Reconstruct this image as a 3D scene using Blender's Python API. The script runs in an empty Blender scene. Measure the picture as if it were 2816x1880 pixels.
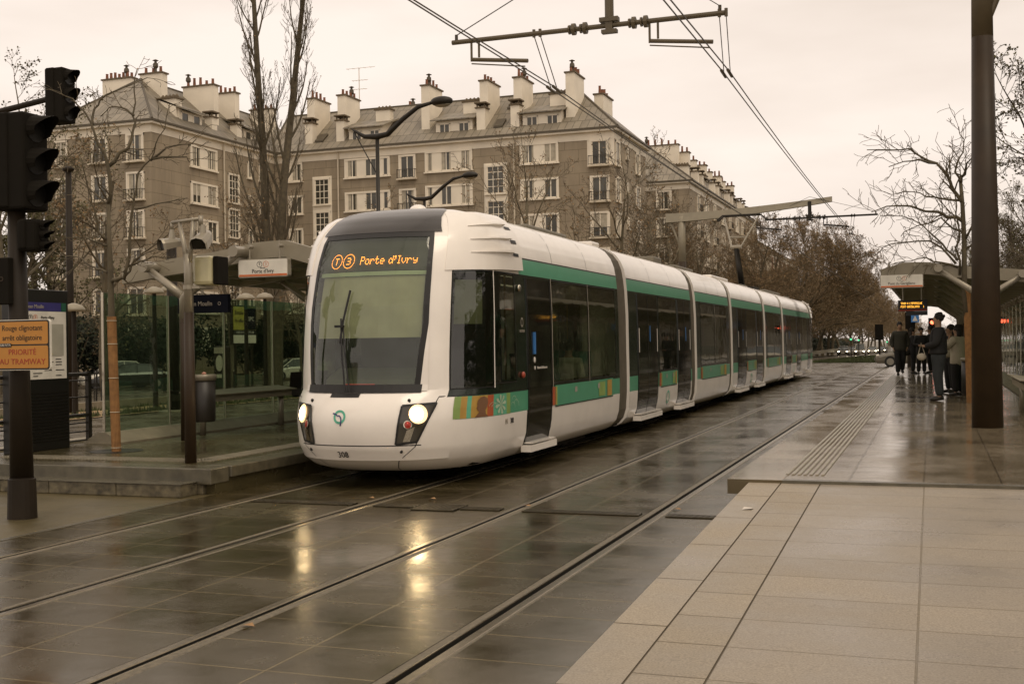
import bpy, math, random
from mathutils import Vector, Matrix
from math import sin, cos, pi, radians, sqrt
scene = bpy.context.scene
C = scene.collection

# ---------------- camera ----------------
cam = bpy.data.cameras.new("camera"); camo = bpy.data.objects.new("camera", cam); C.objects.link(camo)
yaw, pitch, roll = .347612, .0012485, -.0149833
cy, sy = cos(yaw), sin(yaw)
f_ = Vector((-sy*cos(pitch), cy*cos(pitch), sin(pitch))); r_ = Vector((cy, sy, 0)); u_ = r_.cross(f_)
r2 = cos(roll)*r_ + sin(roll)*u_; u2 = -sin(roll)*r_ + cos(roll)*u_
m = Matrix.Identity(4)
for i in range(3):
    m[i][0] = r2[i]; m[i][1] = u2[i]; m[i][2] = -f_[i]
m[0][3], m[1][3], m[2][3] = 0, 0, 1.70
camo.matrix_world = m
cam.sensor_width = 36; cam.lens = 40.874; cam.clip_start = .05; cam.clip_end = 3000
scene.camera = camo
scene.render.resolution_x = 1024; scene.render.resolution_y = 683

# ---------------- sky and light (overcast, warm) ----------------
w = bpy.data.worlds.new("World"); scene.world = w; w.use_nodes = True
nt = w.node_tree; N = nt.nodes; Lk = nt.links; N.clear()
out = N.new("ShaderNodeOutputWorld"); bg = N.new("ShaderNodeBackground"); bg.inputs[1].default_value = .1
sky = N.new("ShaderNodeTexSky"); sky.sky_type = 'NISHITA'; sky.sun_disc = False
sky.sun_elevation = radians(48); sky.sun_rotation = radians(128)
hs = N.new("ShaderNodeHueSaturation"); hs.inputs['Saturation'].default_value = .12
Lk.new(sky.outputs[0], hs.inputs['Color'])
tc = N.new("ShaderNodeTexCoord"); mp = N.new("ShaderNodeMapping"); mp.inputs['Scale'].default_value = (1.2, 1.2, 4.5)
nz = N.new("ShaderNodeTexNoise"); nz.inputs['Scale'].default_value = 2.2; nz.inputs['Detail'].default_value = 5
Lk.new(tc.outputs['Generated'], mp.inputs[0]); Lk.new(mp.outputs[0], nz.inputs[0])
cr = N.new("ShaderNodeValToRGB"); cr.color_ramp.elements[0].position = .33; cr.color_ramp.elements[1].position = .62
cr.color_ramp.elements[0].color = (9.3, 7.95, 6.9, 1); cr.color_ramp.elements[1].color = (11.2, 9.8, 8.7, 1)
Lk.new(nz.outputs[0], cr.inputs[0])
mx = N.new("ShaderNodeMixRGB"); mx.inputs[0].default_value = .9
Lk.new(hs.outputs[0], mx.inputs[1]); Lk.new(cr.outputs[0], mx.inputs[2])
Lk.new(mx.outputs[0], bg.inputs[0]); Lk.new(bg.outputs[0], out.inputs[0])
sd = bpy.data.lights.new("sun", 'SUN'); sd.energy = .9; sd.angle = radians(25); sd.color = (1, .86, .66)
so = bpy.data.objects.new("sun", sd); C.objects.link(so)
# light comes from behind the camera, high, a little to the right
el, az = radians(60), radians(128)
dirv = Vector((sin(az)*cos(el), cos(az)*cos(el), sin(el)))
so.rotation_euler = dirv.to_track_quat('Z', 'Y').to_euler()
scene.view_settings.view_transform = 'Standard'; scene.view_settings.look = 'None'
scene.view_settings.exposure = 0; scene.view_settings.gamma = 1

# ---------------- object helpers ----------------
OFF = {}
def tag(o, label=None, cat=None, group=None, kind=None):
    if label: o['label'] = label
    if cat: o['category'] = cat
    if group: o['group'] = group
    if kind: o['kind'] = kind
    return o
def thing(name, label, cat, loc=(0, 0, 0), group=None, rz=0):
    o = bpy.data.objects.new(name, None); C.objects.link(o); o.location = loc; o.rotation_euler = (0, 0, rz)
    o.empty_display_size = .1
    OFF[o.name] = Vector(loc) if rz == 0 else Vector((0, 0, 0))
    return tag(o, label, cat, group)
class MB:
    def __init__(s): s.v = []; s.f = []; s.mi = []; s.m = 0
    def add(s, vs, fs):
        b = len(s.v); s.v += [tuple(p) for p in vs]; s.f += [tuple(b+i for i in f) for f in fs]; s.mi += [s.m]*len(fs); return s
    def box(s, x0, x1, y0, y1, z0, z1):
        v = [(x0,y0,z0),(x1,y0,z0),(x1,y1,z0),(x0,y1,z0),(x0,y0,z1),(x1,y0,z1),(x1,y1,z1),(x0,y1,z1)]
        return s.add(v, [(0,3,2,1),(4,5,6,7),(0,1,5,4),(1,2,6,5),(2,3,7,6),(3,0,4,7)])
    def quad(s, a, b, c, d): return s.add([a,b,c,d], [(0,1,2,3)])
    def tube(s, pts, rad, n=8, cap=True):
        pts = [Vector(p) for p in pts]
        if not isinstance(rad, (list, tuple)): rad = [rad]*len(pts)
        vs = []; prev = None
        for i, p in enumerate(pts):
            d = (pts[min(i+1, len(pts)-1)] - pts[max(i-1, 0)]).normalized()
            if prev is None: a = d.orthogonal().normalized()
            else:
                a = prev - d*prev.dot(d)
                a = a.normalized() if a.length > 1e-6 else d.orthogonal().normalized()
            prev = a; b = d.cross(a)
            for k in range(n):
                t = 2*pi*k/n; vs.append(p + (a*cos(t)+b*sin(t))*rad[i])
        fs = []
        for i in range(len(pts)-1):
            for k in range(n):
                q = (k+1) % n; fs.append((i*n+k, i*n+q, (i+1)*n+q, (i+1)*n+k))
        if cap: fs.append(tuple(range(n-1, -1, -1))); fs.append(tuple((len(pts)-1)*n+k for k in range(n)))
        return s.add(vs, fs)
    def prism(s, poly, axis, a0, a1):
        # poly: 2D points in the plane normal to axis ('x':(y,z), 'y':(x,z), 'z':(x,y))
        def P(p, a):
            return {'x': (a, p[0], p[1]), 'y': (p[0], a, p[1]), 'z': (p[0], p[1], a)}[axis]
        n = len(poly); vs = [P(p, a0) for p in poly] + [P(p, a1) for p in poly]
        fs = [(i, (i+1) % n, n+(i+1) % n, n+i) for i in range(n)] + [tuple(range(n-1, -1, -1)), tuple(range(n, 2*n))]
        return s.add(vs, fs)
    def lathe(s, c, prof, n=16):
        vs = []
        for (r, z) in prof:
            for k in range(n): vs.append((c[0]+r*cos(2*pi*k/n), c[1]+r*sin(2*pi*k/n), c[2]+z))
        fs = []
        for i in range(len(prof)-1):
            for k in range(n):
                q = (k+1) % n; fs.append((i*n+k, i*n+q, (i+1)*n+q, (i+1)*n+k))
        fs.append(tuple(range(n-1, -1, -1))); fs.append(tuple((len(prof)-1)*n+k for k in range(n)))
        return s.add(vs, fs)
    def ball(s, c, r, sx=1, sy=1, sz=1, n=12, mrings=8):
        prof = []
        vs = []
        for i in range(mrings+1):
            t = pi*i/mrings
            for k in range(n): vs.append((c[0]+r*sx*sin(t)*cos(2*pi*k/n), c[1]+r*sy*sin(t)*sin(2*pi*k/n), c[2]-r*sz*cos(t)))
        fs = []
        for i in range(mrings):
            for k in range(n):
                q = (k+1) % n; fs.append((i*n+k, i*n+q, (i+1)*n+q, (i+1)*n+k))
        return s.add(vs, fs)
    def build(s, name, mats, parent=None, smooth=False, bevel=0, local=False, fix=True):
        me = bpy.data.meshes.new(name)
        off = Vector((0, 0, 0))
        if parent is not None and not local: off = OFF.get(parent.name, off)
        me.from_pydata([(p[0]-off[0], p[1]-off[1], p[2]-off[2]) for p in s.v], [], s.f)
        if not isinstance(mats, (list, tuple)): mats = [mats]
        for mm in mats: me.materials.append(mm)
        me.polygons.foreach_set('material_index', [min(k, len(mats)-1) for k in s.mi]); me.polygons.foreach_set('use_smooth', [bool(smooth)]*len(s.f))
        me.validate()
        o = bpy.data.objects.new(name, me); C.objects.link(o)
        if parent is not None: o.parent = parent
        OFF[o.name] = off if not local else OFF.get(parent.name, off) if parent else off
        if fix:
            import bmesh
            bm = bmesh.new(); bm.from_mesh(me); bmesh.ops.remove_doubles(bm, verts=bm.verts, dist=1e-5)
            bmesh.ops.recalc_face_normals(bm, faces=bm.faces); bm.to_mesh(me); bm.free()
        if smooth == 'auto': me.set_sharp_from_angle(angle=radians(28))
        if bevel:
            b = o.modifiers.new("bevel", 'BEVEL'); b.width = bevel; b.segments = 2; b.limit_method = 'ANGLE'
        return o
def kids(o): return [c for c in bpy.data.objects if c.parent == o]
KID = {}
def copy_tree(o, loc=None, rz=None, label=None, parent=None, cache=True):
    c = o.copy(); C.objects.link(c)
    if parent is not None: c.parent = parent
    if loc is not None: c.location = loc
    if rz is not None: c.rotation_euler = (0, 0, rz)
    if label: c['label'] = label
    if o.name not in KID: KID[o.name] = kids(o)
    for ch in KID[o.name]: copy_tree(ch, parent=c)
    OFF[c.name] = Vector((0, 0, 0))
    return c
def text_mesh(s, size, name, mt, parent, mat4, depth=.002, align='CENTER', bold=0, sx=1):
    cu = bpy.data.curves.new(name, 'FONT'); cu.body = s; cu.size = size; cu.extrude = depth; cu.align_x = align; cu.align_y = 'CENTER'
    cu.resolution_u = 3
    t = bpy.data.objects.new(name, cu); C.objects.link(t); bpy.context.view_layer.update()
    me = bpy.data.meshes.new_from_object(t.evaluated_get(bpy.context.evaluated_depsgraph_get()))
    bpy.data.objects.remove(t)
    me.transform(mat4 @ Matrix.Diagonal((sx, 1, 1, 1)))
    off = OFF.get(parent.name, Vector()) if parent else Vector()
    me.transform(Matrix.Translation(-off)); me.materials.clear(); me.materials.append(mt)
    o = bpy.data.objects.new(name, me); C.objects.link(o)
    if parent: o.parent = parent
    OFF[o.name] = off
    return o
def face_mat(o, n, up=(0, 0, 1)):
    # text frame at o, facing n
    n = Vector(n).normalized(); up = Vector(up); up = (up - n*up.dot(n)).normalized(); x = up.cross(n)
    mm = Matrix.Identity(4)
    for i in range(3): mm[i][0] = x[i]; mm[i][1] = up[i]; mm[i][2] = n[i]; mm[i][3] = o[i]
    return mm

# ---------------- materials ----------------
MATS = {}
def mat(name, col, rough=.6, metal=0., var=.12, scale=4., bump=0., bscale=40., spec=.5, coat=0., em=None, es=0.):
    m = bpy.data.materials.new(name); m.use_nodes = True; nt = m.node_tree; b = nt.nodes['Principled BSDF']
    b.inputs['Roughness'].default_value = rough; b.inputs['Metallic'].default_value = metal
    b.inputs['Specular IOR Level'].default_value = spec; b.inputs['Coat Weight'].default_value = coat; b.inputs['Coat Roughness'].default_value = .08
    tc = nt.nodes.new('ShaderNodeTexCoord'); n = nt.nodes.new('ShaderNodeTexNoise'); n.inputs['Scale'].default_value = scale; n.inputs['Detail'].default_value = 5
    nt.links.new(tc.outputs['Object'], n.inputs[0])
    r = nt.nodes.new('ShaderNodeValToRGB'); r.color_ramp.elements[0].position = .3; r.color_ramp.elements[1].position = .7
    c0 = [max(0, c*(1-var)) for c in col]; c1 = [min(1, c*(1+var)) for c in col]
    r.color_ramp.elements[0].color = (*c0, 1); r.color_ramp.elements[1].color = (*c1, 1)
    nt.links.new(n.outputs[0], r.inputs[0]); nt.links.new(r.outputs[0], b.inputs['Base Color'])
    if bump:
        n2 = nt.nodes.new('ShaderNodeTexNoise'); n2.inputs['Scale'].default_value = bscale; n2.inputs['Detail'].default_value = 4
        nt.links.new(tc.outputs['Object'], n2.inputs[0])
        bp = nt.nodes.new('ShaderNodeBump'); bp.inputs['Strength'].default_value = bump; bp.inputs['Distance'].default_value = .01
        nt.links.new(n2.outputs[0], bp.inputs['Height']); nt.links.new(bp.outputs[0], b.inputs['Normal'])
    if em: b.inputs['Emission Color'].default_value = (*em, 1); b.inputs['Emission Strength'].default_value = es
    MATS[name] = m; return m
def paver(name, col, joint, bw, rh, loc=(0, 0, 0), offset=0., r0=.1, r1=.45, msz=.006, wet=.8, bump=.25, streak=1.):
    m = bpy.data.materials.new(name); m.use_nodes = True; nt = m.node_tree; b = nt.nodes['Principled BSDF']; L = nt.links.new
    tc = nt.nodes.new('ShaderNodeTexCoord'); mp = nt.nodes.new('ShaderNodeMapping'); mp.inputs['Location'].default_value = loc
    L(tc.outputs['Object'], mp.inputs[0])
    br = nt.nodes.new('ShaderNodeTexBrick'); br.offset = offset; br.inputs['Scale'].default_value = 1
    br.inputs['Brick Width'].default_value = bw; br.inputs['Row Height'].default_value = rh; br.inputs['Mortar Size'].default_value = msz
    br.inputs['Mortar Smooth'].default_value = .3
    br.inputs['Color1'].default_value = (*[c*.94 for c in col], 1); br.inputs['Color2'].default_value = (*[c*1.06 for c in col], 1); br.inputs['Mortar'].default_value = (*joint, 1)
    L(mp.outputs[0], br.inputs[0])
    n = nt.nodes.new('ShaderNodeTexNoise'); n.inputs['Scale'].default_value = .9; n.inputs['Detail'].default_value = 6; n.inputs['Roughness'].default_value = .6
    mp2 = nt.nodes.new('ShaderNodeMapping'); mp2.inputs['Scale'].default_value = (1, streak, 1)
    L(tc.outputs['Object'], mp2.inputs[0]); L(mp2.outputs[0], n.inputs[0])
    rr = nt.nodes.new('ShaderNodeMapRange'); rr.inputs[1].default_value = .35; rr.inputs[2].default_value = .68; rr.inputs[3].default_value = r0; rr.inputs[4].default_value = r1
    L(n.outputs[0], rr.inputs[0]); L(rr.outputs[0], b.inputs['Roughness'])
    g = nt.nodes.new('ShaderNodeTexNoise'); g.inputs['Scale'].default_value = 90; g.inputs['Detail'].default_value = 3; L(tc.outputs['Object'], g.inputs[0])
    mr = nt.nodes.new('ShaderNodeMapRange'); mr.inputs[1].default_value = .3; mr.inputs[2].default_value = .7; mr.inputs[3].default_value = .72; mr.inputs[4].default_value = 1.25
    L(g.outputs[0], mr.inputs[0])
    mr2 = nt.nodes.new('ShaderNodeMapRange'); mr2.inputs[1].default_value = .3; mr2.inputs[2].default_value = .7; mr2.inputs[3].default_value = .8; mr2.inputs[4].default_value = 1.2
    L(n.outputs[0], mr2.inputs[0])
    mu = nt.nodes.new('ShaderNodeMath'); mu.operation = 'MULTIPLY'; L(mr.outputs[0], mu.inputs[0]); L(mr2.outputs[0], mu.inputs[1])
    mc = nt.nodes.new('ShaderNodeMixRGB'); mc.blend_type = 'MULTIPLY'; mc.inputs[0].default_value = 1
    L(br.outputs[0], mc.inputs[1]); L(mu.outputs[0], mc.inputs[2]); L(mc.outputs[0], b.inputs['Base Color'])
    # bump: joints + grain + slight unevenness
    ml = nt.nodes.new('ShaderNodeTexNoise'); ml.inputs['Scale'].default_value = 3.; ml.inputs['Detail'].default_value = 2; L(tc.outputs['Object'], ml.inputs[0])
    b1 = nt.nodes.new('ShaderNodeBump'); b1.inputs['Strength'].default_value = bump*.9; b1.inputs['Distance'].default_value = .02; L(ml.outputs[0], b1.inputs['Height'])
    b2 = nt.nodes.new('ShaderNodeBump'); b2.inputs['Strength'].default_value = bump; b2.inputs['Distance'].default_value = .004; L(g.outputs[0], b2.inputs['Height']); L(b1.outputs[0], b2.inputs['Normal'])
    b3 = nt.nodes.new('ShaderNodeBump'); b3.invert = True; b3.inputs['Strength'].default_value = .6; b3.inputs['Distance'].default_value = .004; L(br.outputs['Fac'], b3.inputs['Height']); L(b2.outputs[0], b3.inputs['Normal'])
    L(b3.outputs[0], b.inputs['Normal'])
    b.inputs['Specular IOR Level'].default_value = wet; b.inputs['Specular Tint'].default_value = (1, .80, .48, 1)
    MATS[name] = m; return m
def glass(name, col, alpha, rough=.02, tint=(.6, .75, .65)):
    # tinted pane: partly see-through, with fresnel reflection
    m = bpy.data.materials.new(name); m.use_nodes = True; nt = m.node_tree; nt.nodes.clear(); L = nt.links.new
    o = nt.nodes.new('ShaderNodeOutputMaterial'); t = nt.nodes.new('ShaderNodeBsdfTransparent'); t.inputs[0].default_value = (*tint, 1)
    p = nt.nodes.new('ShaderNodeBsdfPrincipled'); p.inputs['Base Color'].default_value = (*col, 1); p.inputs['Roughness'].default_value = rough; p.inputs['Specular IOR Level'].default_value = .8
    gl = nt.nodes.new('ShaderNodeBsdfGlossy'); gl.inputs['Roughness'].default_value = rough; gl.inputs[0].default_value = (.95, .95, .95, 1)
    a = nt.nodes.new('ShaderNodeMixShader'); a.inputs[0].default_value = alpha; L(t.outputs[0], a.inputs[1]); L(p.outputs[0], a.inputs[2])
    lw = nt.nodes.new('ShaderNodeLayerWeight'); pw = nt.nodes.new('ShaderNodeMath'); pw.operation = 'POWER'; pw.inputs[1].default_value = 4.2; fr = nt.nodes.new('ShaderNodeMath'); fr.operation = 'MULTIPLY_ADD'; fr.inputs[1].default_value = .95; fr.inputs[2].default_value = .045; L(lw.outputs['Facing'], pw.inputs[0]); L(pw.outputs[0], fr.inputs[0])
    tcn = nt.nodes.new('ShaderNodeTexCoord'); nn = nt.nodes.new('ShaderNodeTexNoise'); nn.inputs['Scale'].default_value = 1.6; L(tcn.outputs['Object'], nn.inputs[0])
    bb = nt.nodes.new('ShaderNodeBump'); bb.inputs['Strength'].default_value = .12; bb.inputs['Distance'].default_value = .03; L(nn.outputs[0], bb.inputs['Height'])
    L(bb.outputs[0], gl.inputs['Normal']); L(bb.outputs[0], lw.inputs['Normal'])
    c = nt.nodes.new('ShaderNodeMixShader'); L(fr.outputs[0], c.inputs[0]); L(a.outputs[0], c.inputs[1]); L(gl.outputs[0], c.inputs[2]); L(c.outputs[0], o.inputs[0])
    MATS[name] = m; return m
# ---------------- material list ----------------
PAVE = paver("track_paving", (.042, .033, .015), (.145, .113, .056), 1.58, .525, (6.49, .471, 0), msz=.009, r0=.09, r1=.36, wet=.75, bump=.16)
RAMP = paver("ramp_slabs", (.250, .214, .165), (.15, .122, .08), .94, .545, (.10, .47, 0), r0=.22, r1=.55, msz=.007, wet=.45, bump=.25)
KERBM = paver("kerb_stone", (.28, .238, .178), (.09, .07, .04), 5., 1.09, (4.5, .17, 0), r0=.25, r1=.6, msz=.011, wet=.45, bump=.2)
ROW2 = paver("second_row_slabs", (.265, .224, .165), (.11, .085, .05), 5., .545, (4.5, .46, 0), r0=.25, r1=.6, msz=.008, wet=.45, bump=.25)
PLAT = paver("platform_slabs", (.150, .122, .080), (.05, .038, .02), .684, .50, (.10, .1, 0), r0=.06, r1=.26, msz=.009, wet=1., bump=.08)
PLATL = paver("left_platform_slabs", (.060, .050, .024), (.05, .042, .025), .8, .5, (.10, .1, 0), r0=.12, r1=.4, msz=.004, wet=.7, bump=.25)
ASPH = paver("asphalt", (.060, .048, .024), (.07, .06, .036), 40, 40, (7, 9, 0), r0=.18, r1=.5, msz=.0, wet=.6, bump=.5)
ASPHL = paver("pale_asphalt", (.095, .077, .038), (.095, .077, .038), 40, 40, (7, 9, 0), r0=.3, r1=.55, msz=.0, wet=.5, bump=.6)
ROAD = paver("road_asphalt", (.085, .072, .05), (.08, .07, .05), 40, 40, (7, 9, 0), r0=.12, r1=.4, msz=.0, wet=.7, bump=.4)
mat("granite_riser", (.115, .095, .055), .55, var=.6, scale=11, bump=.5, bscale=60)
mat("granite_top", (.10, .088, .058), .25, var=.3, scale=6, bump=.3, bscale=90)
mat("tactile", (.24, .21, .15), .4, var=.2, scale=8)
mat("concrete", (.22, .19, .13), .5, var=.2, scale=5, bump=.3, bscale=50)
mat("rail_bed", (.14, .115, .072), .5, var=.35, scale=30, bump=.9, bscale=130)
mat("rail_steel", (.26, .22, .15), .25, metal=.9, var=.2, scale=20)
mat("groove", (.012, .010, .006), .6)
mat("sand", (.26, .175, .08), .9, var=.35, scale=1.2, bump=.6, bscale=30)
mat("grass", (.05, .06, .018), .9, var=.5, scale=1.5)
mat("grass_blade", (.055, .065, .018), .8, var=.5, scale=1.5)
mat("iron", (.022, .018, .012), .45, metal=.4, bump=.3, bscale=80)
mat("pole_brown", (.034, .021, .010), .5, var=.2, scale=3, spec=.3)
mat("pole_dark", (.018, .012, .006), .6, var=.2, scale=3, spec=.25)
mat("grey_metal", (.30, .265, .20), .35, metal=.35, var=.08)
mat("grey_paint", (.27, .235, .165), .45, var=.08)
mat("bright_metal", (.5, .45, .36), .25, metal=.7)
mat("black", (.010, .009, .007), .35)
mat("black_matte", (.010, .008, .005), .85, spec=.15)
mat("wire", (.05, .038, .02), .5)
mat("arm_brown", (.10, .075, .04), .5)

# ---------------- ground ----------------
def far_drop(y): return -.0095*max(0, min(y, 250)-84)
def gz(x, y):
    z = far_drop(y)
    if x < -14.2:
        z += -.6*min(1, max(0, (-x-19.5)/10))
    return z
def sheet(name, xs, ys, zf, m, kind='structure'):
    mb = MB(); nx = len(xs)
    vs = [(x, y, zf(x, y)) for y in ys for x in xs]
    fs = [(j*nx+i, j*nx+i+1, (j+1)*nx+i+1, (j+1)*nx+i) for j in range(len(ys)-1) for i in range(nx-1)]
    mb.add(vs, fs); o = mb.build(name, m, smooth=False, fix=False); return tag(o, kind=kind)
def lin(a, b, n): return [a+(b-a)*i/n for i in range(n+1)]
sheet('ground', [-1500, -300, -120, -60, -29.5, -19.5, -12, 6, 30, 120, 300, 1500], [-100, 0, 40, 84, 120, 200, 250, 350, 600, 1800], lambda x, y: gz(x, y)-.16, ASPHL)
RX = [-7.23, -5.734, -4.047, -2.588]
edges = [-7.87] + [e for r in RX for e in (r-.1, r+.1)] + [-1.70]
mb = MB()
for i in range(0, len(edges), 2):
    mb.add([(edges[i], -6, 0), (edges[i+1], -6, 0), (edges[i+1], 60, 0), (edges[i], 60, 0)], [(0, 1, 2, 3)])
tag(mb.build('track_paving', PAVE, fix=False), kind='structure')
mb = MB()
for i in range(0, len(edges), 2):
    a = edges[i] if i else -14.2; b = edges[i+1] if i < 8 else 3.6
    mb.add([(a, 60, 0), (b, 60, 0), (b, 84, 0), (a, 84, 0)], [(0, 1, 2, 3)])
tag(mb.build('crossing_road', ROAD, fix=False), kind='structure')
# rails: grooved rail set in a rough concrete band
for i, (x, lab) in enumerate(zip(RX, ('grooved steel rail of the far track, beside the left platform kerb', 'grooved steel rail of the far track, right-hand one under the tram', 'grooved steel rail of the near track, left-hand one, catching the headlight glare', 'grooved steel rail of the near track running closest to the pale slabs'))):
    head = -1 if i % 2 == 0 else 1
    t = thing('tram_rail', lab, 'rail', (x, 8, 0), 'rails of the two tram tracks')
    y0, y1 = -6, 84
    def strip(prof, nm, m):
        mb = MB()
        for (a, za), (b, zb) in zip(prof, prof[1:]):
            mb.quad((x+a*head, y0, za), (x+b*head, y0, zb), (x+b*head, y1, zb), (x+a*head, y1, za))
        return mb.build(nm, m, t)
    strip([(.1, -.004), (.092, .002), (.082, .003)], 'edge_band', MATS['rail_bed'])
    strip([(.082, .003), (.078, .006), (.026, .006), (.021, .0)], 'rail_head', MATS['rail_steel'])
    strip([(.021, .0), (.019, -.045), (-.021, -.045), (-.024, .0)], 'groove', MATS['groove'])
    strip([(-.024, 0), (-.026, .004), (-.037, .004), (-.040, .001)], 'check_lip', MATS['rail_steel'])
    strip([(-.040, .001), (-.06, .001), (-.09, .002), (-.1, -.003)], 'mortar_band', MATS['rail_bed'])
sheet('rail_trench', [-7.9, -1.9], [-6, 84], lambda x, y: -.06, MATS['black_matte'])
# left pavement in front of the platform
sheet('pavement', [-29.8, -7.87], [-6, 11.9], lambda x, y: 0.0, ASPHL)
mb = MB(); mb.box(-7.95, -7.87, -6, 11.1, -.1, .004); tag(mb.build('pavement_kerb', MATS['granite_top'], fix=False), kind='structure')
# left platform with two steps at its end
mb = MB(); mb.box(-12.1, -7.87, 11.52, 57, -.1, .3)
tag(mb.build('platform_left', [PLATL], fix=True), kind='structure')
mb = MB(); mb.box(-14.6, -7.86, 11.42, 11.80, .12, .304); mb.box(-8.2, -7.83, 11.80, 57, .17, .304)
tag(mb.build('platform_kerb_left', [MATS['granite_top']], bevel=.012), kind='structure')
mb = MB(); 
xx = -7.99; k = 0
random.seed(5)
while xx > -14.5:
    L_ = .62+random.random()*.15; mb.box(xx-L_+.008, xx, 11.45, 11.6, 0, .27+.0); xx -= L_
for s in range(46): mb.box(-7.97, -7.89, 11.62+s, 11.62+s+.985, 0, .17)
tag(mb.build('platform_riser_left', MATS['granite_riser'], bevel=.01), kind='structure')
mb = MB(); xx = -8.06
while xx > -14.5:
    L_ = .7+random.random()*.3; mb.box(xx-L_+.007, xx, 11.12, 11.5, 0, .15); xx -= L_
tag(mb.build('step', MATS['granite_riser'], bevel=.012), kind='structure')
mb = MB(); mb.box(-14.5, -8.04, 11.105, 11.46, .15, .158)
tag(mb.build('step_tread', MATS['granite_top']), kind='structure')
mb = MB()
for k in range(62):
    x = -11.6+k*.05; mb.box(x, x+.024, 12.08, 12.45, .3, .309)
for k in range(640):
    y = 12.2+k*.07; mb.box(-8.72, -8.40, y, y+.035, .3, .309)
tag(mb.build('tactile_strip_left', MATS['tactile']), kind='structure')
# right platform and ramp
mb = MB(); mb.box(-1.40, 3.4, 11.62, 57, -.1, .33)
tag(mb.build('platform_right', PLAT), kind='structure')
mb = MB(); mb.box(-1.93, -1.40, 11.5, 57, .19, .334)
tag(mb.build('platform_kerb_right', paver("platform_kerb", (.21, .175, .12), (.08, .065, .04), 3., 1.0, (.3, .5, 0), r0=.06, r1=.22, wet=1., bump=.08)), kind='structure')
mb = MB(); mb.box(-1.84, -1.40, 11.56, 57, 0, .19); mb.box(-1.40, 3.4, 11.5, 11.62, .05, .334)
tag(mb.build('platform_riser_right', MATS['granite_top']), kind='structure')
def rz_(y): return max(.0, .07+.037*(y-5.3)) + .006
def ramp(name, x0, x1, m):
    ys = [-5, 3.24, 3.5, 11.5]
    mb = MB()
    vs = []
    for y in ys: vs += [(x0, y, rz_(y)), (x1, y, rz_(y)), (x0, y, -.02)]
    for i in range(3):
        b = i*3; n = b+3
        mb.add([vs[b], vs[b+1], vs[n+1], vs[n]], [(0, 1, 2, 3)]); mb.add([vs[b], vs[n], vs[n+2], vs[b+2]], [(0, 1, 2, 3)])
    return tag(mb.build(name, m, fix=False), kind='structure')
ramp('ramp_kerb', -1.72, -1.417, KERBM); ramp('ramp_edge_slabs', -1.405, -1.046, ROW2); ramp('ramp', -1.034, 6, RAMP)
mb = MB(); mb.quad((-1.715, -5, -.004), (5.9, -5, -.004), (5.9, 3.24, -.004), (-1.715, 3.24, -.004)); mb.quad((-1.715, 3.24, -.004), (5.9, 3.24, -.004), (5.9, 11.5, .293), (-1.715, 11.5, .293)); tag(mb.build('ramp_bed', mat('wet_mortar', (.115, .09, .055), .6), fix=False), kind='structure')
mb = MB()
for s in range(60):
    for k in range(7):
        x = -1.42+k*.0575; mb.box(x, x+.028, 12.0+s*.55, 12.0+s*.55+.525, .33, .3395)
tag(mb.build('tactile_strip_right', MATS['tactile']), kind='structure')
mat('grate_steel', (.085, .07, .042), .4, metal=.5, var=.3, scale=30)
mb = MB(); mb.add([(-1.56, 10.0, .255), (-1.48, 10.02, .262), (-1.47, 10.1, .256), (-1.55, 10.08, .268)], [(0, 1, 2, 3)]); tag(mb.build('paper_scrap', mat('scrap_white', (.6, .55, .47), .7), fix=False), 'small white paper scrap on the pale kerb slabs of the ramp', 'litter')
# drains
def grate(x0, x1, y0, y1, lab, slant=.05, bars=2):
    t = thing('drain_grate', lab, 'drain grate', ((x0+x1)/2, y0, 0), 'iron drain grates across the tracks')
    mb = MB(); mb.box(x0, x1, y0, y1, .002, .004); mb.build('pit', MATS['black_matte'], t)
    mb = MB(); n = int((x1-x0)/.055); yb = [y0+(y1-y0)*i/bars for i in range(bars+1)]
    for yy in yb: mb.box(x0, x1, yy-.008, yy+.008, .005, .014)
    for j in range(bars):
        for i in range(n+1):
            a = x0+i*(x1-x0-.02)/n; ya, ybb = yb[j]+.008, yb[j+1]-.008
            s = slant if a+slant+.016 < x1 else 0
            v = [(a, ya, .013), (a+.016, ya, .013), (a+.016+s, ybb, .013), (a+s, ybb, .013)]
            mb.quad(*v)
    mb.build('grid', MATS['grate_steel'], t)
grate(-7.10, -6.45, 11.06, 11.2, 'iron slot drain between the far track rails, nearest the left steps')
grate(-6.45, -5.85, 11.06, 11.2, 'iron slot drain below the tram nose, left of the second rail')
grate(-5.60, -5.12, 11.06, 11.2, 'short iron slot drain just right of the far track, before the wide grid')
grate(-5.10, -4.62, 10.92, 11.32, 'wide square iron grid between the two tracks', slant=.05, bars=5)
grate(-4.60, -4.17, 11.06, 11.2, 'short iron slot drain right of the wide grid')
grate(-3.93, -2.72, 11.06, 11.2, 'long iron slot drain between the near track rails')
grate(-2.46, -1.80, 11.06, 11.2, 'iron slot drain ending at the pale ramp kerb')
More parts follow.
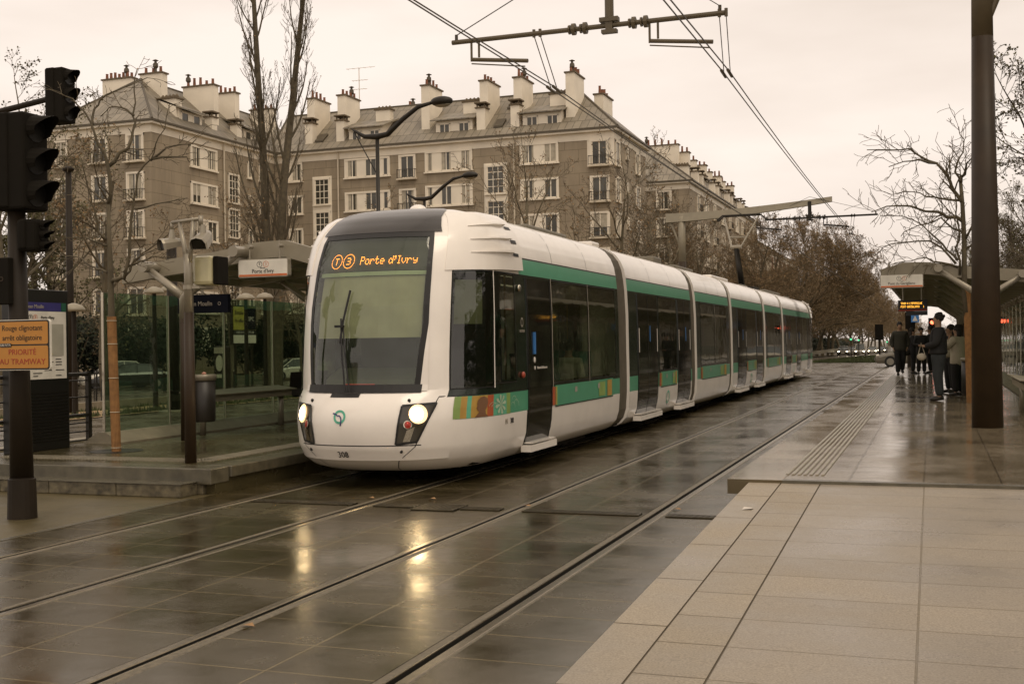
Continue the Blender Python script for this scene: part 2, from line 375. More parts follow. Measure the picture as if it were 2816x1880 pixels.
# left street side
sheet('cycle_path', [-14.2, -12.1], [11.9, 84], lambda x, y: 0.0, ASPHL)
mb = MB(); mb.box(-14.5, -14.2, 11.9, 200, -.3, .12); tag(mb.build('kerb', MATS['concrete']), kind='structure')
sheet('side_road', [-19.5, -14.5], lin(11.9, 84, 8), lambda x, y: 0.01, ROAD)
sheet('sand_strip', lin(-29.5, -19.5, 6), lin(11.9, 84, 12), lambda x, y: gz(x, y)+.03, MATS['sand'])
sheet('street_left', [-54, -40, -29.8], lin(-6, 84, 6), lambda x, y: -.59, ROAD)
sheet('far_pavement', [-56, -54], lin(-6, 84, 6), lambda x, y: -.45, ASPHL)
mb = MB(); mb.box(-29.8, -29.5, 0, 70, -.6, -.25); tag(mb.build('low_kerb_wall', MATS['concrete']), kind='structure')
sheet('square', [-56, -24], lin(84, 130, 3), lambda x, y: gz(x, y)-.02, ASPHL)
# boulevard beyond the crossing
ysf = [84, 110, 140, 180, 230, 250, 300, 500, 1400]
sheet('boulevard_road', [-14.2, -9.3], ysf, lambda x, y: far_drop(y)-.02, ROAD)
sheet('boulevard_pavement', [-30, -14.2], ysf, lambda x, y: far_drop(y)+.08, ASPHL)
sheet('right_road', [3.4, 12], [-6, 84, 500], lambda x, y: far_drop(y)+.0, ROAD)
sheet('right_pavement', [12, 40], [-6, 84, 500], lambda x, y: far_drop(y)+.1, ASPHL)
random.seed(11)
xs = [-9.3, 1.5]
mb = MB()
for a, b in zip(ysf, ysf[1:]):
    mb.quad((xs[0], a, far_drop(a)+.02), (xs[1], a, far_drop(a)+.02), (xs[1], b, far_drop(b)+.02), (xs[0], b, far_drop(b)+.02))
for k in range(9000):
    y = 84+(random.random()**2)*90; x = random.uniform(-9.3, 1.5); h = random.uniform(.06, .14); z = far_drop(y)+.02; a = random.random()*3
    dx, dy = .05*cos(a), .05*sin(a); mb.add([(x-dx, y-dy, z), (x+dx, y+dy, z), (x+random.uniform(-.05, .05), y, z+h)], [(0, 1, 2)])
tag(mb.build('grass_strip', MATS['grass'], fix=False), 'green grass strip between the tracks beyond the crossing', 'grass', kind='stuff')
mb = MB()
for k in range(5000):
    if k % 2: x = -29.3+random.gauss(0, .5)-.1; y = random.uniform(14, 60)
    else: x = random.gauss(-20.6, .35); y = random.uniform(16, 48)
    if x < -29.9: continue
    h = random.uniform(.05, .2); z = gz(x, y)+.02; a = random.random()*3
    dx, dy = .04*cos(a), .04*sin(a); mb.add([(x-dx, y-dy, z), (x+dx, y+dy, z), (x+random.uniform(-.05, .05), y, z+h)], [(0, 1, 2)])
tag(mb.build('verge_grass', MATS['grass_blade'], fix=False), 'thin grass growing along the sandy strip behind the left shelter', 'grass', kind='stuff')
# loose leaves on the paving
mat("dead_leaf", (.30, .17, .07), .7)
random.seed(3)
for k, (x, y, lab) in enumerate([(-4.0, 11.42, 'curled brown leaf lying just behind the long drain'), (-2.45, 11.55, 'dark leaf lying beside the near rail by the platform end'), (-5.9, 11.6, 'small pale leaf lying in front of the tram'), (-3.95, 6.1, 'flat pale leaf lying between the rails at the bottom of the photo'), (-5.2, 11.7, 'yellowish leaf lying right of the tram nose')]):
    mb = MB(); s = .05; mb.add([(x-s, y, .006), (x-s*.3, y-s*.6, .02), (x+s, y, .008), (x+s*.3, y+s*.6, .024), (x, y, .016)], [(0, 1, 4), (1, 2, 4), (2, 3, 4), (3, 0, 4)])
    tag(mb.build('fallen_leaf', MATS['dead_leaf']), lab, 'leaf', 'fallen leaves on the paving')
# ---------------- tram ----------------
mat("tram_white", (.88, .82, .735), .26, var=.045, scale=2.2, coat=.5)
mat("tram_green", (.085, .33, .19), .3, var=.05, coat=.4)
mat("tram_dark", (.012, .020, .012), .18, var=.1, coat=.3)
mat("tram_black", (.028, .023, .017), .22, var=.15, coat=.3)
mat("seal", (.008, .007, .005), .5)
mat("bellows", (.10, .085, .06), .6, var=.15)
mat("door_glass", (.012, .012, .008), .05, var=.2, spec=.8)
mat("stripe_red", (.42, .10, .04), .4); mat("stripe_gold", (.45, .27, .06), .4); mat("stripe_lime", (.25, .36, .10), .4)
mat("stripe_skin", (.20, .10, .05), .5); mat("stripe_pale", (.45, .55, .38), .4); mat("stripe_teal", (.12, .42, .26), .4)
mat("lamp_on", (1, .9, .7), .3, em=(1, .76, .42), es=42); mat("lamp_glow", (.8, .6, .35), .3, em=(1, .62, .28), es=1.6)
mat("lamp_housing", (.045, .038, .025), .12, coat=.5); mat("lamp_red", (.25, .02, .01), .15, em=(.5, .04, .02), es=.12)
mat("chrome", (.55, .5, .4), .15, metal=1)
mat("blind", (.46, .45, .335), .7, em=(.3, .36, .24), es=.0); mat("cab_inner", (.02, .022, .015), .8); mat("cab_grey", (.10, .11, .075), .7)
mat("led_amber", (1, .4, .05), .4, em=(1, .30, .035), es=7); mat("led_panel", (.03, .034, .022), .5)
mat("seat_teal", (.045, .17, .125), .7, var=.2); mat("bar_yellow", (.45, .30, .04), .35); mat("inner_floor", (.05, .045, .035), .6); mat("inner_wall", (.22, .21, .16), .6)
mat("roof_grey", (.16, .14, .10), .5, var=.2); mat("text_black", (.012, .010, .008), .5); mat("text_grey", (.35, .31, .25), .5)
mat("logo_green", (.10, .42, .28), .4); mat("logo_blue", (.04, .035, .16), .4); mat("sticker_blue", (.05, .20, .5), .4); mat("white_mark", (.7, .65, .57), .4)
mat("buffer_red", (.35, .06, .03), .3)
TG = glass("tram_glass", (.010, .012, .007), .45, tint=(.60, .66, .5)); WG = glass("windscreen_glass", (.10, .12, .08), .22, tint=(.80, .84, .70))
XC = -6.48; YC = 13.9; NEXP = 2.35
PW = [(.18, 1.05), (.24, 1.16), (.34, 1.25), (.5, 1.30), (.8, 1.322), (1.07, 1.325), (2.2, 1.318), (2.62, 1.300), (2.83, 1.280), (3.0, 1.25), (3.15, 1.19), (3.28, 1.09), (3.38, .93), (3.43, .72), (3.46, .3), (3.465, 0)]
YN = [(.18, 12.75), (.24, 12.5), (.34, 12.33), (.5, 12.24), (.8, 12.22), (1.0, 12.27), (1.10, 12.36), (1.16, 12.44), (1.6, 12.47), (2.2, 12.58), (2.7, 12.74), (3.0, 12.90), (3.15, 13.03), (3.28, 13.2), (3.38, 13.42), (3.43, 13.6), (3.46, 13.8), (3.465, 13.9)]
def itp(tb, x):
    if x <= tb[0][0]: return tb[0][1]
    for (a, va), (b, vb) in zip(tb, tb[1:]):
        if x <= b: return va+(vb-va)*(x-a)/(b-a)
    return tb[-1][1]
_tab = []; s_ = 0; pv = None
for i in range(401):
    ph = pi/2*i/400; X = sin(ph)**.8; Yd = sqrt(max(0, 1-X**NEXP)) if X < 1 else 0
    p = (X*1.325, (1-Yd)*1.5)
    if pv: s_ += math.hypot(p[0]-pv[0], p[1]-pv[1])
    pv = p; _tab.append((s_, X, Yd))
TT = s_
def tX(x):
    X = x/1.325
    for a, b in zip(_tab, _tab[1:]):
        if b[1] >= X: return a[0]+(b[0]-a[0])*(X-a[1])/(b[1]-a[1])
    return TT
def tY(y, z=1.9):
    if y >= YC: return TT+y-YC
    n = itp(YN, z)
    for (t, X, Yd) in _tab:
        if YC-(YC-n)*Yd >= y: return t
    return TT
def raw(t, z):
    s = 1 if t >= 0 else -1; t = abs(t); W = itp(PW, z)
    if t >= TT: return Vector((XC+s*W, YC+t-TT, z))
    lo = int(t/TT*400); 
    import bisect
    i = max(1, min(400, bisect.bisect_left(_tab, (t,))))
    a, b = _tab[i-1], _tab[i]; k = (t-a[0])/(b[0]-a[0]) if b[0] > a[0] else 0
    X = a[1]+(b[1]-a[1])*k; Yd = a[2]+(b[2]-a[2])*k
    return Vector((XC+s*W*X, YC-(YC-itp(YN, z))*Yd, z))
FLIP = 33.98*2   # mirror plane sum for the rear cab
def TP(t, z, off=0, flip=False):
    p = raw(t, z)
    if off:
        e = .01; dt = raw(t+e, z)-raw(t-e, z); dz = raw(t, z+e)-raw(t, max(.18, z-e))
        n = dt.cross(dz)
        if n.length > 1e-9:
            n.normalize()
            if n.dot(Vector((p.x-XC, p.y-15.5 if abs(t) < TT else 0, 0))) < 0: n = -n
            p = p + n*off
    if flip: p = Vector((p.x, FLIP-p.y, p.z))
    return p
def patch(mb, c, nu=6, nv=6, off=0., flip=False, thick=0):
    # c: 4 corners (t,z): bl, br, tr, tl
    g = []
    for j in range(nv+1):
        for i in range(nu+1):
            u, v = i/nu, j/nv
            t = (c[0][0]*(1-u)+c[1][0]*u)*(1-v)+(c[3][0]*(1-u)+c[2][0]*u)*v
            z = (c[0][1]*(1-u)+c[1][1]*u)*(1-v)+(c[3][1]*(1-u)+c[2][1]*u)*v
            o = off(u, v) if callable(off) else off
            g.append(TP(t, z, o, flip))
    n = nu+1
    mb.add(g, [(j*n+i, j*n+i+1, (j+1)*n+i+1, (j+1)*n+i) for j in range(nv) for i in range(nu)])
    if thick:
        g2 = []
        for j in range(nv+1):
            for i in range(nu+1):
                if i in (0, nu) or j in (0, nv):
                    u, v = i/nu, j/nv
                    t = (c[0][0]*(1-u)+c[1][0]*u)*(1-v)+(c[3][0]*(1-u)+c[2][0]*u)*v; z = (c[0][1]*(1-u)+c[1][1]*u)*(1-v)+(c[3][1]*(1-u)+c[2][1]*u)*v
                    o = off(u, v) if callable(off) else off
                    g2.append(((i, j), g[j*n+i], TP(t, z, o-thick, flip)))
        d = {k: (a, b) for k, a, b in g2}
        ring = [(i, 0) for i in range(nu)]+[(nu, j) for j in range(nv)]+[(i, nv) for i in range(nu, 0, -1)]+[(0, j) for j in range(nv, 0, -1)]
        for a, b in zip(ring, ring[1:]+ring[:1]): mb.quad(d[a][0], d[b][0], d[b][1], d[a][1])
    return mb
def rect(mb, t0, t1, z0, z1, off=0., flip=False, thick=0, st=.25):
    return patch(mb, [(t0, z0), (t1, z0), (t1, z1), (t0, z1)], max(1, int(abs(t1-t0)/st)+1), max(1, int((z1-z0)/st)+1), off, flip, thick)
tram = thing('tram', 'long white and green articulated tram with lit headlights standing at the left platform', 'tram', (XC, 12.4, 0))
def shell(name, tr, openings, colour, lines_t=(), lines_z=(), mats=None, flip=False, sides=(1, -1), cap=()):
    mb = MB()
    zl = sorted(set([z for z, _ in PW]+list(lines_z)+[z for o in openings for z in o[2:4]]+[.9, 1.4, 1.8, 2.4, 2.72, 3.08]))
    zl = [z for i, z in enumerate(zl) if i == 0 or z-zl[i-1] > 1e-6]
    for s in sides:
        t0, t1 = tr
        n = max(1, int((min(t1, TT)-t0)/.10)) if t0 < TT else 0
        ts = [t0+(min(t1, TT)-t0)*i/n for i in range(n+1)] if n else [t0]
        if t1 > TT: ts += [max(t0, TT)+(t1-max(t0, TT))*i/8 for i in range(1, 9)]
        ts = sorted(set(ts+[t for t in lines_t if t0 < t < t1]+[t for o in openings for t in o[:2] if t0 < t < t1]))
        for a, b in zip(ts, ts[1:]):
            if b-a < 1e-6: continue
            for c, d in zip(zl, zl[1:]):
                tm, zm = (a+b)/2, (c+d)/2
                if any(o[0] < tm < o[1] and o[2] < zm < o[3] for o in openings): continue
                mb.m = colour(tm, zm, s)
                v = [TP(s*a, c, 0, flip), TP(s*b, c, 0, flip), TP(s*b, d, 0, flip), TP(s*a, d, 0, flip)]
                mb.add(v, [(0, 1, 2, 3)])
    mb.m = 0
    for (y, inv) in cap:    # end walls closing a module, with the gangway hole left open
        t = TT+y-YC
        for s in sides:
            for c, d in zip(zl, zl[1:]):
                A = TP(s*t, c, 0, flip); B = TP(s*t, d, 0, flip)
                w_ = .65 if .4 < c < 2.3 else 0
                if w_: mb.quad((XC+s*w_, A.y, c), A, B, (XC+s*w_, A.y, d))
                else: mb.quad((XC, A.y, c), A, B, (XC, A.y, d))
    return mb.build(name, mats, tram, smooth='auto', fix=True)
BM = [MATS['tram_white'], MATS['tram_green'], MATS['tram_dark'], MATS['tram_black']]
tW = tX(.80); tS = tX(1.0)       # windscreen half width, start of cab side window
Y0 = YC-TT
def ty(y): return TT+y-YC if y >= YC else tY(y)
y_div, y_w2, y_pan, y_d1, y_w3, y_w3b, y_end = 13.62, 14.33, 14.80, 15.88, 17.80, 19.45, 19.72
def col1(t, z, s):
    if t < tW and z > 3.10: return 3
    if z > 3.10: return 0
    if t < tS: return 0
    if 2.62 < z < 2.83 and t > ty(14.6): return 1
    if 1.07 < z < 2.62: return 2
    if .80 < z < 1.07 and t > tX(1.08): return 1
    if .30 < z <= 1.07 and ty(y_pan) < t < ty(y_d1): return 2
    return 0
op1 = [(-.01, tW-.03, 1.20, 3.04), (tS+.05, ty(y_div)-.03, 1.20, 2.57), (ty(y_div)+.04, ty(y_w2), 1.24, 2.57), (ty(y_pan)+.07, ty(y_d1)-.07, .45, 2.55), (ty(y_d1)+.08, ty(y_w3)-.02, 1.16, 2.56), (ty(y_w3)+.02, ty(y_w3b), 1.16, 2.56)]
def panes(ops, flip=False, right_only=False, doors=()):
    for k, o in enumerate(ops):
        for s in ((1,) if right_only else (1, -1)):
            mb = MB(); rect(mb, s*(o[0]-.03), s*(o[1]+.03), o[2]-.03, o[3]+.03, .004, flip)
            p = mb.build('door_pane' if k in doors else 'window', MATS['door_glass'] if k in doors else TG, tram)
            if k not in doors:
                m2 = MB()
                for (a, b, c, d) in ((o[0]-.045, o[0]-.03, o[2]-.045, o[3]+.045), (o[1]+.03, o[1]+.045, o[2]-.045, o[3]+.045), (o[0]-.03, o[1]+.03, o[2]-.045, o[2]-.03), (o[0]-.03, o[1]+.03, o[3]+.03, o[3]+.045)):
                    rect(m2, s*a, s*b, c, d, .010, flip)
                m2.build('frame', MATS['seal'], p)
def te(z): return tX(min(1.10, (.815-.42*max(0, z-3.08))*1.325/max(.3, itp(PW, z))))
def cab(flip=False):
    shell('cab_body', (0, ty(y_end)), op1, col1, [tW, tS, tX(1.08), ty(14.6), ty(y_pan), ty(y_d1)], [1.07, .3, 3.10], BM, flip, cap=((y_end, 1),))
    # windscreen
    mb = MB(); rect(mb, -tW+.03, tW-.03, 1.20, 3.04, .006, flip, st=.12); ws = mb.build('windscreen', WG, tram, smooth=True)
    mb = MB()
    for (a, b, c, d) in ((-tW, -tW+.07, 1.95, 3.10), (tW-.07, tW, 1.95, 3.10), (-tW+.06, tW-.06, 1.13, 1.235), (-tW+.06, tW-.06, 3.02, 3.11)): rect(mb, a, b, c, d, .009, flip, st=.12)
    tb = tX(.725)
    for s in (1, -1): patch(mb, [(s*(tb-.07), 1.14), (s*tb, 1.14), (s*tW, 1.96), (s*(tW-.07), 1.96)], 2, 10, .009, flip)
    mb.build('rubber_frame', MATS['seal'], ws)
    for s in (1, -1): mb = MB(); patch(mb, [(s*tb, 1.145), (s*(tW+.01), 1.145), (s*(tW+.01), 1.95), (s*tW, 1.95)], 2, 10, .0095, flip); mb.build('corner_fillet', MATS['tram_white'], tram)
    # black glossy brow
    mb = MB(); zz = [3.085, 3.12, 3.16, 3.20, 3.24, 3.28, 3.32, 3.36, 3.39, 3.41, 3.43, 3.445, 3.455]
    for za, zb in zip(zz, zz[1:]): patch(mb, [(-te(za), za), (te(za), za), (te(zb), zb), (-te(zb), zb)], 30, 1, .012, flip)
    mb.build('front_roof', MATS['tram_black'], tram, smooth=True)
    panes(op1[1:3], flip); panes(op1[4:6], flip)
    for s in (1, -1):
        mb = MB(); rect(mb, s*(ty(y_pan)+.03), s*(ty(y_d1)-.03), .36, 2.58, .012, flip, thick=.02); d = mb.build('door', MATS['door_glass'], tram)
        m2 = MB(); 
        for a in (ty(y_pan)+.03, ty(y_d1)-.05): rect(m2, s*a, s*(a+.02), .36, 2.58, .018, flip)
        m2.build('seal', MATS['seal'], d)
        mb = MB(); a, b = ty(y_pan)-.02, ty(y_d1)+.04
        ya_, yb_ = YC+a-TT, YC+b-TT; ya_, yb_ = (FLIP-yb_, FLIP-ya_) if flip else (ya_, yb_); xs_ = sorted((XC+s*1.23, XC+s*1.375)); mb.box(xs_[0], xs_[1], ya_, yb_, .235, .325); mb.box(xs_[0], xs_[1], ya_+.06, yb_-.06, .345, .36); mb.build('door_step', MATS['tram_white'], tram)
        # white corner post between windscreen and side window is body; thin light divider bar
        mb = MB(); rect(mb, s*(ty(y_div)-.012), s*(ty(y_div)+.012), 1.15, 2.62, .016, flip); mb.build('divider_bar', MATS['tram_white'], tram)
        for a_, b_ in ((ty(y_w3)-.010, ty(y_w3)+.010), (ty(y_d1)+.02, ty(y_d1)+.045)): mb = MB(); rect(mb, s*a_, s*b_, 1.07, 2.62, .014, flip); mb.build('divider_bar', MATS['text_grey'], tram)
    # air intake shoulders
    for s in (1, -1):
        t0, t1 = tX(.815), ty(14.62)
        mb = MB(); c = [(s*(tX(.93)), 2.60), (s*t1, 2.66), (s*t1, 3.36), (s*(te(3.35)+.02), 3.35)]
        patch(mb, c, 14, 10, lambda u, v: .012+.05*u, flip, thick=.03); sh = mb.build('shoulder_cover', MATS['tram_white'], tram, smooth='auto')
        for k, z in enumerate((2.82, 2.985, 3.15)):
            m2 = MB(); a, b = ty(13.18), ty(14.28)
            patch(m2, [(s*a, z+.005), (s*b, z+.045), (s*b, z+.085), (s*a, z+.012)], 8, 2, lambda u, v: .032+.072*u, flip, thick=.08); m2.build('fin', MATS['tram_white'], sh)
            m2 = MB(); patch(m2, [(s*ty(14.30), z+.01), (s*ty(14.5), z+.01), (s*ty(14.5), z+.05), (s*ty(14.30), z+.05)], 2, 1, .062, flip); m2.build('slot', MATS['seal'], sh)
    # lower front: seams
    mb = MB()
    for s in (1, -1):
        pts = [(.93, 1.075), (.86, .8), (.74, .5), (.56, .33), (.50, .19)]
        for (x0, z0), (x1, z1) in zip(pts, pts[1:]):
            patch(mb, [(s*tX(x0)-.006, z0), (s*tX(x0)+.006, z0), (s*tX(x1)+.006, z1), (s*tX(x1)-.006, z1)], 1, 3, .003, flip)
    patch(mb, [(-tX(.80), .515), (tX(.80), .515), (tX(.80), .527), (-tX(.80), .527)], 16, 1, .003, flip)
    mb.build('panel_gap', MATS['seal'], tram)
    for s in (1, -1): mb = MB(); rect(mb, s*tX(.93), s*ty(y_pan), 1.072, 1.085, .003, flip); mb.build('panel_gap', MATS['seal'], tram)
    for (x, z) in ((-.62, 1.045), (.66, 1.045), (-.64, .46), (.60, .45)):
        mb = MB(); c = TP(math.copysign(tX(abs(x)), x), z, .002, flip); mb.ball(c, .022, 1, .3, 1); mb.build('bolt_hole', MATS['seal'], tram)
    # wiper recess
    mb = MB(); rect(mb, -.20-.14, .20-.14, 1.085, 1.13, .004, flip, st=.1); mb.build('wiper_recess', MATS['seal'], tram)
    # headlights
    for s in (1, -1):
        c = [(s*tX(.56), .54), (s*tX(.75), .55), (s*tX(.90), 1.00), (s*tX(.60), .985)]
        c = [(s*tX(.545), .535), (s*tX(.76), .56), (s*tX(.925), 1.005), (s*tX(.60), .985)]
        mb = MB(); patch(mb, c, 8, 8, .006, flip); h = mb.build('headlight', MATS['lamp_housing'], tram, smooth=True)
        m2 = MB()
        def edge(a, b, wd=.012):
            patch(m2, [(a[0]-s*wd, a[1]), (a[0]+s*wd, a[1]), (b[0]+s*wd, b[1]), (b[0]-s*wd, b[1])], 1, 6, .010, flip) if abs(a[1]-b[1]) > .2 else patch(m2, [(a[0], a[1]-wd), (b[0], b[1]-wd), (b[0], b[1]+wd), (a[0], a[1]+wd)], 6, 1, .010, flip)
        for i in range(4): edge(c[i], c[(i+1) % 4])
        m2.build('rim', MATS['seal'], h)
        tc_, zc = s*tX(.765), .885
        p = TP(tc_, zc, .008, flip); q = TP(tc_, zc, .06, flip); n = (q-p).normalized()
        a = n.cross(Vector((0, 0, 1))).normalized(); b = a.cross(n)
        def disc(mbx, ce, r, o=0., seg=20):
            vs = [ce+n*(o+.012)]+[ce+(a*cos(2*pi*k/seg)+b*sin(2*pi*k/seg))*r+n*o for k in range(seg)]
            mbx.add(vs, [(0, 1+k, 1+(k+1) % seg) for k in range(seg)])
        lit = not flip
        m3 = MB(); disc(m3, p, .115, .004); m3.build('reflector', MATS['lamp_glow'] if lit else MATS['chrome'], h)
        m3 = MB(); disc(m3, p+a*(.018)*1, .080, .012); m3.build('lamp', MATS['lamp_on'] if lit else MATS['lamp_red'], h)
        p2 = TP(s*tX(.67), .765, .010, flip); m3 = MB(); disc(m3, p2, .052, .002); m3.build('chrome_ring', MATS['chrome'], h); m3 = MB(); disc(m3, p2, .042, .006); m3.build('red_lamp', MATS['lamp_red'], h)
        m3 = MB(); patch(m3, [(s*tX(.62), .565), (s*tX(.69), .565), (s*tX(.74), .74), (s*tX(.66), .70)], 2, 3, .010, flip); m3.build('reflector_strip', MATS['chrome'], h)
cab(False)
# rear cab (same shell mirrored)
cab(True)
# wiper
mb = MB()
def wp(x, z, off): return TP(math.copysign(tX(abs(x)), x), z, off)
mb.tube([wp(-.13, 1.12, .03), wp(-.19, 1.6, .06), wp(-.235, 2.02, .06)], .011, 6); mb.tube([wp(-.07, 1.12, .03), wp(-.155, 1.62, .055), wp(-.21, 1.98, .055)], .009, 6)
mb.tube([wp(-.245, 1.72, .035), wp(-.215, 2.0, .04), wp(-.16, 2.36, .04)], .014, 6); mb.box(-6.77, -6.66, 12.42, 12.47, 1.92, 1.95)
mb.build('wiper', MATS['seal'], tram)
# inside the front cab
mb = MB(); rect(mb, -tX(.70), tX(.74), 1.80, 2.56, -.05, st=.2); mb.build('sun_blind', MATS['blind'], tram)
mb = MB(); rect(mb, -tX(.74), tX(.76), 2.56, 2.61, -.03, st=.2); mb.build('blind_rail', MATS['stripe_pale'], tram)
mb = MB(); rect(mb, -tX(.76), tX(.76), 2.62, 3.05, -.03, st=.2); mb.build('display_board', MATS['led_panel'], tram)
mb = MB(); mb.prism([(12.75, .9), (13.4, .9), (13.4, 1.35), (13.15, 1.42), (12.8, 1.28)], 'x', -7.1, -5.9); mb.build('dashboard', MATS['cab_grey'], tram)
mb = MB(); mb.box(-6.68, -6.28, 13.7, 13.85, 1.2, 1.95); mb.box(-6.7, -6.26, 13.3, 13.8, 1.05, 1.2); mb.build('driver_seat', MATS['cab_inner'], tram)
mb = MB(); mb.box(-7.6, -5.5, 14.72, 14.76, .4, 3.2); mb.build('cab_bulkhead', MATS['cab_inner'], tram)
mb = MB(); mb.box(-6.75, -6.35, 12.62, 12.64, 1.21, 1.235); mb.build('dash_lamp', mat('dash_red', (.4, .03, .02), .5, em=(.8, .08, .05), es=.5), tram)
for s in (1,):
    mb = MB(); rect(mb, tX(1.03), ty(13.45), 1.95, 2.5, -.05, st=.2); mb.build('side_blind', MATS['blind'], tram)
# LED destination
FONT = {'P':'11110 10001 10001 11110 10000 10000 10000','o':'00000 00000 01110 10001 10001 10001 01110','r':'00000 00000 10110 11001 10000 10000 10000','t':'01000 01000 11110 01000 01000 01001 00110','e':'00000 00000 01110 10001 11111 10000 01110','d':'00001 00001 01101 10011 10001 10011 01101',"'":'110 110 010 100 000 000 000','I':'111 010 010 010 010 010 111','v':'00000 00000 10001 10001 10001 01010 00100','y':'00000 00000 10001 10001 01111 00001 01110','T':'11111 00100 00100 00100 00100 00100 00100','3':'11110 00001 00001 01110 00001 00001 11110',
'R':'11110 10001 10001 11110 10100 10010 10001','A':'01110 10001 10001 11111 10001 10001 10001','M':'10001 11011 10101 10101 10001 10001 10001','L':'10000 10000 10000 10000 10000 10000 11111','O':'01110 10001 10001 10001 10001 10001 01110','C':'01110 10001 10000 10000 10000 10001 01110','H':'10001 10001 10001 11111 10001 10001 10001','E':'11111 10000 10000 11110 10000 10000 11111','N':'10001 11001 10101 10011 10001 10001 10001','G':'01110 10001 10000 10111 10001 10001 01111','1':'010 110 010 010 010 010 111',' ':'000 000 000 000 000 000 000','U':'10001 10001 10001 10001 10001 10001 01110','D':'11110 10001 10001 10001 10001 10001 11110'}
def dots(s, bold=True):
    out = []; x = 0
    for ch in s:
        rows = FONT[ch].split()
        for j, r in enumerate(rows):
            for i, c in enumerate(r):
                if c == '1': out.append((x+i, 6-j)); 
        x += len(rows[0])+1
    return out, x-1
mb = MB(); PT = .0130
def led(x, z):
    t = math.copysign(tX(abs(x)), x); a = TP(t, z, -.012); e = TP(t+.0085, z, -.012); u = TP(t, z+.0085, -.012)
    d1 = (e-a)/2; d2 = (u-a)/2; nrm = d1.cross(d2).normalized()
    mb.add([a-d1-d2, a+d1-d2, a+d1+d2, a-d1+d2], [(0, 1, 2, 3)])
dd, wd = dots("Porte d'Ivry")
for (i, j) in dd: led(-.105+i*.745/wd, 2.70+j*.0150)
for cx, ch in ((-.475, 'T'), (-.285, '3')):
    for k in range(30): led(cx+.082*cos(2*pi*k/30), 2.745+.088*sin(2*pi*k/30))
    dd, wd = dots(ch)
    for (i, j) in dd: led(cx-.024+i*.012, 2.707+j*.0128)
mb.build('destination_sign', MATS['led_amber'], tram, fix=False)
# emblem on the nose: green ring with a blue river line
mb = MB()
def fp(x, z, o=.004): return TP(math.copysign(tX(max(abs(x), 1e-4)), x), z, o)
def ring(mb, cx, cz, r0, r1, f, n=28, o=.004, a0=0, a1=2*pi):
    for k in range(n):
        a, b = a0+(a1-a0)*k/n, a0+(a1-a0)*(k+1)/n
        mb.quad(f(cx+r0*cos(a), cz+r0*sin(a), o), f(cx+r1*cos(a), cz+r1*sin(a), o), f(cx+r1*cos(b), cz+r1*sin(b), o), f(cx+r0*cos(b), cz+r0*sin(b), o))
ring(mb, -.14, .86, .055, .082, fp); em = mb.build('emblem', MATS['logo_green'], tram, fix=False)
mb = MB(); P_ = [(-.235, .90), (-.20, .895), (-.165, .87), (-.14, .875), (-.115, .84), (-.115, .79), (-.125, .755)]
for (a, b), (c, d) in zip(P_, P_[1:]):
    n_ = Vector((-(d-b), c-a)).normalized()*.008
    mb.quad(fp(a-n_.x, b-n_.y, .007), fp(c-n_.x, d-n_.y, .007), fp(c+n_.x, d+n_.y, .007), fp(a+n_.x, b+n_.y, .007))
mb.build('river_line', MATS['logo_blue'], em, fix=False)
q = TP(-.13, .41, .006); q2 = TP(-.13, .41, .1)
text_mesh("308", .115, 'fleet_number', MATS['text_black'], tram, face_mat(q, q2-q), sx=.85)
tt = ty(14.2); q = TP(tt, .70, .006); text_mesh("308", .10, 'fleet_number', MATS['text_black'], tram, face_mat(q, (1, 0, 0)), sx=.85)
q = TP(ty(14.0), .70, .006); text_mesh("M1", .10, 'module_mark', MATS['text_grey'], tram, face_mat(q, (1, 0, 0)), sx=.8)
# maker's ring and small marks beside the door
mb = MB()
def sp_(y, z, o=.006): return TP(ty(y), z, o)
for k in range(20):
    a, b = 2*pi*k/20, 2*pi*(k+1)/20; c0, c1 = .035, .05
    mb.quad(sp_(14.63+c0*cos(a), 1.98+c0*1.3*sin(a)), sp_(14.63+c1*cos(a), 1.98+c1*1.3*sin(a)), sp_(14.63+c1*cos(b), 1.98+c1*1.3*sin(b)), sp_(14.63+c0*cos(b), 1.98+c0*1.3*sin(b)))
mb.build('maker_emblem', MATS['text_grey'], tram, fix=False)
text_mesh("ALSTOM", .05, 'maker_name', MATS['text_grey'], tram, face_mat(TP(ty(14.63), 1.86, .006), (1, 0, 0)))
mb = MB(); mb.ball(sp_(14.52, 2.43, .02), .05, .5, 1, 1); mb.build('marker_lamp', MATS['chrome'], tram, smooth=True)
mb = MB(); mb.ball(sp_(14.60, 1.28, .02), .045, .6, 1, 1); mb.build('door_button', MATS['buffer_red'], tram, smooth=True)
text_mesh("Réservé à la descente", .05, 'door_notice', MATS['white_mark'], tram, face_mat(TP(ty(15.42), 1.36, .016), (1, 0, 0)))
mb = MB(); mb.box(-5.16, -5.128, 15.06, 15.12, 1.55, 1.85); mb.build('door_sticker', MATS['sticker_blue'], tram)
mb = MB(); mb.ball((-5.14, 15.09, 1.47), .035, .3, 1, 1.2); mb.ball((-5.14, 15.1, 1.36), .022, .3, 1, 1.2); mb.build('door_sticker', MATS['white_mark'], tram)
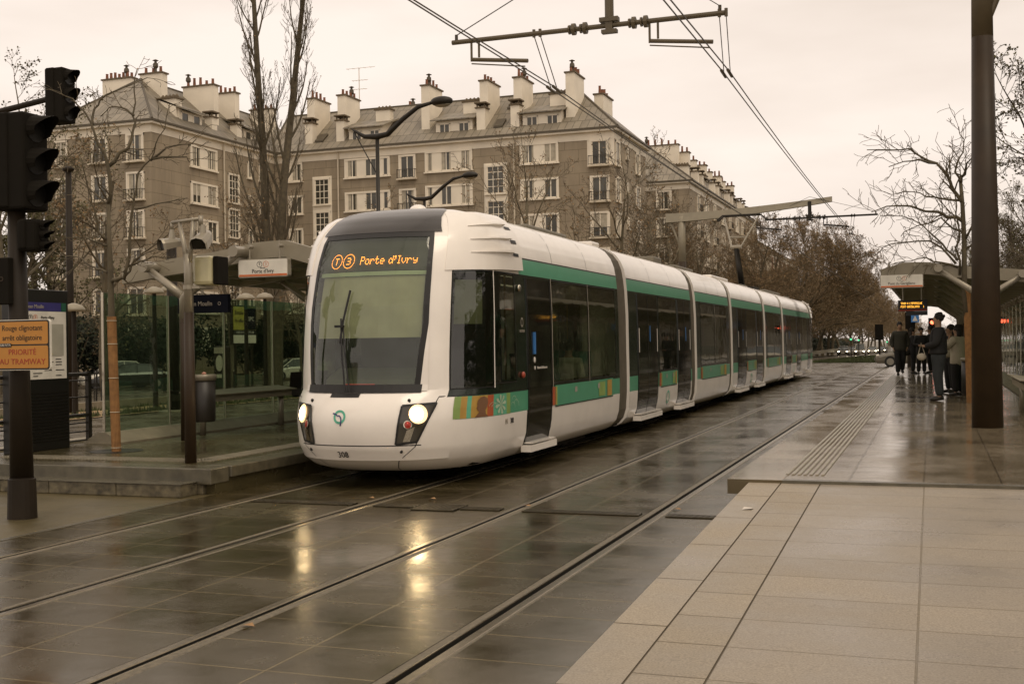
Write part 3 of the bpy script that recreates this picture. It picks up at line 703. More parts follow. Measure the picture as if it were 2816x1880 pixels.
# decoration band (stripes, a profile head, a flower)
def band(y0, y1, m, o=.005, z0=.803, z1=1.067, nm='band_stripe', par=tram):
    mb = MB(); rect(mb, ty(y0), ty(y1), z0, z1, o); return mb.build(nm, m, par, fix=False)
fb = band(13.02, 13.10, MATS['stripe_lime']); band(13.10, 13.18, MATS['stripe_gold']); band(13.18, 13.24, MATS['stripe_teal']); band(13.24, 13.50, MATS['stripe_gold']); band(13.50, 13.62, MATS['stripe_red']); band(13.62, 13.98, MATS['stripe_teal']); band(13.98, 14.12, MATS['stripe_lime'])
head = [(13.29, .803), (13.33, .84), (13.36, .87), (13.335, .885), (13.33, .905), (13.315, .915), (13.33, .94), (13.325, .97), (13.335, 1.01), (13.37, 1.045), (13.43, 1.055), (13.49, 1.03), (13.51, .98), (13.49, .92), (13.46, .885), (13.47, .84), (13.52, .803)]
mb = MB(); mb.add([sp_(a, b, .010) for a, b in head], [tuple(range(len(head)))]); mb.build('band_figure', MATS['stripe_skin'], tram, fix=False)
mb = MB()
for k in range(8):
    a = 2*pi*k/8+.2; c = (13.80, .935)
    mb.add([sp_(c[0], c[1], .010), sp_(c[0]+.12*cos(a-.22), c[1]+.115*sin(a-.22), .010), sp_(c[0]+.15*cos(a), c[1]+.128*sin(a), .010), sp_(c[0]+.12*cos(a+.22), c[1]+.115*sin(a+.22), .010)], [(0, 1, 2, 3)])
mb.build('band_flower', MATS['stripe_pale'], tram, fix=False)
mb = MB()
for cy_, cz, r in ((13.66, .86, .10), (13.60, .88, .09), (14.25, .92, .1), (14.33, .86, .11), (14.2, .85, .09)):
    for k in range(14):
        a, b = .2+k*.17, .2+(k+1)*.17
        mb.quad(sp_(cy_+r*.97*cos(a), cz+r*.97*sin(a), .012), sp_(cy_+r*1.03*cos(a), cz+r*1.03*sin(a), .012), sp_(cy_+r*1.03*cos(b), cz+r*1.03*sin(b), .012), sp_(cy_+r*.97*cos(b), cz+r*.97*sin(b), .012))
mb.build('band_swirl', MATS['stripe_pale'], tram, fix=False)
def side_panel(y0, y1, o=.008, red=True):
    if red: band(y0-.13, y0, MATS['stripe_red'], o, nm='band_stripe')
    mb = MB(); rect(mb, ty(y0), ty(y1), .79, 1.085, .006); p = mb.build('hatch_panel', MATS['tram_green'], tram, fix=False)
    band(y0+.01, y0+.05, MATS['stripe_gold'], o+.003, par=p); band(y0+.05, y0+.09, MATS['stripe_lime'], o+.003, par=p)
    L_ = y1-y0
    band(y0+L_*.72, y0+L_*.84, MATS['stripe_lime'], o+.003, .82, 1.05, par=p); band(y0+L_*.88, y0+L_*.97, MATS['stripe_gold'], o+.003, par=p)
    for f in (.3, .7):
        yy = y0+L_*f; mb = MB(); rect(mb, ty(yy), ty(yy+.12), .95, 1.03, .012); mb.build('latch', MATS['text_grey'], p)
    mb = MB(); rect(mb, ty(y0), ty(y1), .775, .79, .008); mb.build('panel_shadow_gap', MATS['seal'], p)
side_panel(16.02, 19.25)
# intermediate modules
def modcol(doors):
    def f(t, z, s):
        y = t-TT+YC
        if z > 2.83: return 0
        if z > 2.62: return 1
        if z > 1.07: return 2
        for (a, b) in doors:
            if a < y < b and z > .30: return 2
        if z > .80: return 1
        return 0
    return f
def module(y0, y1, doors, windows):
    ops = [(ty(a)+.05, ty(b)-.05, 1.16, 2.56) for a, b in windows]
    lt = [ty(v) for d in doors for v in d]
    shell('module_body', (ty(y0), ty(y1)), ops, modcol(doors), lt, [1.07, .3], BM, cap=((y0, 1), (y1, 1)))
    panes(ops)
    for (a, b) in doors:
        for s in (1, -1):
            mb = MB(); rect(mb, s*(ty(a)+.04), s*(ty(b)-.04), .36, 2.58, .010, thick=.02); d = mb.build('door', MATS['door_glass'], tram)
            m2 = MB(); c = (ty(a)+ty(b))/2
            for q in (ty(a)+.03, c-.01, ty(b)-.05): rect(m2, s*q, s*(q+.02), .36, 2.58, .016)
            m2.build('seal', MATS['seal'], d)
            mb = MB(); xs_ = sorted((XC+s*1.23, XC+s*1.385)); mb.box(xs_[0], xs_[1], a-.05, b+.05, .235, .325); mb.box(xs_[0], xs_[1], a, b, .345, .36); mb.build('door_step', MATS['tram_white'], tram)
            if s == 1:
                for (u0) in (a+.06, b-.14):
                    m2 = MB(); rect(m2, ty(u0), ty(u0+.06), 1.5, 1.95, .02); m2.build('handrail', MATS['white_mark'], d)
                m2 = MB(); rect(m2, c+.12, c+.18, 1.7, 2.0, .014); m2.build('door_sticker', MATS['sticker_blue'], d)
    for (a, b) in windows:
        if doors: side_panel(a+.12, b-.02)
        else: pass
    if not doors: side_panel(windows[0][0]+.1, windows[-1][1]-.1, red=True)
    for (a, b), (c, d) in zip(windows, windows[1:]):
        for s in (1, -1):
            mb = MB(); rect(mb, s*(ty(b)-.012), s*(ty(b)+.012), 1.09, 2.6, .014); mb.build('divider_bar', MATS['text_grey'], tram)
    if doors and windows:   # emblem under the window
        c = (windows[0][0]+windows[0][1])/2; mb = MB()
        for k in range(20):
            A, B = 2*pi*k/20, 2*pi*(k+1)/20
            mb.quad(*[TP(ty(c+r*cos(q)), .55+r*sin(q), .005) for r, q in ((.10, A), (.14, A), (.14, B), (.10, B))])
        e = mb.build('emblem', MATS['logo_green'], tram, fix=False)
        mb = MB(); mb.quad(*[TP(ty(c+a), .55+b, .008) for a, b in ((-.15, .08), (-.13, .1), (.04, -.16), (.02, -.18))]); mb.build('river_line', MATS['logo_blue'], e, fix=False)
MODS = [(20.42, 26.20, [(21.05, 22.75), (24.65, 26.05)], [(22.85, 24.55)]), (26.80, 31.40, [], [(27.3, 29.2), (29.2, 31.0)]), (31.95, 38.0, [(32.8, 34.4), (36.5, 37.9)], [(34.5, 36.4)]),
        (38.6, 42.9, [], [(39.0, 40.8), (40.8, 42.5)]), (43.5, 49.5, [(44.2, 45.8), (47.8, 49.2)], [(45.9, 47.7)])]
for mm_ in MODS: module(*mm_)
# the rear cab spans from FLIP-19.72 on
YR = FLIP-y_end
ends = [y_end]+[v for mm_ in MODS for v in mm_[:2]]+[YR]
for k in range(0, len(ends), 2):
    a, b = ends[k], ends[k+1]; mb = MB(); n = 8
    for i in range(n+1):
        yy = a+(b-a)*i/n; ins = .05+(.035 if i % 2 else 0)
        if i < n:
            y2 = a+(b-a)*(i+1)/n; in2 = .05+(.035 if (i+1) % 2 else 0)
            zl = [z for z, _ in PW if z < 3.44]
            for s in (1, -1):
                for c, d in zip(zl, zl[1:]):
                    mb.quad((XC+s*(itp(PW, c)-ins), yy, c), (XC+s*(itp(PW, c)-in2), y2, c), (XC+s*(itp(PW, d)-in2), y2, d), (XC+s*(itp(PW, d)-ins), yy, d))
            mb.quad((XC-.8, yy, 3.41), (XC+.8, yy, 3.41), (XC+.8, y2, 3.41), (XC-.8, y2, 3.41))
    mb.build('gangway_bellows', MATS['bellows'], tram)
# panel joints on roof covers
mb = MB()
for y in [16.1, 17.9, 22.3, 24.2, 28.4, 30, 34, 36, 40.2, 41.6, 45.5, 47.5, 50.8]:
    for s in (1, -1): rect(mb, s*ty(y), s*(ty(y)+.012), 2.85, 3.42, .002, st=.08)
for (a, b) in [(14.65, y_end)]+[(m_[0], m_[1]) for m_ in MODS]+[(YR, 53)]:
    for s in (1, -1): rect(mb, s*ty(a), s*ty(b), 2.832, 2.85, .003, st=2)
mb.build('roof_joint', MATS['seal'], tram)
# roof gear
for (a, b, x0, x1, h, m_) in ((17.2, 19.3, -6.9, -5.95, .12, 'roof_grey'), (20.7, 21.2, -7.0, -5.9, .12, 'tram_white'), (25.3, 26.1, -7.1, -5.8, .14, 'roof_grey'), (28.3, 30.6, -7.0, -5.95, .13, 'roof_grey'), (33.0, 35.8, -7.0, -5.9, .12, 'tram_white'), (39.2, 40.5, -7.0, -6.0, .12, 'roof_grey'), (44.3, 48.8, -7.0, -5.9, .14, 'roof_grey'), (51.5, 53, -7, -6, .12, 'roof_grey')):
    mb = MB(); mb.box(x0, x1, a, b, 3.44, 3.45+h); mb.build('roof_unit', MATS[m_], tram, bevel=.03)
for (x, y) in ((-6.45, 14.2), (-6.2, 18.0), (-6.3, 53)):
    mb = MB(); mb.ball((x, y, 3.49), .12, 1, 1, .7); mb.build('antenna_dome', MATS['tram_white'], tram, smooth=True)
# pantograph
mb = MB(); mb.box(-7.0, -5.95, 41.6, 42.9, 3.5, 3.6); pg = mb.build('pantograph', MATS['iron'], tram)
mb = MB(); mb.tube([(-6.48, 42.4, 3.6), (-6.48, 41.2, 4.95)], [.12, .09], 8); mb.build('lower_arm', MATS['black'], pg)
mb = MB()
for s in (1, -1): mb.tube([(-6.48+s*.15, 41.2, 4.95), (-6.48+s*.62, 42.5, 6.15)], .035, 6)
mb.tube([(-6.68, 41.2, 4.97), (-6.28, 41.2, 4.97)], .07, 8); mb.tube([(-6.75, 41.6, 5.35), (-6.2, 41.6, 5.35)], .03, 6); mb.build('upper_arm', MATS['grey_metal'], pg)
mb = MB()
for yy in (42.4, 42.7): mb.tube([(-7.35, yy, 6.05), (-7.15, yy, 6.22), (-5.8, yy, 6.22), (-5.6, yy, 6.05)], .03, 6)
mb.build('collector_head', MATS['iron'], pg)
# interior
mb = MB(); mb.box(-7.6, -5.3, 14.8, 53, .33, .38); mb.build('floor', MATS['inner_floor'], tram)
mb = MB(); mb.box(-7.5, -5.4, 14.8, 53, 2.72, 2.75); mb.build('ceiling', MATS['inner_wall'], tram)
mb = MB(); 
for s in (1, -1): mb.box(XC+s*.5-.04, XC+s*.5+.04, 15, 53, 2.70, 2.715)
mb.build('ceiling_light', mat('strip_light', (.8, .75, .6), .5, em=(1, .85, .6), es=.35), tram)
def bench(x, y, d):
    mb = MB(); mb.box(x-.22, x+.22, y-.22, y+.22, .72, .80); mb.prism([(y-.22*d, .78), (y-.26*d, .78), (y-.36*d, 1.55), (y-.31*d, 1.55)], 'x', x-.22, x+.22); mb.box(x-.1, x+.1, y-.1, y+.1, .38, .72)
    return mb.build('passenger_seat', MATS['seat_teal'], tram)
for y in (16.35, 17.3, 18.2, 19.1, 23.2, 24.1, 27.5, 28.5, 29.6, 30.6, 35.0, 35.9, 39.3, 40.4, 41.5, 46.4, 47.3):
    for x in (-5.62, -7.34): bench(x, y, 1 if int(y*10) % 2 else -1)
mb = MB()
for y in (15.3, 16.0, 17.8, 21.2, 22.8, 25, 27.2, 30.9, 33, 36.6, 39, 42.5, 46, 47.6):
    for x in (-5.9, -7.05): mb.tube([(x, y, .4), (x, y, 2.7)], .018, 6)
mb.build('grab_pole', MATS['bar_yellow'], tram)
# bogies and underfloor
for y in (17.4, 28.9, 40.8, 50.4):
    mb = MB(); mb.box(-7.5, -5.45, y-1.1, y+1.1, .12, .32)
    bg_ = mb.build('bogie', MATS['black_matte'], tram)
    for dy in (-.85, .85):
        for x in (-7.2, -5.76):
            mb = MB(); mb.prism([(y+dy+.28*cos(a*pi/8), .29+.28*sin(a*pi/8)) for a in range(16)], 'x', x-.05, x+.05); mb.build('wheel', MATS['iron'], bg_)
mb = MB(); mb.box(-7.55, -5.4, 13.4, 53.5, .20, .33); mb.build('underframe', MATS['black_matte'], tram)
# ---------------- buildings ----------------
def brickmat(name, col, joint, bw, rh, axis, rough=.8, msz=.02, off=.5, var=.06):
    m = bpy.data.materials.new(name); m.use_nodes = True; nt = m.node_tree; b = nt.nodes['Principled BSDF']; L = nt.links.new
    tc = nt.nodes.new('ShaderNodeTexCoord'); sx = nt.nodes.new('ShaderNodeSeparateXYZ'); cx = nt.nodes.new('ShaderNodeCombineXYZ')
    ge = nt.nodes.new('ShaderNodeNewGeometry'); L(ge.outputs['Position'], sx.inputs[0]); L(sx.outputs['X' if axis == 'x' else 'Y'], cx.inputs[0]); L(sx.outputs['Z'], cx.inputs[1])
    br = nt.nodes.new('ShaderNodeTexBrick'); br.offset = off; br.inputs['Scale'].default_value = 1; br.inputs['Brick Width'].default_value = bw; br.inputs['Row Height'].default_value = rh
    br.inputs['Mortar Size'].default_value = msz; br.inputs['Color1'].default_value = (*[c*(1-var) for c in col], 1); br.inputs['Color2'].default_value = (*[c*(1+var) for c in col], 1); br.inputs['Mortar'].default_value = (*joint, 1)
    L(cx.outputs[0], br.inputs[0])
    n = nt.nodes.new('ShaderNodeTexNoise'); n.inputs['Scale'].default_value = .7; n.inputs['Detail'].default_value = 7; n.inputs['Roughness'].default_value = .7; mq = nt.nodes.new('ShaderNodeMapping'); mq.inputs['Scale'].default_value = (1.3, 1.3, .3); L(ge.outputs['Position'], mq.inputs[0]); L(mq.outputs[0], n.inputs[0])
    mr = nt.nodes.new('ShaderNodeMapRange'); mr.inputs[1].default_value = .3; mr.inputs[2].default_value = .7; mr.inputs[3].default_value = .8; mr.inputs[4].default_value = 1.18; L(n.outputs[0], mr.inputs[0])
    mc = nt.nodes.new('ShaderNodeMixRGB'); mc.blend_type = 'MULTIPLY'; mc.inputs[0].default_value = 1; L(br.outputs[0], mc.inputs[1]); L(mr.outputs[0], mc.inputs[2]); L(mc.outputs[0], b.inputs['Base Color'])
    b.inputs['Roughness'].default_value = rough; MATS[name] = m; return m
WX = brickmat('render_wall_x', (.315, .255, .175), (.19, .15, .09), 2.4, .95, 'x', msz=.022); WY = brickmat('render_wall_y', (.315, .255, .175), (.19, .15, .09), 2.4, .95, 'y', msz=.022)
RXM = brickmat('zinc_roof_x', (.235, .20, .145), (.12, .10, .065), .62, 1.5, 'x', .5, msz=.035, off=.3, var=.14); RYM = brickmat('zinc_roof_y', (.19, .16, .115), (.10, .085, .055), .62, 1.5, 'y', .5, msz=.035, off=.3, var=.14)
RED = brickmat('red_brick_wall', (.24, .10, .05), (.2, .13, .08), .5, .2, 'y', msz=.02); 
mat('trim_white', (.82, .735, .59), .7, var=.08, scale=.8); mat('trim_dirty', (.62, .54, .41), .75, var=.12, scale=1.5)
mat('pot_red', (.21, .085, .045), .8, var=.3, scale=3); mat('cap_brown', (.13, .095, .055), .8, var=.2); mat('gutter', (.09, .072, .045), .6)
mat('pane_dark', (.065, .06, .045), .12, var=.5, scale=.6, spec=.6); mat('curtain', (.42, .37, .28), .8, var=.2, scale=3); mat('rail_iron', (.03, .025, .016), .6); mat('awning', (.42, .2, .07), .8); mat('flower', (.12, .13, .03), .9)
random.seed(21)
class Face:
    def __init__(s, kind, c): s.k = kind; s.c = c
    def P(s, u, o, z): return (u, s.c-o, z) if s.k == 'front' else (s.c+o, u, z)
    def box(s, mb, u0, u1, o0, o1, z0, z1):
        a = s.P(u0, o0, z0); b = s.P(u1, o1, z1)
        mb.box(min(a[0], b[0]), max(a[0], b[0]), min(a[1], b[1]), max(a[1], b[1]), z0, z1)
def window(par, F, u0, u1, z0, z1, kind, seed=0):
    rnd = random.Random(int(u0*100)+int(z0*77)+seed); fr = MB(); pn = MB(); rl = None
    F.box(fr, u0, u0+.14, 0, .10, z0, z1); F.box(fr, u1-.14, u1, 0, .10, z0, z1); F.box(fr, u0, u1, 0, .102, z1-.14, z1+.02); F.box(fr, u0-.08, u1+.08, 0, .18, z0-.10, z0+.02)
    w_ = u1-u0; ops = []
    if kind == 'triple': ops = [(.05, .16), (.34, .56), (.76, .95)]
    elif kind == 'triple2': ops = [(.06, .28), (.46, .70), (.85, .95)]
    elif kind == 'double': ops = [(.07, .37), (.63, .95)]
    elif kind == 'single': ops = [(.28, .95)]
    elif kind in ('french', 'plain'): ops = [(.12, .88)]
    elif kind == 'stair': ops = [(.12, .88)]
    last = .0
    for (a, b) in ops:
        A, B = u0+w_*a, u0+w_*b
        F.box(fr, u0+max(w_*last, .1), A, 0, .06, z0+.02, z1-.13); last = b
        F.box(pn, A, B, 0, .02, z0+.08, z1-.16)
        if kind == 'stair':
            for i in (1, 2): x = A+(B-A)*i/3; F.box(fr, x-.03, x+.03, .02, .05, z0+.02, z1-.14)
            for i in (1, 2, 3): z = z0+(z1-z0)*i/4; F.box(fr, A, B, .02, .048, z-.03, z+.03)
        else:
            F.box(fr, A, A+.06, .02, .05, z0+.02, z1-.14); F.box(fr, B-.06, B, .02, .05, z0+.02, z1-.14); F.box(fr, A, B, .02, .05, z0+.02, z0+.12)
            if B-A > .65: m_ = (A+B)/2; F.box(fr, m_-.045, m_+.045, .02, .052, z0+.02, z1-.14)
    F.box(fr, u0+w_*last, u1-.1, 0, .06, z0+.02, z1-.13)
    f = fr.build('window', MATS['trim_white'], par, fix=False); p = pn.build('pane', MATS['pane_dark'], f, fix=False)
    for (a, b) in ops:
        if kind != 'stair' and rnd.random() < .6:
            A, B = u0+w_*a, u0+w_*b; cu = MB(); h = rnd.choice([.35, .6, 1., 1.])
            s_ = rnd.choice([0, 1, 2])
            if s_ == 0: F.box(cu, A+.06, B-.06, .02, .03, z1-.16-(z1-z0-.25)*h, z1-.16)
            else: F.box(cu, A+.06, A+.06+(B-A)*.3, .02, .03, z0+.1, z1-.16); F.box(cu, B-.06-(B-A)*.25*s_*.6, B-.06, .02, .03, z0+.1, z1-.16)
            cu.build('curtain', MATS['curtain'], f, fix=False)
    if kind == 'french':
        r = MB(); F.box(r, u0-.05, u1+.05, .34, .38, z0+.72, z0+.76); F.box(r, u0-.05, u1+.05, .34, .38, z0+.06, z0+.09)
        n = int((u1-u0)/.22)
        for i in range(n+1): x = u0-.05+(u1-u0+.08)*i/n; F.box(r, x, x+.03, .345, .375, z0+.02, z0+.74)
        F.box(r, u0-.05, u0-.02, .05, .36, z0+.72, z0+.76); F.box(r, u1+.02, u1+.05, .05, .36, z0+.72, z0+.76)
        r.build('railing', MATS['rail_iron'], f, fix=False)
        s = MB(); F.box(s, u0-.1, u1+.1, 0, .42, z0-.13, z0-.03); s.build('sill', MATS['trim_dirty'], f, fix=False)
    return f
POT = {}
def chimney(par, x0, x1, y0, y1, zb, zt, npots=4, cowl=False, seed=0):
    rnd = random.Random(seed*31+int(x0*10)+int(y0*10)); mb = MB(); mb.box(x0, x1, y0, y1, zb, zt); c = mb.build('chimney', MATS['trim_white'], par, fix=False)
    mb = MB(); mb.box(x0-.1, x1+.1, y0-.1, y1+.1, zt, zt+.12); mb.build('chimney_cap', MATS['cap_brown'], c, fix=False)
    long_y = (y1-y0) > (x1-x0); 
    for i in range(npots):
        t = (i+.5)/npots; x = (x0+x1)/2 if long_y else x0+(x1-x0)*t; y = y0+(y1-y0)*t if long_y else (y0+y1)/2; h = rnd.choice([.35, .45, .65, .5])
        mb = MB(); mb.lathe((x, y, zt+.12), [(.13, 0), (.10, h), (.12, h), (.12, h+.04)], 8); mb.build('chimney_pot', MATS['pot_red'], c, fix=False)
    if cowl:
        t = cowl; x = (x0+x1)/2 if long_y else x0+(x1-x0)*t; y = y0+(y1-y0)*t if long_y else (y0+y1)/2
        mb = MB(); mb.lathe((x, y, zt+.12), [(.12, 0), (.10, .35), (.22, .5), (.2, .75), (.1, .85), (.1, .95), (.26, 1.0), (.05, 1.1)], 8); mb.build('cowl', MATS['gutter'], c, fix=False)
    return c
def stack(par, x0, x1, y0, y1, zb, zt):
    mb = MB(); mb.box(x0, x1, y0, y1, zb, zt); c = mb.build('chimney', MATS['trim_white'], par, fix=False)
    mb = MB(); mb.box(x0-.12, x1+.12, y0-.12, y1+.12, zt, zt+.1)
    for (x, y) in ((x0, y0), (x1-.1, y0), (x0, y1-.1), (x1-.1, y1-.1)): mb.box(x, x+.1, y, y+.1, zt+.1, zt+.38)
    mb.box(x0-.15, x1+.15, y0-.15, y1+.15, zt+.38, zt+.5); mb.build('chimney_cap', MATS['cap_brown'], c, fix=False); return c
def vault(par, x0, x1, y0, y1, zb, zt):
    mb = MB(); mb.box(x0, x1, y0, y1, zb, zt); c = mb.build('chimney', MATS['trim_white'], par, fix=False)
    mb = MB(); mb.box(x0-.12, x1+.12, y0-.12, y1+.12, zt, zt+.12)
    n = max(2, int(max(x1-x0, y1-y0)/.3))
    for i in range(n):
        t = (i+.5)/n
        if x1-x0 > y1-y0: mb.lathe((x0+(x1-x0)*t, (y0+y1)/2, zt+.12), [(.17, 0), (.16, .15), (.06, .3)], 6)
        else: mb.lathe(((x0+x1)/2, y0+(y1-y0)*t, zt+.12), [(.17, 0), (.16, .15), (.06, .3)], 6)
    mb.build('chimney_cap', MATS['cap_brown'], c, fix=False)
def block(name, label, x0, x1, y0, y1, hf, hb, ridge, base=-.6, ev=18.5, rz0=23.0, wallm=None, group=None, front=True):
    # ridge: ((xa,ya),(xb,yb)); hipped roof over the four eave corners
    t = thing('apartment_building', label, 'apartment block', ((x0+x1)/2, (y0+y1)/2, base), group)
    wm = wallm or [WX, WY]
    mb = MB(); mb.m = 0; mb.quad((x0, y0, base), (x1, y0, base), (x1, y0, ev-.1), (x0, y0, ev-.1)); mb.quad((x1, y1, base), (x0, y1, base), (x0, y1, ev-.1), (x1, y1, ev-.1))
    mb.m = 1; mb.quad((x1, y0, base), (x1, y1, base), (x1, y1, ev-.1), (x1, y0, ev-.1)); mb.quad((x0, y1, base), (x0, y0, base), (x0, y0, ev-.1), (x0, y1, ev-.1))
    mb.build('wall', wm, t, fix=False)
    mb = MB(); mb.box(x0-.04, x1+.04, y0-.04, y1+.04, ev-.72, ev-.12); mb.box(x0-.38, x1+.38, y0-.38, y1+.38, ev-.12, ev+.05); mb.build('cornice', MATS['trim_white'], t, fix=False)
    mb = MB(); mb.box(x0-.5, x1+.5, y0-.5, y1+.5, ev+.05, ev+.2); mb.build('gutter', MATS['gutter'], t, fix=False)
    a, b = ridge; e = .42; z0 = ev+.2; mb = MB()
    A, B, C_, D = (x0-e, y0-e, z0), (x1+e, y0-e, z0), (x1+e, y1+e, z0), (x0-e, y1+e, z0); R0, R1 = (*a, rz0), (*b, rz0)
    if a[1] == b[1]:   # ridge along x
        mb.m = 0; mb.quad(A, B, R1, R0); mb.quad(C_, D, R0, R1); mb.m = 1; mb.add([B, C_, R1], [(0, 1, 2)]); mb.add([D, A, R0], [(0, 1, 2)])
    else:
        mb.m = 1; mb.quad(B, C_, R1, R0); mb.quad(D, A, R0, R1); mb.m = 0; mb.add([A, B, R0], [(0, 1, 2)]); mb.add([C_, D, R1], [(0, 1, 2)])
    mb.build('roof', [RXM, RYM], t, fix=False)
    mb = MB()
    for p, q in ((R0, R1), (A, R0), (B, R0 if a[1] != b[1] else R1), ): mb.tube([p, q], .10, 6)
    mb.build('ridge_cap', MATS['gutter'], t)
    return t
# main block
MB_ = block('apartment_building', 'long grey rendered block straight behind the tram with white chimney slabs and three dormers', -54.3, -23.5, 89.2, 99.9, 0, 0, ((-56, 94.6), (-27.9, 94.6)), rz0=23.05)
FF = Face('front', 89.2); FS = Face('side', -23.5)
for k in range(6):
    d = -2.86*k
    window(MB_, FF, -52.95, -51.5, 16.1+d, 17.72+d, 'single'); window(MB_, FF, -47.38, -43.06, 16.08+d, 17.7+d, 'triple2', k)
    window(MB_, FF, -42.25, -40.67, 15.72+d, 17.7+d, 'french', k); window(MB_, FF, -39.82, -35.55, 16.1+d, 17.82+d, 'triple', k)
    window(MB_, FF, -31.37, -28.1, 16.2+d, 17.85+d, 'double', k); window(MB_, FF, -25.5, -23.9, 15.74+d, 17.76+d, 'french', k)
    window(MB_, FS, 89.5, 90.9, 15.74+d, 17.7+d, 'plain', k); window(MB_, FS, 92.9, 93.5, 16.7+d, 17.6+d, 'plain', k); window(MB_, FS, 96.1, 97.6, 15.9+d, 17.7+d, 'plain', k)
    if k < 5: window(MB_, FF, -50.4, -48.82, 13.95+d, 16.25+d, 'stair'); window(MB_, FF, -34.4, -32.65, 13.98+d, 16.33+d, 'stair')
for a_, b_, z_ in ((-50.55, -48.67, 16.4), (-34.55, -32.5, 16.5)): mb = MB(); FF.box(mb, a_, b_, 0, .012, 0, z_); mb.build('stair_bay', MATS['trim_white'], MB_, fix=False)
mb = MB(); FF.box(mb, -25.7, -23.46, 0, .012, 16.9-1.2, 17.9); mb.build('corner_panel', MATS['trim_white'], MB_, fix=False)
for x in (-47.97, -31.88): mb = MB(); mb.tube([(x, 89.05, 0), (x, 89.05, 18.4)], .07, 6); mb.build('drainpipe', MATS['trim_dirty'], MB_)
def roofz(y): return 18.7+(y-88.8)*4.35/5.8
for i, (x, zt, cw) in enumerate(((-51.71, 23.5, 0), (-48.7, 23.54, .7), (-40.68, 23.68, .3), (-35.34, 23.6, 0), (-32.33, 23.6, .6), (-27.83, 23.6, .25))):
    chimney(MB_, x, x+.75, 90.5, 93.3, roofz(90.2), zt, 4, cw, i)
chimney(MB_, -26.7, -25.9, 95.0, 98.0, 19, 22.6, 4, 0, 9); chimney(MB_, -44.6, -43.8, 95.5, 97.5, 19, 22.9, 3, .5, 10); chimney(MB_, -42, -41.4, 95.5, 97.5, 19, 22.9, 2, 0, 11)
for x in (-51.4, -48.3, -35.2, -32.2): stack(MB_, x-.15, x+.6, 89.75, 90.5, roofz(89.6), 21.2)
def dormer(par, x0, x1, sd=0):
    y = 89.9; mb = MB(); mb.m = 0
    mb.prism([(y, 18.9), (y, 20.45), (92.4, 21.4), (92.4, 18.9)], 'x', x0+.1, x1-.1); d = mb.build('dormer', MATS['trim_white'], par, fix=False)
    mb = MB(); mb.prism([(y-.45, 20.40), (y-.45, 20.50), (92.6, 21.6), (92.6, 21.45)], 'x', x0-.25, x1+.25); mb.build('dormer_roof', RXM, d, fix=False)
    F = Face('front', y)
    w_ = (x1-x0)
    for a in (.12, .62):
        f = MB(); p = MB(); A = x0+w_*a; B = A+w_*.28
        F.box(f, A, A+.09, 0, .06, 19.15, 20.2); F.box(f, B-.09, B, 0, .06, 19.15, 20.2); F.box(f, A, B, 0, .06, 19.1, 19.2); F.box(f, A, B, 0, .06, 20.12, 20.22); F.box(f, (A+B)/2-.04, (A+B)/2+.04, 0, .05, 19.2, 20.15)
        F.box(p, A+.05, B-.05, 0, .015, 19.2, 20.15); ff = f.build('window', MATS['trim_white'], d, fix=False)
        q = p.build('pane', MATS['pane_dark'], d, fix=False)
    vault(par, x0+w_*.55, x0+w_*.95, 91.6, 92.3, 20.8, 22.2)
for (a, b) in ((-47.4, -44.0), (-39.2, -35.7), (-31.45, -27.95)): dormer(MB_, a, b)
for (x, y) in ((-50.2, 90.3), (-33.5, 90.3), (-33.2, 92.9)):
    mb = MB(); z = roofz(y); mb.prism([(y-.5, z-.30), (y-.5, z-.15), (y+.5, z+.58), (y+.5, z+.4)], 'x', x-.4, x+.4); mb.build('skylight', MATS['gutter'], MB_, fix=False)
# antenna on the main block
an = thing('tv_antenna', 'thin rooftop television aerial rising beside the second chimney slab', 'antenna', (-48.35, 94, 22.9))
mb = MB(); mb.tube([(-48.35, 94, 22.9), (-48.35, 94, 26.7)], .035, 5); mb.build('mast', MATS['trim_dirty'], an)
for z, w_ in ((26.7, 1.6), (25.6, .9), (24.8, .8)):
    mb = MB(); mb.tube([(-48.35-w_*.8, 94, z+.02), (-48.35+w_, 94, z)], .02, 4)
    for i in range(5): x = -48.35-w_*.7+i*w_*.35; mb.tube([(x, 93.8, z), (x, 94.2, z)], .012, 4)
    mb.build('aerial', MATS['trim_dirty'], an)
# left wing
WG_ = block('apartment_building', 'grey rendered corner block at the left with a pointed zinc roof, behind the bare trees', -64, -54.3, 72, 100, 0, 0, ((-59.15, 77.2), (-59.15, 96)), rz0=23.2)
FW = Face('front', 72.0); FV = Face('side', -54.3)
for k in range(6):
    d = -2.86*k
    window(WG_, FW, -63.15, -61.95, 15.7+d, 17.7+d, 'french', k); window(WG_, FW, -59.72, -58.2, 15.75+d, 17.7+d, 'french', k); window(WG_, FW, -56.55, -54.95, 15.7+d, 17.75+d, 'french', k)
    window(WG_, FV, 76.75, 80.35, 15.9+d, 17.6+d, 'double', k); window(WG_, FV, 84.8, 85.5, 16.0+d, 17.4+d, 'plain', k); window(WG_, FV, 86.6, 88.0, 16.0+d, 17.45+d, 'single', k)
    if k < 5: window(WG_, FV, 81.9, 83.5, 13.65+d, 16.05+d, 'stair', k)
mb = MB(); mb.tube([(-54.15, 81.2, 0), (-54.15, 81.2, 18.4)], .07, 6); mb.build('drainpipe', MATS['trim_dirty'], WG_)
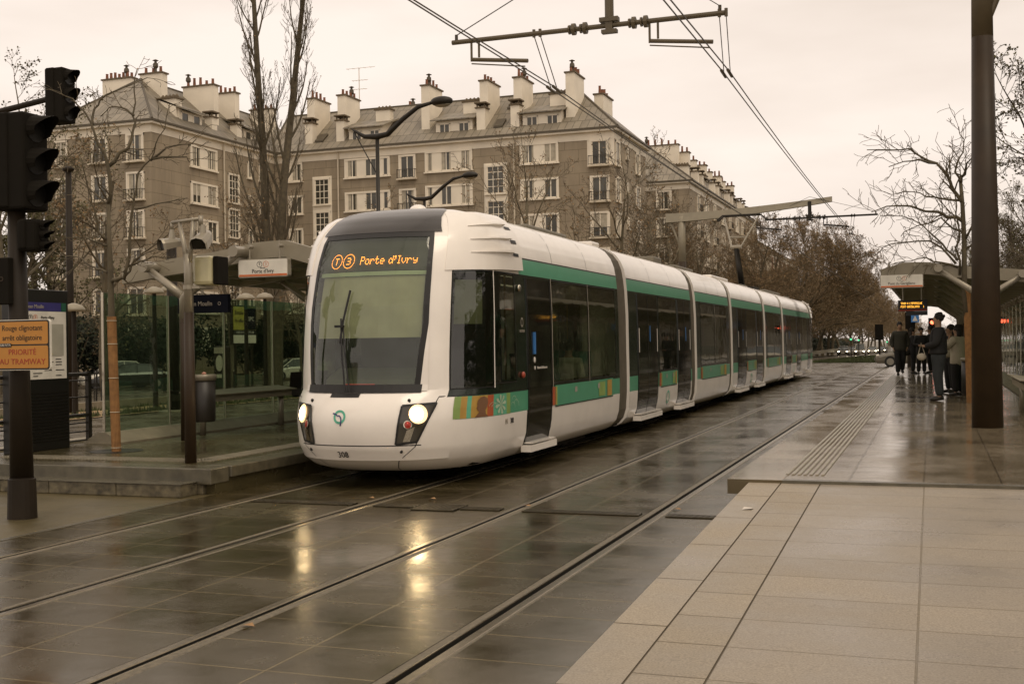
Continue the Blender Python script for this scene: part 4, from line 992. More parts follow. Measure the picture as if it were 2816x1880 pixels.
chimney(WG_, -64.9, -62.0, 79.7, 80.4, 19.5, 24.1, 7, .75, 21); chimney(WG_, -59.3, -57.2, 77.3, 78.0, 20.5, 23.55, 3, .6, 22); chimney(WG_, -58.6, -55.6, 82, 82.7, 19.3, 23.4, 5, .1, 23); chimney(WG_, -58.5, -56.2, 86, 86.7, 19.3, 23.6, 5, 0, 24); chimney(WG_, -58.5, -56.2, 92, 92.7, 19.3, 23.3, 4, .3, 25)
vault(WG_, -56.6, -55.0, 76.0, 76.8, 19.2, 21.1); stack(WG_, -55.4, -54.7, 80.4, 81.1, 18.9, 20.4); stack(WG_, -55.4, -54.7, 84.0, 84.7, 18.9, 20.4)
def dormer_side(par, xf, y0, y1, dx=-2.4):
    mb = MB(); mb.prism([(xf, 18.9), (xf, 20.3), (xf+dx, 21.3), (xf+dx, 18.9)], 'y', y0+.1, y1-.1); d = mb.build('dormer', MATS['trim_white'], par, fix=False)
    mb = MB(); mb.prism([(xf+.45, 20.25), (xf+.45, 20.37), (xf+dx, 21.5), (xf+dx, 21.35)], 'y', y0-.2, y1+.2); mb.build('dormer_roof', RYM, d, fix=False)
    F = Face('side', xf)
    for a in (.1, .58):
        f = MB(); p = MB(); A = y0+(y1-y0)*a; B = A+(y1-y0)*.3
        F.box(f, A, A+.09, 0, .06, 19.1, 20.15); F.box(f, B-.09, B, 0, .06, 19.1, 20.15); F.box(f, A, B, 0, .062, 19.0, 19.12); F.box(f, A, B, 0, .062, 20.08, 20.18)
        F.box(p, A+.05, B-.05, 0, .015, 19.1, 20.1); ff = f.build('window', MATS['trim_white'], d, fix=False); p.build('pane', MATS['pane_dark'], d, fix=False)
dormer_side(WG_, -54.9, 76.2, 79.4); dormer_side(WG_, -54.9, 85.2, 88.2)
# second block down the boulevard and a brick one beyond
B2 = block('apartment_building', 'second grey block down the boulevard, its row of white chimneys stepping away behind trees', -35.5, -24, 122, 172, 0, 0, ((-29.6, 128), (-29.6, 167)), rz0=23.4)
FB = Face('front', 122.0); FC = Face('side', -24.)
for k in range(6):
    d = -2.86*k
    window(B2, FB, -27.6, -25.9, 15.7+d, 17.7+d, 'french', k); window(B2, FB, -32.6, -30.6, 15.7+d, 17.7+d, 'french', k)
    for j, y in enumerate((126, 130.2, 136, 141.5, 147, 152, 157, 162, 167)): window(B2, FC, y, y+(1.6 if j % 2 == 0 else 2.6), 15.8+d, 17.6+d, 'french' if j % 2 == 0 else 'double', j)
for i, y in enumerate((129, 139.5, 150, 160)):
    chimney(B2, -31.2, -26.6, y, y+.8, 19.5, 23.4+.3*(i == 0), 6, .2 if i == 0 else 0, 40+i); chimney(B2, -26.7, -25.6, y+1.0, y+1.9, 19.5, 22.9, 2, 0, 50+i)
    stack(B2, -25.4, -24.6, y+1, y+1.7, 18.9, 20.7); stack(B2, -25.4, -24.6, y+3.8, y+4.5, 18.9, 20.7); vault(B2, -27, -24.9, y-3, y-2.2, 19, 21.0 if i else 20.8)
    dormer_side(B2, -24.6, y+5.0, y+7.6)
B3 = block('apartment_building', 'red brick gabled block farthest down the boulevard, half hidden by brown trees', -36, -24, 188, 222, 0, 0, ((-30, 190), (-30, 219)), ev=15.6, rz0=19.8, wallm=[MATS['trim_dirty'], RED])
FD = Face('side', -24.0)
for k in range(5):
    for y in (190, 195, 200, 206, 212): window(B3, FD, y, y+1.8, 13.2-2.9*k, 14.9-2.9*k, 'plain', k)
# ---------------- trees ----------------
LT = {
 'trunk': [(-10.599, 13.15, 1.02), (-10.614, 13.15, 2.15), (-10.617, 13.15, 2.629), (-10.623, 13.15, 2.935), (-10.631, 13.15, 3.127), (-10.644, 13.15, 3.703)],
 'a': [(-10.644, 13.15, 3.703), (-10.571, 13.104, 3.812), (-10.55, 13.059, 4.205), (-10.613, 13.013, 4.393), (-10.677, 12.967, 4.561), (-10.705, 12.921, 4.783), (-10.894, 12.876, 5.037), (-11.04, 12.83, 5.154), (-11.304, 12.784, 5.263)],
 'b': [(-10.624, 13.15, 4.222), (-10.481, 13.208, 4.374), (-10.386, 13.266, 4.472), (-10.358, 13.324, 4.729), (-10.371, 13.382, 4.933), (-10.396, 13.44, 5.295), (-10.384, 13.497, 5.617)],
 'c': [(-10.883, 13.15, 4.798), (-10.905, 13.194, 4.962), (-10.868, 13.238, 5.103), (-10.76, 13.282, 5.218), (-10.559, 13.326, 5.306), (-10.359, 13.37, 5.374), (-10.183, 13.414, 5.444)],
 'd': [(-10.605, 13.15, 2.628), (-10.472, 13.13, 2.661), (-10.363, 13.109, 2.685), (-10.287, 13.089, 2.824), (-10.244, 13.068, 3.105), (-10.187, 13.048, 3.478), (-10.122, 13.028, 3.661), (-10.092, 13.007, 3.811), (-9.993, 12.987, 4.064), (-9.795, 12.966, 4.235), (-9.688, 12.946, 4.41), (-9.536, 12.925, 4.618), (-9.45, 12.905, 4.921)],
 'e': [(-10.396, 13.15, 2.688), (-10.29, 13.149, 2.77), (-10.183, 13.148, 2.918), (-9.999, 13.147, 3.006), (-9.749, 13.145, 3.071)],
 'f': [(-9.934, 13.15, 4.252), (-9.649, 13.133, 4.399), (-9.414, 13.116, 4.417), (-9.139, 13.099, 4.45)],
 'f2': [(-9.889, 13.15, 4.268), (-9.656, 13.201, 4.297), (-9.425, 13.251, 4.27), (-9.417, 13.302, 4.22)],
 'g': [(-10.673, 13.15, 2.755), (-10.876, 13.198, 2.813), (-11.033, 13.246, 2.86), (-11.191, 13.294, 2.966), (-11.376, 13.342, 3.016), (-11.808, 13.391, 3.096), (-12.201, 13.439, 3.045)],
 'h': [(-10.655, 13.15, 3.128), (-10.7, 13.048, 3.142), (-10.777, 12.947, 3.195), (-10.901, 12.845, 3.211), (-11.186, 12.744, 3.244)],
 'i': [(-10.677, 13.15, 3.206), (-10.755, 13.091, 3.32), (-10.749, 13.032, 3.543), (-10.756, 12.973, 3.69), (-10.762, 12.914, 3.839), (-10.801, 12.855, 4.08), (-10.748, 12.796, 4.238), (-10.882, 12.737, 4.295), (-11.017, 12.678, 4.258)],
 'j': [(-10.207, 13.15, 3.606), (-10.098, 13.262, 3.65), (-9.884, 13.374, 3.727), (-9.579, 13.486, 3.76)],
 'k': [(-10.192, 13.15, 4.877), (-10.319, 13.133, 4.98), (-10.397, 13.116, 5.021), (-10.569, 13.1, 4.994), (-10.697, 13.083, 4.887)],
 'l': [(-10.336, 13.15, 2.829), (-10.207, 13.237, 2.887), (-10.044, 13.325, 2.943), (-9.812, 13.412, 2.959)],
}
RT = {
 'trunk': [(0.669, 26.0, 2.135), (0.622, 26.0, 2.647), (0.637, 26.0, 3.683), (0.612, 26.0, 4.458), (0.583, 26.0, 4.924)],
 'a': [(0.583, 26.0, 4.924), (0.632, 25.734, 5.041), (0.7, 25.469, 5.229), (0.798, 25.203, 5.298)],
 'b': [(0.63, 26.0, 4.457), (0.454, 25.988, 4.776), (0.331, 25.975, 5.092), (0.134, 25.963, 5.336), (-0.157, 25.95, 5.471), (-0.376, 25.938, 5.68), (-0.823, 25.925, 5.663), (-1.274, 25.913, 5.728)],
 'c': [(0.595, 26.0, 4.537), (0.198, 26.089, 4.639), (-0.06, 26.177, 4.671), (-0.356, 26.266, 4.837), (-0.698, 26.354, 4.788)],
 'd': [(0.607, 26.0, 4.11), (0.335, 25.913, 4.193), (0.119, 25.826, 4.312), (-0.391, 25.74, 4.408), (-0.868, 25.653, 4.455), (-1.201, 25.566, 4.355)],
 'e': [(0.505, 26.0, 3.301), (0.328, 26.142, 3.512), (0.113, 26.285, 3.807), (-0.219, 26.427, 4.112), (-0.558, 26.57, 4.322), (-1.062, 26.712, 4.382)],
 'f': [(0.468, 26.0, 3.225), (0.182, 26.128, 3.556), (-0.037, 26.257, 3.733), (-0.563, 26.385, 3.746), (-0.987, 26.514, 3.673), (-1.149, 26.642, 3.507)],
 'g': [(0.537, 26.0, 2.99), (0.47, 25.875, 3.565), (0.544, 25.75, 3.821), (0.476, 25.624, 4.234), (0.478, 25.499, 4.564), (0.375, 25.374, 4.935), (0.344, 25.249, 5.298)],
 'h': [(0.134, 26.0, 5.342), (-0.23, 25.747, 5.389), (-0.519, 25.494, 5.353), (-0.769, 25.241, 5.257)],
 'i': [(0.583, 26.0, 4.924), (0.495, 26.013, 5.125), (0.572, 26.027, 5.432), (0.684, 26.04, 5.659), (0.58, 26.053, 5.94), (0.546, 26.066, 6.062)],
 'j': [(0.622, 26.0, 3.877), (0.409, 26.141, 4.016), (0.192, 26.281, 4.197), (-0.068, 26.422, 4.144), (-0.41, 26.562, 4.053), (-0.644, 26.703, 3.915)],
 'k': [(0.503, 26.0, 3.146), (0.176, 25.952, 3.233), (-0.114, 25.905, 3.358), (-0.409, 25.857, 3.328), (-0.705, 25.81, 3.258)],
 'l': [(0.637, 26.0, 3.683), (0.909, 25.849, 4.234), (1.088, 25.698, 4.78), (1.262, 25.547, 5.127)],
 'm': [(0.634, 26.0, 3.49), (0.976, 25.938, 3.74), (1.332, 25.875, 4.024)],
}
mat("bark", (.10, .08, .047), .85, var=.3, scale=5, bump=.5, bscale=20); mat("bark_pale", (.14, .115, .07), .85, var=.4, scale=2); mat("twig", (.11, .085, .050), .9, var=.2)
mat("twig_brown", (.17, .122, .065), .9, var=.3, scale=.4); mat("leaf_brown", (.20, .125, .055), .8, var=.4, scale=.6); mat("leaf_olive", (.085, .075, .025), .8, var=.4, scale=.6)
mat("evergreen", (.020, .026, .012), .8, var=.6, scale=.7); mat("evergreen_light", (.05, .06, .02), .8, var=.5, scale=.8); mat("blossom", (.22, .23, .12), .8, var=.3)
mat("reed", (.27, .135, .045), .8, var=.25, scale=12); mat("tie", (.5, .45, .33), .6)
def seg(mb, p, q, r0, r1, n=3):
    d = (q-p)
    if d.length < 1e-6: return
    d.normalize(); a = d.orthogonal().normalized(); b = d.cross(a); i0 = len(mb.v)
    for (c, r) in ((p, r0), (q, r1)):
        for k in range(n):
            t = 2*pi*k/n; v = c+(a*cos(t)+b*sin(t))*r; mb.v.append((v.x, v.y, v.z))
    for k in range(n): j = (k+1) % n; mb.f.append((i0+k, i0+j, i0+n+j, i0+n+k)); mb.mi.append(mb.m)
def leafq(mb, p, s, rnd):
    a = Vector((rnd.gauss(0, 1), rnd.gauss(0, 1), rnd.gauss(0, 1))).normalized(); b = a.orthogonal().normalized()
    i0 = len(mb.v)
    for v in (p-a*s, p+b*s*.7, p+a*s, p-b*s*.7): mb.v.append((v.x, v.y, v.z))
    mb.f.append((i0, i0+1, i0+2, i0+3)); mb.mi.append(mb.m)
def grow(tr, cr, lf, p, d, L, r, lv, P, rnd):
    n = P.get('segs', 4); pts = [p]; dd = d.copy(); rr = [r]
    for i in range(n):
        dd = (dd + Vector((rnd.gauss(0, 1), rnd.gauss(0, 1), rnd.gauss(0, 1)))*P['wig'] + Vector((0, 0, P['up'][min(lv, len(P['up'])-1)]))).normalized()
        pts.append(pts[-1]+dd*L/n); rr.append(max(P['rmin'], r*(1-.75*(i+1)/n)))
    mb = tr if lv <= P['tl'] else cr
    for i in range(n): seg(mb, pts[i], pts[i+1], rr[i], rr[i+1], 6 if lv == 0 else (5 if lv == 1 else 3))
    if lv >= P['levels']:
        if rnd.random() < P['leaf']: leafq(lf, pts[-1], P.get('ls', .06), rnd)
        if rnd.random() < P['leaf']: leafq(lf, pts[-2]+Vector((rnd.gauss(0, .08), rnd.gauss(0, .08), rnd.gauss(0, .08))), P.get('ls', .06), rnd)
        return
    nc = P['nc'][min(lv, len(P['nc'])-1)]
    for k in range(nc):
        t = P['t0'][min(lv, len(P['t0'])-1)] + (1-P['t0'][min(lv, len(P['t0'])-1)])*(k+rnd.random())/nc
        i = min(n-1, int(t*n)); q = pts[i].lerp(pts[i+1], t*n-i); bd = (pts[i+1]-pts[i]).normalized()
        az = rnd.random()*2*pi; o = bd.orthogonal().normalized(); side = (o*cos(az)+bd.cross(o)*sin(az)); an = radians(P['ang'][min(lv, len(P['ang'])-1)])*rnd.uniform(.7, 1.25)
        nd = (bd*cos(an)+side*sin(an)).normalized(); lr = P['lr'][min(lv, len(P['lr'])-1)]
        grow(tr, cr, lf, q, nd, L*lr*rnd.uniform(.7, 1.15)*(1.15-.5*t), max(P['rmin'], rr[i]*P.get('rr', .55)), lv+1, P, rnd)
def make_tree(name, label, cat, P, h, r, seed, loc, group, barkm, twigm, leafm, stems=1, parts=('trunk', 'crown')):
    rnd = random.Random(seed); t = thing(name, label, cat, loc, group); tr, cr, lf = MB(), MB(), MB()
    for s in range(stems):
        grow(tr, cr, lf, Vector((rnd.uniform(-.2, .2)*(stems > 1), rnd.uniform(-.2, .2)*(stems > 1), 0)), Vector((rnd.uniform(-.045, .045), rnd.uniform(-.045, .045), 1)).normalized(), h, r, 0, P, rnd)
    tr.build('trunk', MATS[barkm], t, local=True, fix=False)
    b = len(cr.v); cr.v += lf.v; cr.mi += [1]*len(lf.f); cr.f += [tuple(i+b for i in f) for f in lf.f]
    cr.build('crown', [MATS[twigm], MATS[leafm]], t, local=True, fix=False)
    return t
def limb_tree(t, D, trunk_r, lr, seed, twigs, tl, dens, base):
    rnd = random.Random(seed); tr, cr, lf = MB(), MB(), MB()
    P = dict(segs=4, wig=.22, up=[.05, .03, .02], rmin=.0035*dens, tl=-1, levels=2, leaf=0, nc=[4, 3], t0=[.25, .25], ang=[45, 40], lr=[.6, .6], rr=.6)
    for k, pts in D.items():
        pts = [Vector(p) for p in pts]
        if k == 'trunk':
            n = len(pts); tr.tube(pts, [trunk_r*(1-.45*i/(n-1)) for i in range(n)], 9)
        else:
            n = len(pts); r0 = lr*(1 if k in ('a', 'b', 'd') else .62); rad = [max(.006*dens, r0*(1-.85*i/(n-1))) for i in range(n)]
            # soften the polyline
            q = [pts[0]]; qr = [rad[0]]
            for i in range(n-1):
                for s in (1, 2):
                    v = pts[i].lerp(pts[i+1], s/2); q.append(v+Vector((rnd.gauss(0, 1), rnd.gauss(0, 1), rnd.gauss(0, 1)))*.012*dens); qr.append(rad[i]+(rad[i+1]-rad[i])*s/2)
            tr.tube(q, qr, 6)
            for i in range(2, len(q)):
                for w_ in range(twigs):
                    if rnd.random() < .75:
                        dd = (q[i]-q[i-1]).normalized(); o = dd.orthogonal().normalized(); az = rnd.random()*2*pi; sd = o*cos(az)+dd.cross(o)*sin(az)
                        grow(tr, cr, lf, q[i].lerp(q[i-1], rnd.random()), (dd*.7+sd*.8).normalized(), tl*rnd.uniform(.5, 1.2), max(.004*dens, qr[i]*.5), 1, P, rnd)
    tr.build('trunk', MATS['bark'], t, smooth=True); cr.build('crown', MATS['twig'], t, fix=False)
lt = thing('young_tree', 'young bare tree on the left platform with its trunk wrapped in reed matting', 'tree', (-10.5, 13.15, .3))
limb_tree(lt, LT, .050, .030, 4, 1, .34, 1.0, .3)
mb = MB()
b0, b1 = Vector(LT['trunk'][0]), Vector(LT['trunk'][1]); b0 = Vector((-10.565, 13.15, .28))
n = 17
for k in range(n):
    a = 2*pi*k/n; d = Vector((cos(a), sin(a), 0)); mb.tube([b0+d*.052, b1+d*.050], .0125, 5)
wr = mb.build('reed_wrap', MATS['reed'], lt)
for f in (.04, .3, .55, .8, .97):
    mb = MB(); c = b0.lerp(b1, f); r = .066
    mb.tube([c+Vector((cos(a*pi/8)*r, sin(a*pi/8)*r, 0)) for a in range(17)], .005, 4)
    mb.build('wire_tie', MATS['tie'], wr)
mb = MB(); mb.lathe((-10.60, 13.2, .301), [(.36, 0), (.36, .004), (.2, .005), (.2, .002)], 20); tag(mb.build('tree_pit', MATS['iron']), 'dark round tree pit at the foot of the reed wrapped tree', 'tree pit')
rt = thing('young_tree', 'young bare tree with reed wrap on the right platform, seen beside the big dark mast', 'tree', (.72, 26, .33))
limb_tree(rt, RT, .066, .042, 9, 2, .62, 1.5, .33)
mb = MB()
for k in range(22):
    a = 2*pi*k/22; mb.tube([(.72+.075*cos(a), 26+.075*sin(a), .33), (.69+.07*cos(a), 26+.07*sin(a), 2.2)], .013, 5)
mb.tube([(.72, 26, .3), (.69, 26, 2.6), Vector(RT['trunk'][1])], .058, 8)
mb.build('reed_wrap', MATS['reed'], rt)
# tall poplar
P_pop = dict(segs=9, wig=.035, up=[.02, .16, .12, .08], rmin=.009, tl=1, levels=4, leaf=.03, nc=[26, 6, 4, 3], t0=[.16, .15, .1, .1], ang=[32, 28, 34, 36], lr=[.17, .45, .5, .5], rr=.36, ls=.06)
pop = make_tree('poplar_tree', 'very tall narrow bare poplar with upright stems, cut off by the photo top', 'tree', P_pop, 26.5, .36, 12, (-36.6, 60, -.6), None, 'bark', 'twig', 'leaf_brown', stems=2)
# trees of the left square, thin with some brown leaves
P_sq = dict(segs=5, wig=.14, up=[.02, .05, .04, .0], rmin=.009, tl=1, levels=4, leaf=.42, nc=[7, 5, 5, 4], t0=[.28, .2, .15, .1], ang=[52, 46, 44, 45], lr=[.55, .55, .55, .5], rr=.5, ls=.055)
sqA = make_tree('street_tree', 'bare tree with brown leaf clusters in front of the poplar trunk', 'tree', P_sq, 9.0, .20, 5, (-34.5, 56, -.6), 'leafy brown trees on the left square', 'bark', 'twig', 'leaf_brown')
sqB = make_tree('street_tree', 'tall yellowing tree at the far left edge behind the traffic lights', 'tree', dict(P_sq, leaf=.7, ls=.075, lr=[.5, .5, .55, .5]), 15.5, .26, 8, (-47, 49, -.6), 'leafy brown trees on the left square', 'bark', 'twig', 'leaf_olive')
copy_tree(sqA, (-30.5, 59.5, -.6), 2.1, 'bare tree with brown leaf clusters just left of the tram roof, right of the poplar')
copy_tree(sqA, (-39.5, 60, -.6), 4.0, 'bare brown tree between the poplar and the corner block')
copy_tree(sqA, (-42.5, 52, -.6), 1.1, 'bare brown tree in front of the corner block, behind the left canopy')
copy_tree(sqB, (-41.5, 41, -.6), 3.3, 'yellowing tree behind the round lamp post left of the wrapped tree'); bpy.data.objects['street_tree.004'].scale = (.62, .62, .55)
copy_tree(sqA, (-27, 47, -.6), 5.2, 'slim bare tree seen through the shelter glass behind the advert board'); bpy.data.objects['street_tree.005'].scale = (.7, .7, .62)
copy_tree(sqA, (-31, 38, -.6), .4, 'slim bare tree with a guard seen through the glass just right of the wrapped trunk'); bpy.data.objects['street_tree.006'].scale = (.6, .6, .55)
# dark evergreen shrubs behind the left street
def shrub(label, loc, sx, h, seed, m1='evergreen', m2='evergreen_light', frac=.12, n=5200, group='dark evergreen shrubs behind the left street'):
    rnd = random.Random(seed); t = thing('evergreen_shrub', label, 'shrub', loc, group); mb = MB()
    lobes = [(rnd.uniform(-sx, sx)*.7, rnd.uniform(-sx, sx)*.5, h*rnd.uniform(.3, .72), sx*rnd.uniform(.35, .6)) for _ in range(9)]
    for k in range(n):
        c = rnd.choice(lobes); v = Vector((rnd.gauss(0, 1), rnd.gauss(0, 1), rnd.gauss(0, 1))).normalized()*(rnd.random()**.4)
        p = Vector((c[0]+v.x*c[3], c[1]+v.y*c[3], max(.05, c[2]+v.z*h*.33))); mb.m = 1 if rnd.random() < frac else 0; leafq(mb, p, rnd.uniform(.07, .15), rnd)
    mb.build('foliage', [MATS[m1], MATS[m2]], t, local=True, fix=False)
    mb = MB()
    for k in range(5): mb.tube([(0, 0, 0), (rnd.uniform(-sx, sx)*.4, rnd.uniform(-sx, sx)*.3, h*.6)], .05, 5)
    mb.build('stem', MATS['bark'], t, local=True); return t
shA = shrub('dark evergreen shrub straight behind the wrapped tree trunk', (-50, 52, -.5), 3.2, 4.6, 1)
shB = shrub('dark evergreen shrub between the silver car and the totem', (-50.5, 46, -.5), 3.0, 5.0, 2)
for (s, x, y, r, lab) in ((shB, -50, 58, 1, 'dark evergreen shrub behind the dark estate car'), (shA, -49.5, 64, 2, 'dark evergreen shrub behind the twin grey posts'), (shB, -49.5, 70, 3, 'dark evergreen shrub behind the litter bin'), (shA, -49, 76, 4, 'dark evergreen shrub behind the yellow advert board'), (shB, -48.5, 82, 5, 'dark evergreen shrub behind the white car'), (shA, -51, 40, 6, 'dark evergreen shrub at the far left behind the yellow sign'), (shB, -43, 79, 2.5, 'dark evergreen shrub farthest right, seen beside the tram front')):
    copy_tree(s, (x, y, -.5), r, lab)
shrub('small rounded shrub with pale blossoms above the silver car', (-47.3, 50.2, -.5), 1.3, 3.0, 7, 'evergreen_light', 'blossom', .35, 2600, None)
# boulevard plane trees
P_pl = dict(segs=5, wig=.14, up=[.03, .09, .06, .04], rmin=.012, tl=1, levels=4, leaf=.20, nc=[8, 6, 5, 4], t0=[.22, .18, .12, .1], ang=[42, 40, 40, 42], lr=[.58, .52, .52, .5], rr=.5, ls=.09)
P_br = dict(P_pl, nc=[17, 9, 6, 5], leaf=.42, ls=.085, rmin=.013, ang=[46, 42, 42, 45], lr=[.46, .5, .5, .5], t0=[.12, .1, .1, .1])
plA = make_tree('plane_tree', 'pale barked bare plane tree in front of the end wall of the long block', 'tree', P_pl, 12.6, .26, 31, (-18.5, 67, -.2), 'bare plane trees along the boulevard', 'bark_pale', 'twig', 'leaf_brown')
plB = make_tree('plane_tree', 'pale barked bare plane tree just left of the grey tram mast', 'tree', P_pl, 12.6, .24, 32, (-17.5, 77, -.2), 'bare plane trees along the boulevard', 'bark_pale', 'twig', 'leaf_brown')
brA = make_tree('plane_tree', 'dense brown tree, first of the brown row beyond the crossing', 'tree', P_br, 15.0, .26, 33, (-15.5, 97, -.1), 'bare plane trees along the boulevard', 'bark', 'twig_brown', 'leaf_brown')
brB = make_tree('plane_tree', 'dense brown tree, second of the brown row beyond the crossing', 'tree', P_br, 15.5, .26, 34, (-15.2, 107, -.2), 'bare plane trees along the boulevard', 'bark', 'twig_brown', 'leaf_brown')
copy_tree(plB, (-19.5, 58, -.2), 1.7, 'pale barked bare plane tree nearest the camera, at the right end of the long facade')
copy_tree(plA, (-17.3, 86, -.1), 2.9, 'pale barked bare plane tree just right of the grey tram mast')
copy_tree(plB, (-20.5, 94, -.1), 4.1, 'pale barked bare plane tree in front of the second grey block')
copy_tree(plA, (-20.5, 106, -.1), 5.1, 'pale barked bare plane tree halfway along the second grey block')
random.seed(8)
names = ['third', 'fourth', 'fifth', 'sixth', 'seventh', 'eighth', 'ninth', 'tenth', 'eleventh', 'twelfth', 'thirteenth', 'fourteenth', 'fifteenth', 'sixteenth', 'seventeenth', 'eighteenth', 'nineteenth', 'twentieth', 'twenty-first', 'twenty-second', 'twenty-third', 'twenty-fourth', 'twenty-fifth', 'twenty-sixth']
for k in range(20):
    y = 116+k*9+max(0, k-9)*9+random.uniform(-1, 1); c = copy_tree((brA, brB)[k % 2], (-15.2+random.uniform(-.5, .5), y, far_drop(y)+.08), random.random()*6, 'dense brown tree, %s of the brown row beyond the crossing' % names[k]); s = random.uniform(.98, 1.14)+.004*k; yy = min(1., max(0., (y-97)/60)); s = .66+.31*yy; c.scale = (s*1.02, s*1.02, s); c.location.x -= .5
brA.scale = (.70, .70, .64); brB.scale = (.72, .72, .68)
for k in range(10):
    y = 118+k*15; c = copy_tree((brB, brA)[k % 2], (-22.0, y, far_drop(y)+.08), random.random()*6, 'brown tree of the hidden second row behind the boulevard trees, %s from the crossing' % (['first', 'second']+names)[k]); c.scale = (.75, .75, .62)
for k in range(9):
    y = 300+k*22; c = copy_tree((brB, brA)[k % 2], (-6+k*2.0, y, far_drop(y)), random.random()*6, 'far brown tree closing the end of the boulevard, %s from the left' % (['first', 'second']+names)[k]); c.scale = (.7, .7, .38)
for o_, s_ in (('plane_tree', .84), ('plane_tree.001', .80)): bpy.data.objects[o_].scale = (s_, s_, s_)
for o_ in list(bpy.data.objects):
    if o_.parent is None and o_.name.startswith('plane_tree') and o_.get('label', '').startswith('pale barked') and o_.scale.x == 1: o_.scale = (.8, .8, .8)
# right side row beyond the right shelter; out-of-view trees added to darken tram reflections
plR = make_tree('plane_tree', 'dark bare tree at the right edge beyond the right shelter, first of its row', 'tree', dict(P_br, leaf=.3), 13.5, .26, 41, (10.5, 60, 0), 'dark trees along the right hand road', 'bark', 'twig', 'leaf_olive')
for k, y in enumerate((26, 35, 43, 51, 70, 80, 92, 104, 118, 134, 146, 158, 8, 17, 170, 182, 194, 206, 220, 234, 250, 270)):
    c = copy_tree(plR, (10.5+random.uniform(-.6, .6)+(1 if y < 50 else 0), y, 0), random.random()*6, 'dark bare tree beyond the right shelter, %s of its row' % (['second']+names)[k]); s = random.uniform(.92, 1.1); c.scale = (s, s, s)
hr = shrub('dark hedge clump added beyond the right shelter for tram reflections, nearest the mast', (14, 26, 0), 4.5, 4.0, 5, frac=.05, n=4000, group='dark hedge clumps added for tram reflections')  # hedge added to thicken the dark backdrop mirrored in the tram windows
for k, y in enumerate((18, 34, 43, 52, 62)): copy_tree(hr, (14, y, 0), k, 'dark hedge clump added beyond the right shelter for tram reflections, %s along the road' % (['second']+names)[k])

for k in range(14):
    y = 92+k*16; copy_tree(shA, (-24.5 if k > 1 else -27, y, far_drop(y)), k*1.3, 'dark undergrowth behind the boulevard tree trunks, %s clump from the crossing' % (['nearest', 'next nearest']+names)[k]).scale = (2.2, 2.6, .75)
for k, (x, y) in enumerate(((-53, 58), (-56, 63))): copy_tree(sqB, (x, y, -.6), k*1.7, 'yellowing tree behind the far left edge, %s behind the first' % names[k]); copy_tree(shB, (x, y+3, -.6), k, 'dark shrub under the yellowing trees at the far left, %s one' % names[k])

sqC = make_tree('street_tree', 'dense olive leafed tree filling the far left edge behind the traffic light', 'tree', dict(P_sq, leaf=1.0, ls=.10, nc=[9, 6, 5, 5], t0=[.12, .1, .1, .1], lr=[.5, .5, .55, .5]), 10.0, .2, 18, (-49.5, 53, -.6), 'leafy brown trees on the left square', 'bark', 'twig', 'leaf_olive')
for k, (x, y) in enumerate(((-51.5, 60), (-52.5, 55.5))): copy_tree(sqC, (x, y, -.6), k*1.9+1, 'dense olive leafed tree at the far left edge, %s behind the first' % names[k])

for k in range(16):
    y = 395+k*30; c = copy_tree((brA, brB)[k % 2], (-16.0+random.uniform(-.6, .6), y, far_drop(y)), random.random()*6, 'tiny far brown tree near the vanishing point of the boulevard, %s beyond the main row' % (['first', 'second']+names)[k]); c.scale = (1.05, 1.2, .98)
# ---------------- shelters, signs and street furniture ----------------
mat("sign_white", (.72, .68, .58), .45); mat("sign_orange", (.60, .15, .04), .45); mat("sign_navy", (.006, .007, .012), .7, spec=.1); mat("sign_green", (.02, .10, .06), .4)
mat("sign_yellow", (.50, .22, .035), .5, var=.06); mat("sign_red", (.36, .045, .02), .5); mat("ad_yellow", (.40, .36, .06), .5); mat("map_grey", (.40, .38, .30), .5); mat("cream", (.52, .47, .27), .35, coat=.3)
mat("deck_under", (.24, .20, .13), .4, var=.25, scale=2); mat("bin_black", (.022, .018, .013), .45); mat("wood_grey", (.20, .17, .115), .5, var=.2)
mat("green_lamp", (.1, .6, .3), .4, em=(.1, .8, .35), es=1.2); mat("red_light", (.8, .1, .05), .4, em=(1, .12, .05), es=6); mat("head_light", (1, .9, .7), .4, em=(1, .85, .6), es=14)
DECK = glass('deck_glass', (.16, .15, .10), .55, rough=.15, tint=(.55, .56, .42))
SG = glass("screen_glass", (.06, .085, .06), .15, tint=(.70, .80, .68))
def ringm(mb, c, n, r0, r1, seg=24):
    n = Vector(n).normalized(); a = n.orthogonal().normalized(); b = n.cross(a); c = Vector(c)
    for k in range(seg):
        p, q = 2*pi*k/seg, 2*pi*(k+1)/seg
        A = a*cos(p)+b*sin(p); B = a*cos(q)+b*sin(q); mb.quad(c+A*r0, c+A*r1, c+B*r1, c+B*r0)
def curve_z(u):   # canopy height profile: u = distance inward from the track-side tip
    pts = [(0, 3.16), (.45, 3.29), (.9, 3.285), (1.6, 3.17), (2.4, 3.10), (3.4, 2.98)]
    return itp(pts, u)
